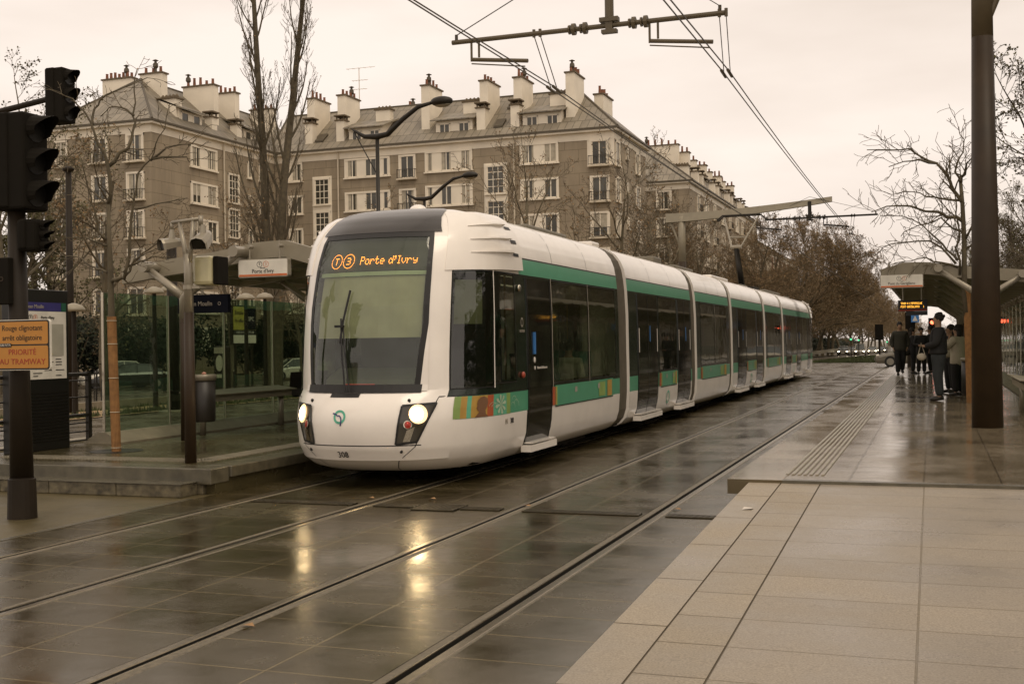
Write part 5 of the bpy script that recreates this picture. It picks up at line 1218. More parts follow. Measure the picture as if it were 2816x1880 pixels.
def shelter(side, lab, y0, y1):
    # side -1: left platform (tip at x=-8.75, running to -x); +1: right platform (tip at -1.02, running to +x)
    tip = -8.62 if side < 0 else -1.02; s = side
    X = lambda u: tip+s*u
    t = thing('tram_shelter', lab, 'tram shelter', (X(2), y0, .3), 'tram stop shelters')
    us = [0, .2, .45, .7, .95, 1.3, 1.7, 2.1, 2.5, 2.9, 3.4]
    mb = MB()
    for (ya, yb, top, dep) in ((y0, y0+.14, .0, .25),):
        for a, b in zip(us, us[1:]):
            za, zb = curve_z(a), curve_z(b)
            v = [(X(a), ya, za), (X(b), ya, zb), (X(b), ya, zb-dep), (X(a), ya, za-dep), (X(a), yb, za), (X(b), yb, zb), (X(b), yb, zb-dep), (X(a), yb, za-dep)]
            mb.add(v, [(0, 1, 2, 3), (4, 7, 6, 5), (0, 4, 5, 1), (3, 2, 6, 7)])
        mb.add([(X(0), ya, curve_z(0)), (X(0), ya, curve_z(0)-dep), (X(0), yb, curve_z(0)-dep), (X(0), yb, curve_z(0))], [(0, 1, 2, 3)])
        mb.add([(X(3.4), ya, curve_z(3.4)), (X(3.4), ya, curve_z(3.4)-dep), (X(3.4), yb, curve_z(3.4)-dep), (X(3.4), yb, curve_z(3.4))], [(0, 1, 2, 3)])
    mb.build('end_beam', MATS['grey_paint'], t)
    mb = MB()
    for a, b in zip(us, us[1:]):
        za, zb = curve_z(a)-.05, curve_z(b)-.05
        mb.quad((X(a), y0+.14, za), (X(b), y0+.14, zb), (X(b), y1, zb), (X(a), y1, za)); mb.quad((X(a), y0+.14, za-.03), (X(b), y0+.14, zb-.03), (X(b), y1, zb-.03), (X(a), y1, za-.03))
    mb.build('roof_deck', DECK, t, smooth=False, fix=False)
    mb = MB()
    for u in (0.02, 3.36): z = curve_z(u)-.16; mb.box(min(X(u-.04), X(u+.04)), max(X(u-.04), X(u+.04)), y0+.14, y1, z, z+.15)
    for u in (.8, 1.5, 2.2, 2.8): z = curve_z(u)-.15; mb.box(min(X(u-.03), X(u+.03)), max(X(u-.03), X(u+.03)), y0+.14, y1, z, z+.07)
    mb.build('purlin', MATS['grey_paint'], t)
    n = int((y1-y0)/1.55)
    for k in range(1, n+1):
        yy = y0+k*(y1-y0)/n; mb = MB()
        for a, b in zip(us, us[1:]):
            za, zb = curve_z(a)-.09, curve_z(b)-.09; mb.add([(X(a), yy-.04, za), (X(b), yy-.04, zb), (X(b), yy-.04, zb-.1), (X(a), yy-.04, za-.1), (X(a), yy+.04, za), (X(b), yy+.04, zb), (X(b), yy+.04, zb-.1), (X(a), yy+.04, za-.1)], [(0, 1, 2, 3), (4, 7, 6, 5), (3, 2, 6, 7), (0, 4, 5, 1)])
        mb.build('rib', MATS['grey_paint'], t)
    yy = y0-.2; first = True
    while yy < y1-.5:
        xc = X(2.10 if s < 0 else 2.03); mb = MB()
        yo = yy if first else yy
        cap1 = Vector((X(1.14), yy+.0, 3.10)); cap2 = Vector((X(2.75), yy, 2.93)); fork = Vector((xc, yy, 2.48))
        mb.tube([(xc, yy, 2.1), fork, fork.lerp(cap1, .3), cap1], [.075, .078, .07, .055], 10); mb.tube([fork, fork.lerp(cap2, .4), cap2], [.075, .065, .05], 10)
        p = mb.build('column_fork', MATS['grey_metal'], t, smooth=True)
        for c in (cap1, cap2):
            m2 = MB(); m2.tube([c+Vector((0, -.13, .03)), c+Vector((0, .2, .03))], .085, 16); m2.build('end_cap', MATS['grey_metal'], p)
        mb = MB(); mb.tube([(xc, yy, .28), (xc, yy, 2.15)], .075, 12); mb.build('column', MATS['pole_brown'], t, smooth=True)
        yy += 3.9; first = False
    return t
shelter(-1, 'curved grey canopy shelter on forked posts on the left platform behind the tram nose', 15.15, 44)
shelter(1, 'curved grey canopy shelter on forked posts on the right platform above the waiting people', 26.0, 56)
def screen(lab, x, y0, y1, s, zb):
    t = thing('glass_screen', lab, 'glass screen', (x, y0, zb))
    mb = MB(); mb.prism([(x-s*.0, zb+.0), (x+s*.34, zb), (x+s*.34, zb+.03), (x+s*.06, zb+.17), (x-s*.06, zb+.17), (x-s*.34, zb+.03), (x-s*.34, zb)], 'y', y0-.05, y1); mb.build('plinth', MATS['concrete'], t)
    y = y0
    while y < y1-.1:
        mb = MB(); mb.box(x-.008, x+.008, y+.012, min(y1, y+1.57)-.012, zb+.17, 2.55); mb.build('pane', SG, t)
        mb = MB(); mb.box(x-.02, x+.02, y-.012, y+.006, zb+.17, 2.55); mb.build('joint_strip', MATS['bright_metal'], t); y += 1.57
    return t
screen('long greenish glass screen along the back of the left platform', -11.62, 14.2, 40, 1, .3)
screen('dark glass screen along the back of the right platform', 2.15, 20.5, 54, -1, .33)
# direction signs hung from the canopies
def disk_sign(par, c, ch, col, n):
    mb = MB(); ringm(mb, c, n, .040, .047, 28); mb.build('line_ring', col, par, fix=False); text_mesh(ch, .062, 'line_symbol', col, par, face_mat(c, n), sx=.9)
def dir_sign(lab, x0, x1, z0, z1, y, txt, ry, size):
    t = thing('direction_sign', lab, 'sign', ((x0+x1)/2, y, z0), 'direction signs under the canopies'); xm = (x0+x1)/2
    def rr(mb, a, b, c, d, ya, yb, r=.02):
        pts = []
        for (cx, cz, a0) in ((b-r, d-r, 0), (a+r, d-r, 90), (a+r, c+r, 180), (b-r, c+r, 270)):
            for k in range(5): an = radians(a0+k*22.5); pts.append((cx+r*cos(an), cz+r*sin(an)))
        mb.prism(pts, 'y', ya, yb)
    mb = MB(); rr(mb, x0-.012, x1+.012, z0-.012, z1+.012, y+.0, y+.09, .03); mb.build('casing', MATS['grey_metal'], t)
    mb = MB(); rr(mb, x0, x1, z0, z1, y-.004, y+.001, .02); f = mb.build('face', MATS['sign_white'], t)
    mb = MB(); mb.box(x0+.004, x1-.004, y-.007, y-.0045, z0+.004, z0+.035); mb.build('orange_band', MATS['sign_orange'], t)
    for q in (x0+.2*(x1-x0), x0+.82*(x1-x0)):
        mb = MB(); mb.tube([(q, y+.04, z1), (q, y+.04, z1+.28)], .014, 8); mb.tube([(q, y, z1+.2), (q, y+.12, z1+.2)], .028, 10); mb.build('hanger', MATS['grey_metal'], t)
    h = z1-z0
    disk_sign(t, (xm-.055, y-.0055, z0+h*.72), 'T', MATS['text_black'], (0, -1, 0)); disk_sign(t, (xm+.055, y-.0055, z0+h*.72), '3', MATS['sign_orange'], (0, -1, 0))
    text_mesh(txt, size, 'lettering', MATS['text_black'], t, face_mat((xm, y-.0055, z0+h*.31), (0, -1, 0)), sx=.92)
    text_mesh('DIRECTION', .018, 'small_lettering', MATS['text_black'], t, face_mat((xm, y-.0055, z0+h*.5), (0, -1, 0)), sx=.9)
dir_sign('white sign with orange base reading Porte d Ivry hung under the left canopy', -9.76, -8.93, 2.75, 3.0, 14.98, "Porte d'Ivry", 0, .085)
dir_sign('white sign with orange base reading Pont du Garigliano hung under the right canopy', -1.03, -.19, 2.76, 3.02, 25.85, "Pont du Garigliano", 0, .078)
# dark station name board
t = thing('station_name_board', 'dark blue station name board reading Jean Moulin half hidden behind the twin posts', 'sign', (-10.6, 15.2, 2.25))
mb = MB(); mb.box(-11.03, -10.12, 15.22, 15.30, 2.24, 2.52); mb.build('panel', MATS['sign_navy'], t)
text_mesh("Jean Moulin", .10, 'lettering', MATS['text_grey'], t, face_mat((-10.62, 15.215, 2.38), (0, -1, 0)), sx=.95)
mb = MB(); ringm(mb, (-10.27, 15.214, 2.38), (0, -1, 0), .02, .027); mb.build('symbol_ring', MATS['text_grey'], t, fix=False)
mb = MB(); mb.tube([(-10.6, 15.26, 2.5), (-10.6, 15.26, 3.1)], .015, 6); mb.build('hanger', MATS['grey_metal'], t)
# LED departure board on the right
t = thing('departure_board', 'black departure board with amber dot lettering hung under the right canopy', 'display', (-.46, 30, 2.26))
mb = MB(); mb.box(-.80, -.12, 30, 30.2, 2.34, 2.61); mb.box(-.62, -.12, 30.02, 30.18, 2.24, 2.335); mb.build('casing', MATS['black'], t)
mb = MB(); mb.box(-.79, -.14, 29.992, 29.998, 2.345, 2.385); mb.build('red_band', MATS['sign_red'], t)
mb = MB(); 
for txt, zz in (("TRAM A L'APPROCHE", 2.505), ("PONT GARIGLIANO    1", 2.425)):
    dd, wd = dots(txt)
    for (i, j) in dd: x = -.735+i*.0052; z = zz+j*.0075; mb.add([(x, 29.995, z), (x+.004, 29.995, z), (x+.004, 29.995, z+.006), (x, 29.995, z+.006)], [(0, 1, 2, 3)])
mb.build('dot_lettering', mat("led_amber_board", (1, .5, .05), .4, em=(1, .45, .05), es=3.5), t, fix=False)
for q in (-.68, -.25): mb = MB(); mb.tube([(q, 30.1, 2.6), (q, 30.1, 3.1)], .02, 6); mb.build('hanger', MATS['grey_metal'], t)
# information totem
t = thing('information_totem', 'tall black information totem with white route map behind the yellow sign', 'information totem', (-11.72, 13.05, .3))
mb = MB(); mb.box(-11.86, -11.70, 12.45, 13.56, .3, 2.55); mb.build('body', MATS['black'], t, bevel=.01)
mb = MB(); 
for k in range(16): mb.box(-11.70, -11.694, 12.5, 13.52, .42+k*.045, .435+k*.045)
mb.build('louvre', MATS['black_matte'], t)
mb = MB(); mb.box(-11.70, -11.69, 12.5, 13.5, 1.30, 2.245); f = mb.build('map_panel', MATS['sign_white'], t)
mb = MB(); mb.box(-11.70, -11.688, 12.5, 13.40, 2.25, 2.37); mb.build('header', MATS['logo_blue'], t); mb = MB(); mb.box(-11.70, -11.688, 13.41, 13.5, 2.25, 2.37); mb.build('header_tab', MATS['sign_green'], t)
mb = MB(); mb.box(-11.69, -11.686, 12.6, 13.44, 1.62, 2.07); mb.build('route_map', MATS['map_grey'], t)
mb = MB(); random.seed(4)
for c in range(4):
    for k in range(7):
        if random.random() < .8: mb.box(-11.69, -11.687, 12.62+c*.22, 12.62+c*.22+random.uniform(.08, .18), 1.34+k*.038, 1.352+k*.038)
mb.build('small_print', MATS['text_black'], t)
text_mesh("Jean Moulin", .075, 'lettering', MATS['text_grey'], t, face_mat((-11.685, 12.90, 2.31), (1, 0, 0)), sx=.9)
mb = MB(); ringm(mb, (-11.684, 12.80, 2.16), (1, 0, 0), .034, .04); mb.build('line_ring', MATS['text_black'], t, fix=False); mb = MB(); ringm(mb, (-11.684, 12.89, 2.16), (1, 0, 0), .034, .04); mb.build('line_ring', MATS['sign_orange'], t, fix=False)
text_mesh("T", .055, 'line_symbol', MATS['text_black'], t, face_mat((-11.684, 12.80, 2.16), (1, 0, 0))); text_mesh("3", .055, 'line_symbol', MATS['sign_orange'], t, face_mat((-11.684, 12.89, 2.16), (1, 0, 0)))
text_mesh("Porte d'Ivry", .055, 'lettering', MATS['text_black'], t, face_mat((-11.684, 13.13, 2.16), (1, 0, 0)))
# railing
t = thing('railing', 'dark iron railing between the totem and the glass screen', 'railing', (-11.9, 13, .3))
for z, r in ((1.34, .028), (1.247, .011), (1.0, .012), (.735, .024), (.618, .011), (.49, .011), (.36, .011)):
    mb = MB(); mb.tube([(-11.9, 11.5, z), (-11.9, 14.2, z)], r, 6); mb.build('rail', MATS['iron'], t)
for y in (11.5, 14.2): mb = MB(); mb.box(-11.93, -11.87, y-.035, y+.035, .3, 1.37); mb.build('post', MATS['iron'], t)
# camera post
t = thing('camera_post', 'brown and grey post with two hooded cameras and a cream box on the platform corner', 'camera post', (-8.554, 12.02, .3))
P0 = Vector((-8.554, 12.02, .3))
mb = MB(); mb.tube([P0, (-8.552, 12.02, 2.14)], [.072, .060], 16); mb.build('lower_pole', MATS['pole_brown'], t, smooth=True)
mb = MB(); mb.tube([(-8.552, 12.02, 2.135), (-8.55, 12.02, 2.62), (-8.555, 12.02, 2.85)], [.060, .052, .05], 16); mb.tube([(-8.555, 12.02, 2.72), (-8.60, 12.02, 2.93), (-8.67, 12.02, 3.24)], [.045, .03, .022], 12); mb.tube([(-8.55, 12.02, 2.72), (-8.50, 12.02, 2.95), (-8.47, 12.02, 3.25)], [.045, .03, .022], 12); mb.build('fork', MATS['grey_metal'], t, smooth=True)
mb = MB(); mb.tube([(-8.78, 12.02, 3.245), (-8.36, 12.02, 3.275)], .022, 12); mb.tube([(-8.78, 12.02, 3.25), (-8.78, 12.02, 3.16)], .02, 10); mb.tube([(-8.36, 12.02, 3.31), (-8.36, 12.02, 3.19)], .028, 10); mb.build('cross_bar', MATS['grey_metal'], t, smooth=True)
def cam_unit(c, d, L, w_, lab):
    c = Vector(c); d = Vector(d).normalized(); x = d.cross(Vector((0, 0, 1))).normalized(); z = x.cross(d)
    mb = MB(); vs = []; prof = [(-.5, -.45), (-.5, .1), (-.35, .42), (0, .55), (.35, .42), (.5, .1), (.5, -.45)]
    st = [(-.5, .55), (-.2, .85), (.5, 1.05), (.62, 1.0)]
    for (t_, s_) in st:
        for (a, b) in prof: vs.append(c+d*(t_*L)+x*(a*w_*s_)+z*(b*w_*.8*s_))
    n = len(prof); fs = [(i*n+k, i*n+k+1, (i+1)*n+k+1, (i+1)*n+k) for i in range(len(st)-1) for k in range(n-1)]+[tuple(range(n))]+[(i*n+n-1, i*n, (i+1)*n, (i+1)*n+n-1) for i in range(len(st)-2)]
    mb.add(vs, fs); h = mb.build('camera_hood', MATS['grey_metal'], t, smooth=False)
    m2 = MB(); vv = [c+d*(.45*L)+x*(a*w_*.95)+z*(b*w_*.75) for (a, b) in prof]; m2.add(vv, [tuple(range(n))]); m2.build('camera_front', MATS['bin_black'], h)
    m2 = MB(); m2.tube([c+d*(.40*L), c+d*(.50*L)], .3*w_, 14); m2.build('lens', MATS['black'], h)
    m2 = MB(); m2.tube([c+Vector((0, 0, .05)), c+Vector((0, 0, .17))], [.045, .026], 12); m2.build('swivel', MATS['grey_metal'], h)
cam_unit((-8.78, 12.02, 2.99), (-.45, -.85, -.18), .26, .17, '')
cam_unit((-8.33, 12.02, 3.03), (.15, -.8, -.45), .30, .20, '')
mb = MB(); mb.box(-8.93, -8.86, 11.95, 12.1, 2.98, 3.05); 
# cream box
mb = MB(); mb.box(-8.56, -8.27, 12.10, 12.38, 2.47, 2.83); mb.build('speaker_box', MATS['cream'], t, bevel=.05)
mb = MB(); mb.box(-8.27, -8.20, 12.12, 12.36, 2.475, 2.82); mb.build('speaker_grille', MATS['black_matte'], t, bevel=.012)
mb = MB(); mb.box(-8.56, -8.38, 12.0, 12.3, 2.425, 2.455); mb.build('bracket', MATS['grey_metal'], t)
mb = MB(); mb.lathe((-8.552, 12.02, 2.42), [(.062, 0), (.062, .05)], 16); mb.build('collar', MATS['grey_metal'], t)
# litter bin
t = thing('litter_bin', 'black cylindrical litter bin with a pale rim hung beside the twin posts', 'bin', (-10.55, 15.2, .57))
mb = MB(); mb.lathe((-10.56, 15.2, .57), [(.155, 0), (.17, .02), (.175, .70)], 24); mb.build('body', MATS['bin_black'], t, smooth=True)
mb = MB(); mb.lathe((-10.56, 15.2, 1.27), [(.185, -.07), (.19, 0), (.185, .025), (.15, .02)], 24); mb.build('rim', MATS['grey_metal'], t, smooth=True)
mb = MB(); mb.box(-10.76, -10.70, 15.0, 15.12, .8, 1.2); mb.build('bracket', MATS['bin_black'], t)
mb = MB(); mb.ball((-10.52, 15.15, 1.31), .035, 1.2, .8, .7, 8, 5); tag(mb.build('paper_scrap', mat('scrap', (.5, .25, .18), .7)), 'crumpled reddish paper scrap sticking out of the litter bin', 'litter')
# leaning bench
def lean(lab, x0, x1, y0, y1, z0):
    t = thing('lean_bench', lab, 'bench', ((x0+x1)/2, (y0+y1)/2, z0), 'leaning benches on the platforms'); ym = (y0+y1)/2
    for a, b in ((y0, ym-.006), (ym+.006, y1)): mb = MB(); mb.add([(x0, a, 1.0), (x1, a, .94), (x1, b, .94), (x0, b, 1.0), (x0, a, .985), (x1, a, .925), (x1, b, .925), (x0, b, .985)], [(0, 1, 2, 3), (4, 7, 6, 5), (0, 4, 5, 1), (1, 5, 6, 2), (2, 6, 7, 3), (3, 7, 4, 0)]); mb.build('top_board', MATS['wood_grey'], t)
    mb = MB(); mb.box(x0+.08, x1-.06, y0+.03, y1-.1, .82, .925); mb.build('beam', MATS['grey_paint'], t)
    for y in (y0+.35, y1-.25): mb = MB(); mb.tube([((x0+x1)/2, y, z0), ((x0+x1)/2, y, .9)], .055, 12); mb.build('leg', MATS['grey_metal'], t, smooth=True)
lean('grey leaning bench along the glass screen on the left platform', -11.38, -10.98, 15.7, 18.7, .3)
lean('grey leaning bench beside the dark mast at the right edge', 1.27, 1.75, 20.0, 23.3, .33)
def seat(lab, x, y, s, z0):
    t = thing('platform_seat', lab, 'seat', (x, y, z0), 'curved metal seats on the platforms')
    mb = MB(); pr = [(-.16, .92), (-.19, .6), (-.12, .48), (.1, .46), (.28, .5)]
    for (a, za), (b, zb) in zip(pr, pr[1:]): mb.quad((x+s*a, y, z0+za), (x+s*b, y, z0+zb), (x+s*b, y+.55, z0+zb), (x+s*a, y+.55, z0+za)); mb.quad((x+s*a, y, z0+za-.02), (x+s*b, y, z0+zb-.02), (x+s*b, y+.55, z0+zb-.02), (x+s*a, y+.55, z0+za-.02))
    mb.build('seat_shell', MATS['iron'] if s > 0 else MATS['grey_metal'], t, smooth=True, fix=False)
    mb = MB(); mb.tube([(x, y+.27, z0), (x, y+.27, z0+.45)], .05, 10); mb.box(x-.05, x+.18, y+.2, y+.34, z0+.36, z0+.45); mb.build('leg', MATS['grey_metal'], t)
seat('dark curved seat just behind the leaning bench, beside the tram', -11.25, 19.2, 1, .3); seat('second dark curved seat along the left screen, beside the tram', -11.25, 20.1, 1, .3)
seat('grey slatted seat behind the right leaning bench', 1.72, 24.6, -1, .33); seat('second grey slatted seat behind the right leaning bench', 1.72, 25.6, -1, .33)
# traffic light pole in the foreground
t = thing('traffic_light', 'big black three-lamp traffic light on a thick brown pole at the left edge', 'traffic light', (-8.74, 9.42, 0))
mb = MB(); mb.lathe((-8.74, 9.42, 0), [(.145, 0), (.135, .40), (.118, .405), (.118, .415)], 20); mb.build('base_sleeve', MATS['pole_dark'], t, smooth=False)
mb = MB(); mb.tube([(-8.74, 9.42, .4), (-8.75, 9.42, 1.5), (-8.76, 9.42, 3.3)], [.115, .100, .085], 18); mb.build('pole', MATS['pole_dark'], t, smooth=True)
def head(par, x0, x1, y0, y1, z0, z1, hood, nm='lamp_housing'):
    mb = MB(); mb.box(x0, x1, y0, y1, z0, z1); h = mb.build(nm, MATS['black_matte'], par, bevel=.03)
    mb = MB(); d = .04; mb.box(x0+d, x0+(x1-x0)*.55, y0-.02, y1+.02, z0+.02, z1-.0); mb.build('backplate', MATS['black_matte'], h, bevel=.02)
    H = (z1-z0)/3; yc = (y0+y1)/2; R = min(y1-y0, H)*.44
    for k in range(3):
        zc = z0+H*(k+.5); mb = MB(); n = 12
        for i in range(n):
            a, b = radians(-35+250*i/n), radians(-35+250*(i+1)/n)
            la, lb = hood*(1-.0*abs(i-n/2)/n) if sin((a+b)/2) > 0 else hood*.45, 0
            mb.quad((x1, yc+R*cos(a), zc+R*sin(a)), (x1, yc+R*cos(b), zc+R*sin(b)), (x1+hood*(.35+.65*max(0, sin(b))), yc+R*.9*cos(b), zc+R*.8*sin(b)), (x1+hood*(.35+.65*max(0, sin(a))), yc+R*.9*cos(a), zc+R*.8*sin(a)))
        mb.build('lamp_hood', MATS['black_matte'], h, fix=False)
        mb = MB(); mb.prism([(yc+R*.9*cos(a*pi/8), zc+R*.9*sin(a*pi/8)) for a in range(16)], 'x', x1-.01, x1+.005); mb.build('lens', MATS['black'], h)
head(t, -8.93, -8.52, 9.26, 9.62, 3.12, 4.10, .26)
head(t, -8.66, -8.43, 9.30, 9.52, 2.70, 3.02, .16, 'pedestrian_lamp')
mb = MB(); mb.box(-9.15, -8.73, 9.26, 9.36, 2.17, 2.64); q = mb.build('side_box', MATS['black_matte'], t, bevel=.01); text_mesh("P", .13, 'letter', MATS['pole_brown'], q, face_mat((-8.82, 9.257, 2.40), (0, -1, 0)))
mb = MB(); mb.tube([(-8.75, 9.42, 4.1), (-8.75, 9.42, 4.11)], .02, 6)
t = thing('warning_sign', 'yellow framed sign telling drivers that the tramway has priority, on the brown pole', 'sign', (-8.52, 9.22, 1.5))
def rrect(x0, x1, z0, z1, r):
    pts = []
    for (cx, cz, a0) in ((x1-r, z1-r, 0), (x0+r, z1-r, 90), (x0+r, z0+r, 180), (x1-r, z0+r, 270)):
        for k in range(6): an = radians(a0+k*18); pts.append((cx+r*cos(an), cz+r*sin(an)))
    return pts
mb = MB(); mb.prism(rrect(-8.86, -8.185, 1.505, 2.01, .035), 'y', 9.225, 9.25); mb.build('rim', MATS['sign_white'], t)
mb = MB(); mb.prism(rrect(-8.853, -8.192, 1.512, 2.003, .03), 'y', 9.2215, 9.226); mb.build('border', MATS['text_black'], t)
mb = MB(); mb.prism(rrect(-8.838, -8.207, 1.765, 1.988, .02), 'y', 9.2185, 9.2225); mb.build('upper_panel', MATS['sign_yellow'], t)
mb = MB(); mb.prism(rrect(-8.838, -8.207, 1.527, 1.750, .02), 'y', 9.2185, 9.2225); mb.build('lower_panel', MATS['sign_yellow'], t)
for s_, z, m_, sz in (("Rouge clignotant", 1.925, 'text_black', .076), ("arrêt obligatoire", 1.828, 'text_black', .076), ("PRIORITÉ", 1.685, 'sign_red', .078), ("AU TRAMWAY", 1.590, 'sign_red', .080)):
    text_mesh(s_, sz, 'lettering', MATS[m_], t, face_mat((-8.525, 9.2165, z), (0, -1, 0)), depth=.0008, sx=.98 if m_ == 'text_black' else 1.08)
mb = MB(); mb.box(-8.80, -8.66, 9.213, 9.2165, 1.738, 1.775); q = mb.build('sticker', MATS['text_black'], t); text_mesh("GRI NTA", .034, 'sticker_lettering', MATS['white_mark'], q, face_mat((-8.73, 9.2115, 1.757), (0, -1, 0)), depth=.0005)
mb = MB(); mb.box(-8.80, -8.70, 9.25, 9.34, 1.6, 1.64); mb.box(-8.80, -8.70, 9.25, 9.34, 1.88, 1.92); mb.build('clamp', MATS['iron'], t)
# overhead traffic light on an arm
t = thing('traffic_light', 'smaller black traffic light hung on a horizontal arm from the left edge', 'traffic light', (-19, 17.2, 0))
mb = MB(); mb.tube([(-19, 17.2, 0), (-19, 17.2, 6.0)], [.14, .09], 12); mb.build('pole', MATS['pole_dark'], t)
mb = MB(); mb.tube([(-19, 17.2, 5.86), (-17.5, 17.1, 6.0), (-14.95, 17.0, 6.27)], [.07, .06, .05], 10); mb.build('arm', MATS['pole_dark'], t)
head(t, -15.0, -14.60, 16.85, 17.2, 5.80, 6.78, .22)
# street lamps with swan-neck arms
def lamp(lab, x, y, zt, flip=1):
    t = thing('street_lamp', lab, 'street lamp', (x, y, -.2), 'swan neck street lamps')
    mb = MB(); mb.tube([(x, y, -.2), (x, y, 2), (x, y, zt)], [.12, .085, .07], 10); mb.build('pole', MATS['iron'], t, smooth=True)
    mb = MB(); mb.tube([(x-1.0, y, zt+.42), (x-.85, y, zt+.33), (x-.5, y, zt+.12), (x, y, zt+.08), (x+.4, y, zt+.14), (x+1.0, y, zt+.62), (x+1.6, y, zt+1.0), (x+2.2, y, zt+1.12)], [.02, .05, .08, .11, .10, .09, .08, .06], 8); mb.build('arm', MATS['iron'], t, smooth=True)
    mb = MB(); mb.tube([(x-.95, y, zt+.38), (x, y, zt-1.3)], .02, 5); mb.build('stay', MATS['iron'], t)
    mb = MB(); mb.ball((x+2.5, y, zt+1.12), .42, 1, .6, .42, 14, 8); h = mb.build('lamp_head', MATS['iron'], t, smooth=True)
    mb = MB(); mb.ball((x+2.52, y, zt+1.05), .33, 1, .55, .42, 14, 8); mb.build('lens', MATS['grey_metal'], h, smooth=True)
lamp('black swan neck street lamp rising directly behind the tram cab', -18.4, 37.1, 9.0)
lamp('smaller black swan neck street lamp farther back, over the middle of the tram roof', -24.0, 53.6, 8.95)
def park_lamp(lab, x, y, z):
    t = thing('park_lamp', lab, 'lamp post', (x, y, gz(x, y)), 'mushroom topped park lamps'); b = gz(x, y)
    mb = MB(); mb.tube([(x, y, b), (x, y, z-.05)], [.085, .06], 8); mb.build('pole', MATS['pole_dark'], t)
    mb = MB(); mb.lathe((x, y, z), [(.30, -.10), (.31, -.04), (.22, .06), (.05, .12)], 14); mb.build('lamp_top', MATS['grey_paint'], t, smooth=True)
park_lamp('mushroom topped park lamp between the totem and the wrapped tree', -21.9, 25.6, 2.85); park_lamp('mushroom topped park lamp above the left end of the glass screen', -22.6, 30, 3.5); park_lamp('mushroom topped park lamp right of the first of the pair, above the screen', -23.5, 32, 3.66); park_lamp('mushroom topped park lamp above the yellow advert board, left one', -21.9, 34, 3.42); park_lamp('mushroom topped park lamp above the yellow advert board, right one', -22.4, 36, 3.52)
t = thing('lamp_column', 'thick dark column seen through the glass left of the twin posts', 'post', (-19.16, 26.2, 0)); mb = MB(); mb.tube([(-19.16, 26.2, 0), (-19.16, 26.2, 4.5)], [.17, .13], 12); mb.build('shaft', MATS['pole_dark'], t, smooth=True); mb = MB(); mb.lathe((-19.16, 26.2, 0), [(.4, 0), (.4, .04), (.2, .06)], 12); mb.build('footing', MATS['concrete'], t)
t = thing('lamp_column', 'tall thin dark column standing behind the totem and the first lamp', 'post', (-25.8, 30, -.3)); mb = MB(); mb.tube([(-25.8, 30, -.3), (-25.8, 30, 7.4)], [.13, .09], 10); mb.build('shaft', MATS['pole_dark'], t, smooth=True); mb = MB(); mb.ball((-25.8, 30, 7.45), .16, 1.3, 1, .6); mb.build('head', MATS['pole_dark'], t)
# advert board
t = thing('advert_board', 'yellow and white advert board on a post seen through the left screen', 'advert board', (-24, 37.1, -.25)); F = Face('side', -24.0)
mb = MB(); mb.box(-24.1, -24.0, 36.35, 37.95, 1.80, 3.25); mb.build('frame', MATS['pole_dark'], t); mb = MB(); mb.box(-24.0, -23.985, 36.42, 37.9, 2.35, 3.2); mb.build('yellow_panel', MATS['ad_yellow'], t); mb = MB(); mb.box(-24.0, -23.98, 36.42, 37.9, 2.18, 2.33); mb.build('black_strip', MATS['text_black'], t); mb = MB(); mb.box(-24.0, -23.985, 36.42, 37.9, 1.86, 2.16); mb.build('white_panel', MATS['sign_white'], t); mb = MB(); mb.box(-23.985, -23.975, 37.25, 37.88, 2.36, 3.18); mb.build('dark_panel', MATS['sign_navy'], t)
for s_, y, z, sz, m_ in (("Entrée P", 36.85, 2.98, .2, 'text_black'), ("1h offerte", 36.85, 2.68, .19, 'text_black'), ("SPC", 37.56, 2.75, .22, 'white_mark'), ("15/23 AV DE LA PTE DE", 37.15, 2.255, .115, 'white_mark')): text_mesh(s_, sz, 'lettering', MATS[m_], t, face_mat((-23.97, y, z), (1, 0, 0)))
for y in (36.6, 37.7): mb = MB(); mb.tube([(-24.05, y, -.3), (-24.05, y, 1.85)], .05, 8); mb.build('post', MATS['pole_dark'], t)
t = thing('parking_meter', 'dark parking meter with a pale oval face below the advert board', 'parking meter', (-27.5, 40.9, gz(-27.5, 40.9))); b_ = gz(-27.5, 40.9)
mb = MB(); mb.box(-27.8, -27.2, 40.7, 41.1, b_, b_+2.25); mb.build('body', MATS['pole_dark'], t, bevel=.08); mb = MB(); mb.box(-27.75, -27.25, 40.68, 40.72, b_+1.95, b_+2.2); mb.build('top_plate', MATS['grey_metal'], t)
mb = MB(); mb.prism([(-27.5+.16*cos(a*pi/10), b_+1.55+.33*sin(a*pi/10)) for a in range(20)], 'y', 40.66, 40.70); mb.build('face_plate', MATS['map_grey'], t); mb = MB(); mb.box(-27.62, -27.38, 40.65, 40.69, b_+.95, b_+1.1); mb.build('slot_plate', MATS['map_grey'], t)
# bollards along the left street
def bol(lab, x, y):
    z = -.45; t = thing('bollard', lab, 'bollard', (x, y, z), 'dark bollards along the left street'); mb = MB(); mb.tube([(x, y, z-.2), (x, y, z+.85)], [.09, .075], 10); mb.build('shaft', MATS['pole_dark'], t); mb = MB(); mb.ball((x, y, z+.87), .085, 1, 1, .7, 10, 6); mb.build('cap', MATS['grey_metal'], t)
for k, (x, y) in enumerate(((-42, 48), (-40.2, 50), (-38.6, 52), (-36.2, 55), (-33.8, 58), (-32.6, 60), (-31.6, 62), (-30.6, 64))): bol('dark bollard by the left street, %s from the left' % ['first', 'second', 'third', 'fourth', 'fifth', 'sixth', 'seventh', 'eighth'][k], x, y)
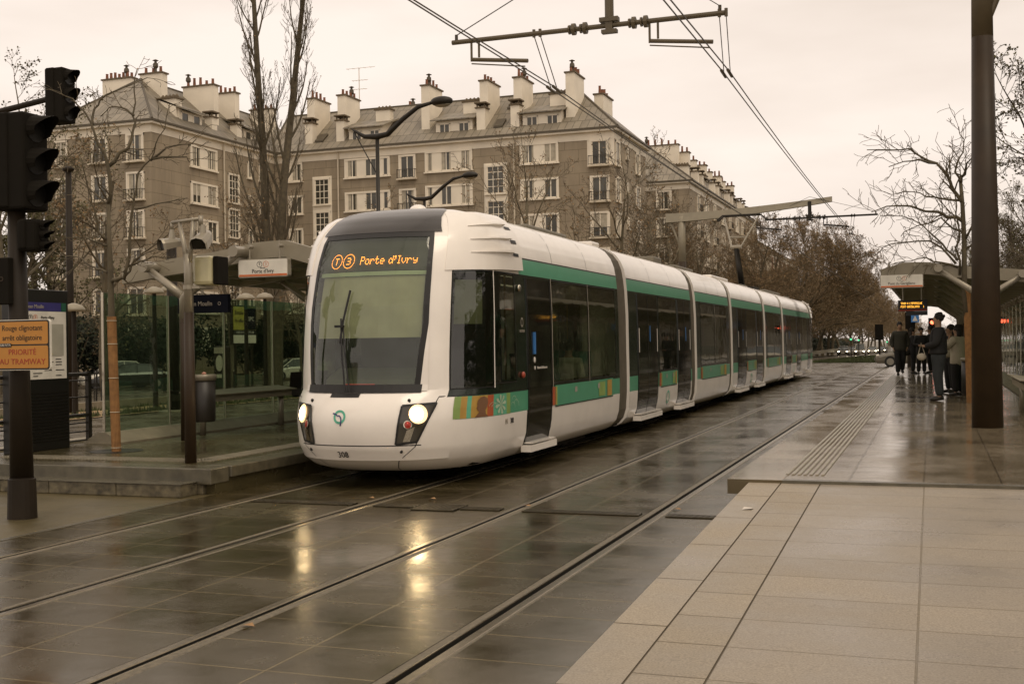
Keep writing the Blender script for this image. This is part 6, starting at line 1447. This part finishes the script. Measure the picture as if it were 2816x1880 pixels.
# wooden picnic style bench on the sand at far left and the tree guard
t = thing('park_bench', 'dark park bench on the sand behind the railing at the left edge', 'bench', (-23.5, 22.4, -.2)); zb = gz(-23.5, 22.4)
mb = MB(); mb.box(-24.6, -22.6, 22.2, 22.6, zb+.42, zb+.48); mb.build('seat_board', MATS['iron'], t); mb = MB(); mb.box(-24.6, -22.6, 22.62, 22.68, zb+.55, zb+.9); mb.build('back_board', MATS['iron'], t)
for x in (-24.3, -22.9): mb = MB(); mb.tube([(x-.2, 22.4, zb), (x, 22.4, zb+.45), (x+.2, 22.4, zb)], .03, 6); mb.build('leg', MATS['iron'], t)
t = thing('tree_guard', 'thin iron tree guard on the sand just right of the wrapped tree', 'tree guard', (-31, 38, gz(-31, 38))); zb = gz(-31, 38)
mb = MB()
for k in range(10): a = 2*pi*k/10; mb.tube([(-31+.45*cos(a), 38+.45*sin(a), zb), (-31+.4*cos(a), 38+.4*sin(a), zb+1.5)], .02, 4)
mb.build('bars', MATS['iron'], t)
for z in (.2, .8, 1.4): mb = MB(); mb.tube([(-31+.44*cos(a*pi/6), 38+.44*sin(a*pi/6), zb+z) for a in range(13)], .018, 4); mb.build('hoop', MATS['iron'], t)
# right mast and overhead line
t = thing('catenary_mast', 'thick dark round mast on the right platform holding the overhead line arm', 'mast', (.75, 18.9, .33))
mb = MB(); mb.tube([(.75, 18.9, .33), (.755, 18.9, 3), (.76, 18.9, 6.2)], [.225, .195, .155], 28); mb.build('lower_shaft', MATS['pole_brown'], t, smooth=True)
mb = MB(); mb.tube([(.76, 18.9, 6.19), (.765, 18.9, 7.9)], [.155, .14], 24); mb.build('upper_shaft', MATS['arm_brown'], t, smooth=True)
mb = MB(); mb.tube([(.80, 18.9, 6.35), (1.35, 18.9, 7.75)], [.05, .07], 10); mb.build('strut', MATS['arm_brown'], t)
def boom(t, xa, xb, y, za, zb, d=1):
    mb = MB(); n = 12; vs = []
    for i in range(n+1):
        f = i/n; x = xa+(xb-xa)*f; z = za+(zb-za)*f**1.6; h = .40*(1-.45*f); wv = .16*(1-.3*f)
        vs += [(x, y-wv, z), (x, y+wv, z), (x, y+wv*.6, z+h), (x, y-wv*.6, z+h)]
    fs = [(i*4+k, i*4+(k+1) % 4, (i+1)*4+(k+1) % 4, (i+1)*4+k) for i in range(n) for k in range(4)]+[(0, 1, 2, 3), (n*4, n*4+3, n*4+2, n*4+1)]
    mb.add(vs, fs); return mb.build('boom', MATS['grey_paint'], t)
boom(t, 1.5, -6.2, 18.9, 7.6, 8.3)
def crossarm(t, y, xl, xr, xp, z, ztop, wires, m_='arm_brown', hd=-1):
    mb = MB(); mb.tube([(xl, y, z-.0), (xr, y, z+.0)], .042, 10); mb.build('cross_tube', MATS[m_], t)
    mb = MB(); mb.tube([(xp, y, z+.12), (xp, y, ztop)], .075, 10); mb.box(xp-.16, xp+.16, y-.07, y+.07, z+.06, z+.13); mb.box(xp-.13, xp+.13, y-.06, y+.06, z-.13, z-.07); mb.box(xp-.06, xp+.06, y-.05, y+.05, z-.1, z+.1); mb.build('drop_post', MATS[m_], t)
    mb = MB()
    for dx in (-.62, -.42, .42, .62):
        mb.tube([(xp+dx-.03, y, z), (xp+dx+.03, y, z)], .10, 10); mb.tube([(xp+dx-.09, y, z), (xp+dx-.06, y, z)], .08, 8)
    mb.build('insulator', MATS[m_], t)
    for xe, s in ((xl+.08, 1), (xr-.08, -1)): mb = MB(); mb.tube([(xe, y, z), (xe, y, z+.13)], .03, 6); mb.tube([(xe, y, z+.12), (xp, y, ztop+.2)], .010, 4); mb.build('stay_wire', MATS['wire'], t)
    for wx in wires:
        mb = MB(); a = wx-1.0
        mb.tube([(a, y, z-.03), (a, y, z-.36)], .022, 6); mb.tube([(a+.14, y, z-.03), (a+.14, y, z-.30)], .022, 6); mb.tube([(a+.02, y, z-.33), (wx+.05, y-.05, z-.46)], .035, 8); mb.tube([(a+.0, y, z-.40), (wx+.0, y-.05, z-.55)], .012, 5)
        mb.build('steady_arm', MATS[m_], t)
        for dx in (-.05, .06):
            mb = MB(); mb.tube([(wx+dx+.2, y, z-.03), (wx+dx, y+1.6, z-.66)], .010, 4); mb.tube([(wx+dx+.2, y, z-.06), (wx+dx+.2, y, z+.07)], .03, 6); mb.tube([(wx+dx, y+1.3, z-.62), (wx+dx, y+1.75, z-.64)], .028, 6); mb.build('wire_clamp', MATS[m_], t)
crossarm(t, 18.8, -7.84, -3.08, -5.0, 6.97, 8.2, (-6.48, -3.32))
t = thing('catenary_mast', 'grey topped mast rising behind the tram with a long curved boom over the tracks', 'mast', (-10.4, 51, 0))
mb = MB(); mb.tube([(-10.4, 51, 0), (-10.4, 51, 5.2)], [.2, .17], 16); mb.build('lower_shaft', MATS['pole_brown'], t, smooth=True)
mb = MB(); mb.tube([(-10.4, 51, 5.19), (-10.4, 51, 7.2)], [.17, .15], 16); mb.build('upper_shaft', MATS['grey_paint'], t, smooth=True)
mb = MB(); mb.tube([(-10.45, 51, 5.8), (-10.95, 51, 7.1)], .045, 8); mb.build('strut', MATS['grey_paint'], t)
boom(t, -11.1, -3.95, 51, 6.95, 7.5); crossarm(t, 50.9, -6.75, -2.1, -4.87, 6.86, 7.55, (-6.1, -3.3), 'iron')
for k, y in enumerate(()):
    t = thing('catenary_mast', 'small far overhead line mast beside the brown trees beyond the crossing', 'mast', (-10.4, y, far_drop(y))); dz = far_drop(y)
    mb = MB(); mb.tube([(-10.4, y, dz), (-10.4, y, dz+7.1)], [.2, .15], 10); mb.build('shaft', MATS['grey_paint'], t); boom(t, -11.1, -3.95, y, dz+6.95, dz+7.5)
    mb = MB(); mb.tube([(-6.75, y, dz+6.86), (-2.1, y, dz+6.86)], .05, 6); mb.tube([(-4.87, y, dz+6.86), (-4.87, y, dz+7.5)], .06, 6); mb.build('cross_tube', MATS['iron'], t)
def wires(lab, xx, grp=None):
    t = thing('contact_wire', lab, 'overhead wire', (xx, 20, 6.3), 'pairs of overhead wires')
    for dx in (-.05, .06):
        mb = MB(); pts = []
        for (ya, yb) in ((-18, 20.3), (20.3, 52.5), (52.5, 89), (89, 126), (126, 166), (166, 211), (211, 400)):
            for i in range(8):
                f = i/8; y = ya+(yb-ya)*f; sag = .16*4*f*(1-f); off = .12*cos(y/16.); pts.append((xx+dx*(1 if int(y/30) % 1 == 0 else 1)+0*off, y, 6.36+far_drop(y)-sag*(1 if dx > 0 else .6)))
        mb.tube(pts, .011, 4); mb.build('wire', MATS['wire'], t)
wires('pair of dark overhead wires over the far track, above the tram', -6.48); wires('pair of dark overhead wires over the near track, crossing the open sky', -3.32)
# crossing signals at the far end of the right platform
t = thing('crossing_signal', 'dark signal post with small blue pedestrian plate at the far end of the right platform', 'traffic signal', (-1.0, 58.9, 0))
mb = MB(); mb.tube([(-1.0, 58.9, 0), (-1.0, 58.9, 3.0)], [.20, .14], 10); mb.build('pole', MATS['pole_dark'], t); mb = MB(); mb.box(-1.25, -.8, 58.7, 58.9, 2.1, 2.9); mb.build('lamp_housing', MATS['black_matte'], t); mb = MB(); mb.box(-.98, -.62, 58.6, 58.64, 2.42, 2.8); b_ = mb.build('blue_plate', MATS['sticker_blue'], t); mb = MB(); mb.add([(-.92, 58.59, 2.48), (-.68, 58.59, 2.48), (-.8, 58.59, 2.74)], [(0, 1, 2)]); mb.build('white_triangle', MATS['white_mark'], b_)
t = thing('road_signal', 'dark backlit traffic signal over the grass strip left of the walking man', 'traffic signal', (-4.5, 108, far_drop(108)))
mb = MB(); mb.tube([(-4.5, 108, -.3), (-4.5, 108, 1.9)], .09, 8); mb.build('pole', MATS['pole_dark'], t); mb = MB(); mb.box(-4.85, -4.15, 107.8, 108.1, 1.5, 2.9); mb.build('lamp_housing', MATS['black_matte'], t)
t = thing('road_signal', 'small signal lit red above the waiting group', 'traffic signal', (-.1, 84, 0)); mb = MB(); mb.tube([(-.1, 84, 0), (-.1, 84, 3.0)], .07, 8); mb.build('pole', MATS['pole_dark'], t); mb = MB(); mb.box(-.3, .15, 83.8, 84, 2.2, 3.0); mb.build('lamp_housing', MATS['black_matte'], t); mb = MB(); mb.ball((-.05, 83.78, 2.7), .13); mb.build('red_lens', MATS['red_light'], t)
for k, (x, y, z) in enumerate(((-9.6, 150, 2.2), (-11, 190, 2.4), (-8.2, 230, 2.3))):
    t = thing('road_signal', 'tiny far signal showing green under the brown trees, %s from the left' % ['second', 'first', 'third'][k], 'traffic signal', (x, y, far_drop(y))); dz = far_drop(y)
    mb = MB(); mb.tube([(x, y, dz), (x, y, dz+z+.6)], .06, 6); mb.build('pole', MATS['pole_dark'], t); mb = MB(); mb.ball((x, y-.1, dz+z), .13); mb.build('green_lens', MATS['green_lamp'], t)
# green and grey bins by the trees
for x, m_, lab in ((-14.8, 'sign_green', 'green roadside cabinet under the first brown trees'), (-13.7, 'grey_paint', 'grey roadside cabinet right of the green one')):
    t = thing('roadside_cabinet', lab, 'cabinet', (x, 100, far_drop(100))); mb = MB(); mb.box(x-.5, x+.5, 100, 100.5, far_drop(100)+.1, far_drop(100)+1.3); mb.build('body', MATS[m_], t, bevel=.03); mb = MB(); mb.box(x-.53, x+.53, 99.96, 100.54, far_drop(100)+1.3, far_drop(100)+1.36); mb.build('lid', MATS['grey_paint'], t)
# ---------------- cars ----------------
mat("car_silver", (.50, .47, .39), .25, metal=.1, coat=.6); mat("car_black", (.015, .016, .013), .2, coat=.6); mat("car_white", (.58, .54, .45), .3, coat=.6); mat("car_grey", (.17, .15, .11), .3, metal=.3, coat=.5)
mat("car_glass", (.05, .055, .045), .06, spec=.8); mat("tyre", (.015, .014, .012), .8); mat("hubcap", (.35, .32, .26), .3, metal=.7); mat("tail_light", (.5, .03, .02), .3, em=(1, .08, .03), es=1.5); mat("head_off", (.6, .55, .45), .1)
def car(lab, body, loc, rz, lights=False, tail=False, h=1.46, L=4.3, group='cars on the streets'):
    t = thing('parked_car' if not lights else 'car', lab, 'car', loc, group, rz)
    # local frame: nose at -x ; y is width
    W = .86; bt = .92
    st = [(-L/2, .55, .72, .35), (-L/2+.12, .68, .80, .22), (-L/2+.9, .84, .90, .20), (-.62, .95, .96, .20), (1.35, .98, .96, .20), (L/2-.25, .96, .90, .24), (L/2, .85, .80, .35)]
    mb = MB(); vs = []
    for (x, z, wf, zb) in st:
        w_ = W*wf/.96
        vs += [(x, -w_*.93, zb), (x, -w_, zb+.18), (x, -w_, z-.14), (x, -w_*.9, z), (x, w_*.9, z), (x, w_, z-.14), (x, w_, zb+.18), (x, w_*.93, zb)]
    n = 8; fs = [(i*n+k, i*n+(k+1) % n, (i+1)*n+(k+1) % n, (i+1)*n+k) for i in range(len(st)-1) for k in range(n)]+[tuple(range(n)), tuple((len(st)-1)*n+k for k in range(n-1, -1, -1))]
    mb.add(vs, fs); mb.build('body', MATS[body], t, local=True, bevel=.03)
    g = [(-1.15, .92, .80), (-.35, h-.04, .62), (.3, h, .60), (1.0, h-.05, .60), (1.75, .96, .76)]
    mb = MB(); vs = []
    for (x, z, w_) in g: vs += [(x, -.80 if z < 1 else -.80+.0, .90), (x, -w_, z-.02), (x, w_, z-.02), (x, .80, .90)]
    fs = [(i*4+k, i*4+k+1, (i+1)*4+k+1, (i+1)*4+k) for i in range(4) for k in range(3)]
    mb.add(vs, fs); mb.build('windows', MATS['car_glass'], t, local=True)
    mb = MB(); r_ = [(-.42, h-.045, .61), (.3, h+.012, .605), (1.02, h-.035, .60)]
    vs = []
    for (x, z, w_) in r_: vs += [(x, -w_-.02, z-.05), (x, -w_, z+.005), (x, w_, z+.005), (x, w_+.02, z-.05)]
    mb.add(vs, [(i*4+k, i*4+k+1, (i+1)*4+k+1, (i+1)*4+k) for i in range(2) for k in range(3)]); mb.build('roof', MATS[body], t, local=True)
    mb = MB()
    for s in (-1, 1):
        for (a, b) in (((-1.15, .93, .80), (-.38, h-.03, .63)), ((.32, .95, .80), (.32, h-.02, .62)), ((1.0, h-.05, .62), (1.78, .96, .78))):
            mb.tube([(a[0], s*a[2], a[1]), (b[0], s*b[2], b[1])], .035, 5)
    mb.build('pillars', MATS[body], t, local=True)
    for x in (-L/2+.85, L/2-.85):
        for s in (-1, 1):
            mb = MB(); mb.prism([(x+.32*cos(a*pi/12), .32+.32*sin(a*pi/12)) for a in range(24)], 'y', min(s*.70, s*.875), max(s*.70, s*.875)); wh = mb.build('wheel', MATS['tyre'], t, local=True)
            mb = MB()
            mb.prism([(x+.20*cos(a*pi/8), .32+.20*sin(a*pi/8)) for a in range(16)], 'y', min(s*.86, s*.883), max(s*.86, s*.883)); mb.build('hubcap', MATS['hubcap'], wh, local=True)
    for s in (-1, 1):
        mb = MB(); mb.ball((-L/2+.16, s*.60, .66), .10, 1.1, 1.6, .8, 10, 6); mb.build('headlight', MATS['head_light'] if lights else MATS['head_off'], t, local=True, smooth=True)
        mb = MB(); mb.box(L/2-.1, L/2+.01, min(s*.55, s*.82), max(s*.55, s*.82), .70, .86); mb.build('tail_light', MATS['tail_light'] if tail else MATS['buffer_red'], t, local=True)
        mb = MB(); mb.ball((-.85, s*.93, 1.0), .09, .7, 1, .7, 8, 6); mb.build('mirror', MATS[body], t, local=True)
    mb = MB(); mb.box(-L/2-.02, -L/2+.02, -.5, .5, .36, .52); mb.build('grille', MATS['bin_black'], t, local=True)
    mb = MB(); mb.box(-L/2-.03, -L/2+.0, -.26, .26, .40, .50); mb.build('number_plate', MATS['sign_white'], t, local=True)
    return t
side = math.atan2(.66, .75)
car('dark shiny estate car seen side-on behind the wrapped tree', 'car_black', (-43.6, 55.6, -.59), side, tail=True, L=4.5)
car('silver car half hidden behind the dark estate car, by the railing', 'car_silver', (-45.9, 57.3, -.59), side+.1, h=1.6)
car('white car with a lit headlamp seen through the glass beside the tram', 'car_white', (-41.3, 70.2, -.59), side+.12, h=1.5)
car('black car cut off by the left edge of the photo', 'car_black', (-50.2, 50.3, -.59), side+.05)
car('grey hatchback crossing the tracks, half hidden behind the walking man', 'car_grey', (-1.1, 71.6, 0), .05, h=1.42)
for k, (x, y, lab, b) in enumerate(((-13.0, 186, 'dark far car with headlights on, leftmost on the boulevard', 'car_grey'), (-11.2, 198, 'pale far van with bright headlights on the boulevard', 'car_white'), (-12.9, 206, 'far car half hidden behind the pale van', 'car_grey'), (-10.6, 226, 'pale far car with headlights on, right of the van', 'car_silver'), (-10.4, 262, 'farthest small dark car with headlights on', 'car_black'))):
    car(lab, b, (x, y, far_drop(y)), pi/2, lights=True, h=1.5 if k != 1 else 1.9)
car('dark car with glowing tail lights passing behind the right shelter glass', 'car_black', (6.2, 33, 0), -pi/2+pi, tail=True)
# unseen building line added beyond the right hand trees to darken tram window reflections
rb = thing('apartment_building', 'unseen dark block added behind the right hand trees for tram reflections', 'apartment block', (36, 150, 0))
mb = MB(); mb.m = 1; mb.box(28, 44, 40, 600, -6, 19); mb.build('wall', [MATS['deck_under'], mat('dark_render', (.10, .085, .055), .8, var=.4, scale=.3)], rb, fix=False); mb = MB(); mb.prism([(27.5, 19), (36, 23.5), (44.5, 19)], 'y', 39.5, 600.5); mb.build('roof', [RYM], rb, fix=False)
FR = Face('side', 0)
for k in range(5):
    for y in range(44, 130, 7):
        f = MB(); z = 2.2+k*3.1; f.box(27.9, 28, y, y+2.2, z, z+1.7); q = f.build('window', MATS['trim_dirty'], rb, fix=False); p = MB(); p.box(27.86, 27.9, y+.2, y+2.0, z+.15, z+1.5); p.build('pane', MATS['pane_dark'], q, fix=False)

# ---------------- people ----------------
mat("skin", (.34, .20, .12), .6, var=.08); mat("hair_dark", (.018, .013, .009), .7, var=.3, scale=30); mat("coat_black", (.016, .015, .014), .85, var=.3); mat("coat_olive", (.035, .033, .022), .85, var=.2); mat("jeans", (.030, .034, .034), .9, var=.25); mat("trousers_black", (.014, .013, .012), .9, var=.2)
mat("coat_cream", (.42, .37, .27), .85, var=.12); mat("shoe", (.022, .017, .012), .5); mat("bag_cream", (.40, .35, .26), .7); mat("shirt_white", (.50, .50, .42), .8); mat("scarf_grey", (.14, .13, .11), .9)
def skin_obj(name, chains, m_, parent, sub=2):
    # chains: list of lists of (point, radius_x, radius_y); first point of later chains may repeat an earlier point
    verts = []; rad = []; edges = []
    def idx(p, r):
        for i, q in enumerate(verts):
            if (Vector(q)-Vector(p)).length < 1e-4: return i
        verts.append(tuple(p)); rad.append(r); return len(verts)-1
    for ch in chains:
        prev = None
        for (p, rx, ry) in ch:
            i = idx(p, (rx, ry))
            if prev is not None and prev != i: edges.append((prev, i))
            prev = i
    me = bpy.data.meshes.new(name); me.from_pydata(verts, edges, []); o = bpy.data.objects.new(name, me); C.objects.link(o)
    md = o.modifiers.new('skin', 'SKIN'); md.use_smooth_shade = True
    for i, v in enumerate(me.skin_vertices[0].data): v.radius = rad[i]; v.use_root = (i == 0)
    sb = o.modifiers.new('sub', 'SUBSURF'); sb.levels = sub; sb.render_levels = sub
    bpy.context.view_layer.update()
    m2 = bpy.data.meshes.new_from_object(o.evaluated_get(bpy.context.evaluated_depsgraph_get()))
    bpy.data.objects.remove(o); m2.materials.clear(); m2.materials.append(m_)
    for p in m2.polygons: p.use_smooth = True
    o = bpy.data.objects.new(name, m2); C.objects.link(o); o.parent = parent; OFF[o.name] = Vector(); return o
def person(lab, loc, rz, H=1.78, top='coat_black', legs='jeans', coat_len=.88, walk=0, arms='down', hair='hair_dark', bulk=1., hairlen=0, group=None, head_turn=0, sit=False):
    t = thing('person', lab, 'person', loc, group, rz); k = H/1.80
    V = lambda x, y, z: Vector((x*k, y*k, z*k))
    R = lambda a, b=None: (a*k*bulk, (b or a)*k*bulk)
    # faces -y
    hip = V(0, 0, .96); che = V(0, 0, 1.28); nb = V(0, .01, 1.47); nk = V(0, .0, 1.56)
    sh = {s: V(s*.17, .01, 1.44) for s in (-1, 1)}; el, wr, hd = {}, {}, {}
    for s in (-1, 1):
        if arms == 'front': el[s] = V(s*.25, -.04, 1.17); wr[s] = V(s*.08, -.26, 1.13); hd[s] = V(s*.03, -.32, 1.14)
        elif arms == 'phone' and s == 1: el[s] = V(s*.27, -.12, 1.22); wr[s] = V(s*.15, -.14, 1.46); hd[s] = V(s*.12, -.13, 1.55)
        elif arms == 'pocket': el[s] = V(s*.27, .06, 1.16); wr[s] = V(s*.23, -.02, .95); hd[s] = V(s*.21, -.05, .89)
        else: el[s] = V(s*.235, .03, 1.16); wr[s] = V(s*.25, -.03+walk*s*.10, .92); hd[s] = V(s*.25, -.05+walk*s*.12, .84)
    kn, an, to = {}, {}, {}
    for s in (-1, 1):
        if sit: kn[s] = V(s*.11, -.42, .93); an[s] = V(s*.11, -.44, .5); to[s] = V(s*.11, -.6, .46)
        elif walk and s == 1: kn[s] = V(s*.09, .02, .52); an[s] = V(s*.08, .22, .17); to[s] = V(s*.09, .10, .05)
        elif walk: kn[s] = V(s*.09, -.10, .52); an[s] = V(s*.085, -.08, .09); to[s] = V(s*.09, -.23, .03)
        else: kn[s] = V(s*.10, -.02, .52); an[s] = V(s*.11, .02, .09); to[s] = V(s*.13, -.14, .03)
    ch = [[(hip, *R(.11, .085)), (V(0, 0, 1.12), *R(.10, .08)), (che, *R(.12, .085)), (nb, *R(.09, .07)), (nk, *R(.052)), (V(0, -.01, 1.63), *R(.07, .075)), (V(0, -.005, 1.71), *R(.075, .09)), (V(0, .005, 1.775), *R(.05, .06))]]
    ch.append([(V(0, -.01, 1.63), *R(.07, .075)), (V(0, -.085, 1.655), *R(.030))])
    for s in (-1, 1):
        ch.append([(nb, *R(.09, .07)), (sh[s], *R(.055)), (el[s], *R(.038)), (wr[s], *R(.025)), (hd[s], *R(.028, .016))])
        ch.append([(hip, *R(.13, .10)), (hip+V(s*.085, 0, -.08), *R(.08)), (kn[s], *R(.052)), (an[s], *R(.035)), (to[s], *R(.03, .02))])
    b = skin_obj('body', ch, MATS['skin'], t, 2)
    for s in (-1, 1):    # five separate fingers on each hand
        d = (hd[s]-wr[s]).normalized(); sd = d.orthogonal().normalized(); mb = MB()
        for j, (o_, L_) in enumerate(((-.018, .065), (-.006, .075), (.006, .07), (.018, .055))): mb.tube([hd[s]+sd*o_*k, hd[s]+sd*o_*k*1.2+d*L_*.6*k, hd[s]+sd*o_*k*1.2+d*L_*k+V(0, -.012, 0)], [.008*k, .007*k, .005*k], 5)
        mb.tube([hd[s]-d*.02*k, hd[s]-d*.02*k+sd*.035*k+d*.03*k], [.009*k, .006*k], 5); mb.build('fingers', MATS['skin'], t, local=True, smooth=True)
    mb = MB()
    for s in (-1, 1): mb.ball(V(s*.078, .01, 1.66), .022*k, .4, .8, 1.3, 8, 6); 
    mb.build('ears', MATS['skin'], t, local=True, smooth=True)
    mb = MB(); 
    for s in (-1, 1): mb.ball(V(s*.03, -.083, 1.69), .009*k, 1, .6, .7, 8, 6)
    mb.build('eyes', MATS['black'], t, local=True)
    mb = MB(); mb.box(-.022*k, .022*k, -.091*k, -.080*k, 1.612*k, 1.62*k); mb.build('mouth', MATS['pot_red'], t, local=True)
    mb = MB(); mb.ball(V(0, -.10, 1.665), .014*k, .8, 1.2, 1.4, 8, 6); mb.build('nose', MATS['skin'], t, local=True, smooth=True)
    # hair
    rnd = random.Random(int(abs(loc[0])*97)); mb = MB(); mb.ball(V(0, .022, 1.725), .098*k, .95, 1.08, .95, 14, 9)
    for q in range(26):
        a = rnd.random()*2*pi; e = rnd.uniform(.1, 1.4); p = V(.088*cos(a)*cos(e), .03+.095*sin(a)*cos(e), 1.735+.088*sin(e)); 
        if p.y > -.05*k: mb.ball(p, .024*k, n=7, mrings=5)
    if hairlen: mb.ball(V(0, .06, 1.66-hairlen/2), .075*k, 1.1, .7, 1+hairlen*7, 12, 8)
    mb.build('hair', MATS[hair], t, local=True, smooth=True)
    # clothes
    zc = coat_len; cz = [[(V(0, 0, zc), *R(.245, .185)), (V(0, 0, (zc+1.12)/2), *R(.225, .175)), (V(0, 0, 1.14), *R(.205, .165)), (V(0, 0, 1.32), *R(.225, .17)), (V(0, .01, 1.46), *R(.15, .115)), (V(0, .005, 1.525), *R(.068, .066))]]
    for s in (-1, 1): cz.append([(V(0, .01, 1.46), *R(.15, .115)), (sh[s], *R(.105)), (el[s], *R(.078)), (wr[s], *R(.058))])
    skin_obj('coat', cz, MATS[top], t, 2)
    hz = [[(V(0, 0, 1.06), *R(.18, .15)), (V(0, 0, .90), *R(.20, .17))]]
    for s in (-1, 1): hz.append([(V(0, 0, .90), *R(.20, .17)), (V(s*.09, (-.2 if sit else 0), .82), *R(.128)), (kn[s], *R(.096)), (an[s]+V(0, 0, .0), *R(.078))])
    skin_obj('trousers', hz, MATS[legs], t, 2)
    for s in (-1, 1):
        d = to[s]-an[s]; d.z = 0; d = d.normalized() if d.length > 0 else V(0, -1, 0); mb = MB(); c = an[s]
        mb.tube([c-d*.07*k+V(0, 0, -.03), c+d*.04*k+V(0, 0, -.035), c+d*.14*k+V(0, 0, -.05), c+d*.20*k+V(0, 0, -.058)], [.042*k, .050*k, .042*k, .022*k], 9)
        mb.build('shoe', MATS['shoe'], t, local=True, smooth=True)
    return t
PZ = .334
person('man with dark wavy hair in a dark jacket standing side-on, hands held in front', (.10, 26.6, PZ), -pi/2, 1.86, 'coat_black', 'jeans', .93, arms='front', bulk=1.12)
person('man in a dark buttoned coat walking towards the camera along the ribbed strip', (-1.13, 44.2, PZ), .12, 1.90, 'coat_olive', 'trousers_black', .80, walk=1, arms='pocket', bulk=1.04)
person('woman in a cream coat and dark trousers beside the right shelter', (.52, 28.8, PZ), -2.2, 1.62, 'coat_cream', 'trousers_black', .74, arms='phone', hairlen=.12)
person('dark clothed person half hidden right behind the man with wavy hair', (.38, 30.2, PZ), -1.0, 1.64, 'coat_black', 'trousers_black', .80, arms='down', hairlen=.1)
person('dark clothed woman of the waiting group, leftmost, facing right', (-.72, 46.0, PZ), 1.6, 1.70, 'coat_black', 'trousers_black', .72, arms='front', group='dark clothed group by the far signal', hairlen=.1)
person('dark clothed person in the middle of the waiting group, facing the camera', (-.42, 45.2, PZ), .2, 1.70, 'coat_black', 'trousers_black', .75, arms='front', group='dark clothed group by the far signal')
person('dark clothed man at the right of the waiting group, facing left', (-.12, 46.4, PZ), -1.5, 1.76, 'coat_black', 'trousers_black', .85, arms='down', group='dark clothed group by the far signal')
person('passenger in a pale shirt seated inside the first carriage, seen from behind', (-5.66, 18.35, .0), pi, 1.72, 'shirt_white', 'jeans', .98, arms='down', sit=True).scale = (1, 1, 1)
def bag(lab, c, s, m_):
    t = thing('shoulder_bag', lab, 'bag', c); c = Vector(c); mb = MB(); mb.ball(c, s, 1, .5, .8, 12, 8); mb.build('pouch', MATS[m_], t, smooth=True); mb = MB(); mb.tube([c+Vector((-s*.7, 0, s*.4)), c+Vector((-s*.1, 0, s*3.0)), c+Vector((s*.7, 0, s*.4))], .012, 5); mb.build('strap', MATS[m_], t)
bag('small cream bag held in front of the man with wavy hair', (-.24, 26.55, 1.28), .10, 'bag_cream'); bag('cream bag on the hip of the person behind the man with wavy hair', (.30, 29.5, 1.30), .12, 'bag_cream'); bag('black bag slung low at the side of the leftmost waiting woman', (-.95, 45.9, 1.15), .17, 'bin_black')
t = thing('litter_bin', 'dark litter bin with a pale rim beside the woman in the cream coat', 'bin', (.78, 28.0, .33))
mb = MB(); mb.lathe((.80, 28.0, .40), [(.2, 0), (.22, .03), (.22, .80)], 20); mb.build('body', MATS['bin_black'], t, smooth=True); mb = MB(); mb.lathe((.80, 28.0, 1.2), [(.235, -.05), (.24, .02), (.2, .03)], 20); mb.build('rim', MATS['grey_metal'], t, smooth=True)
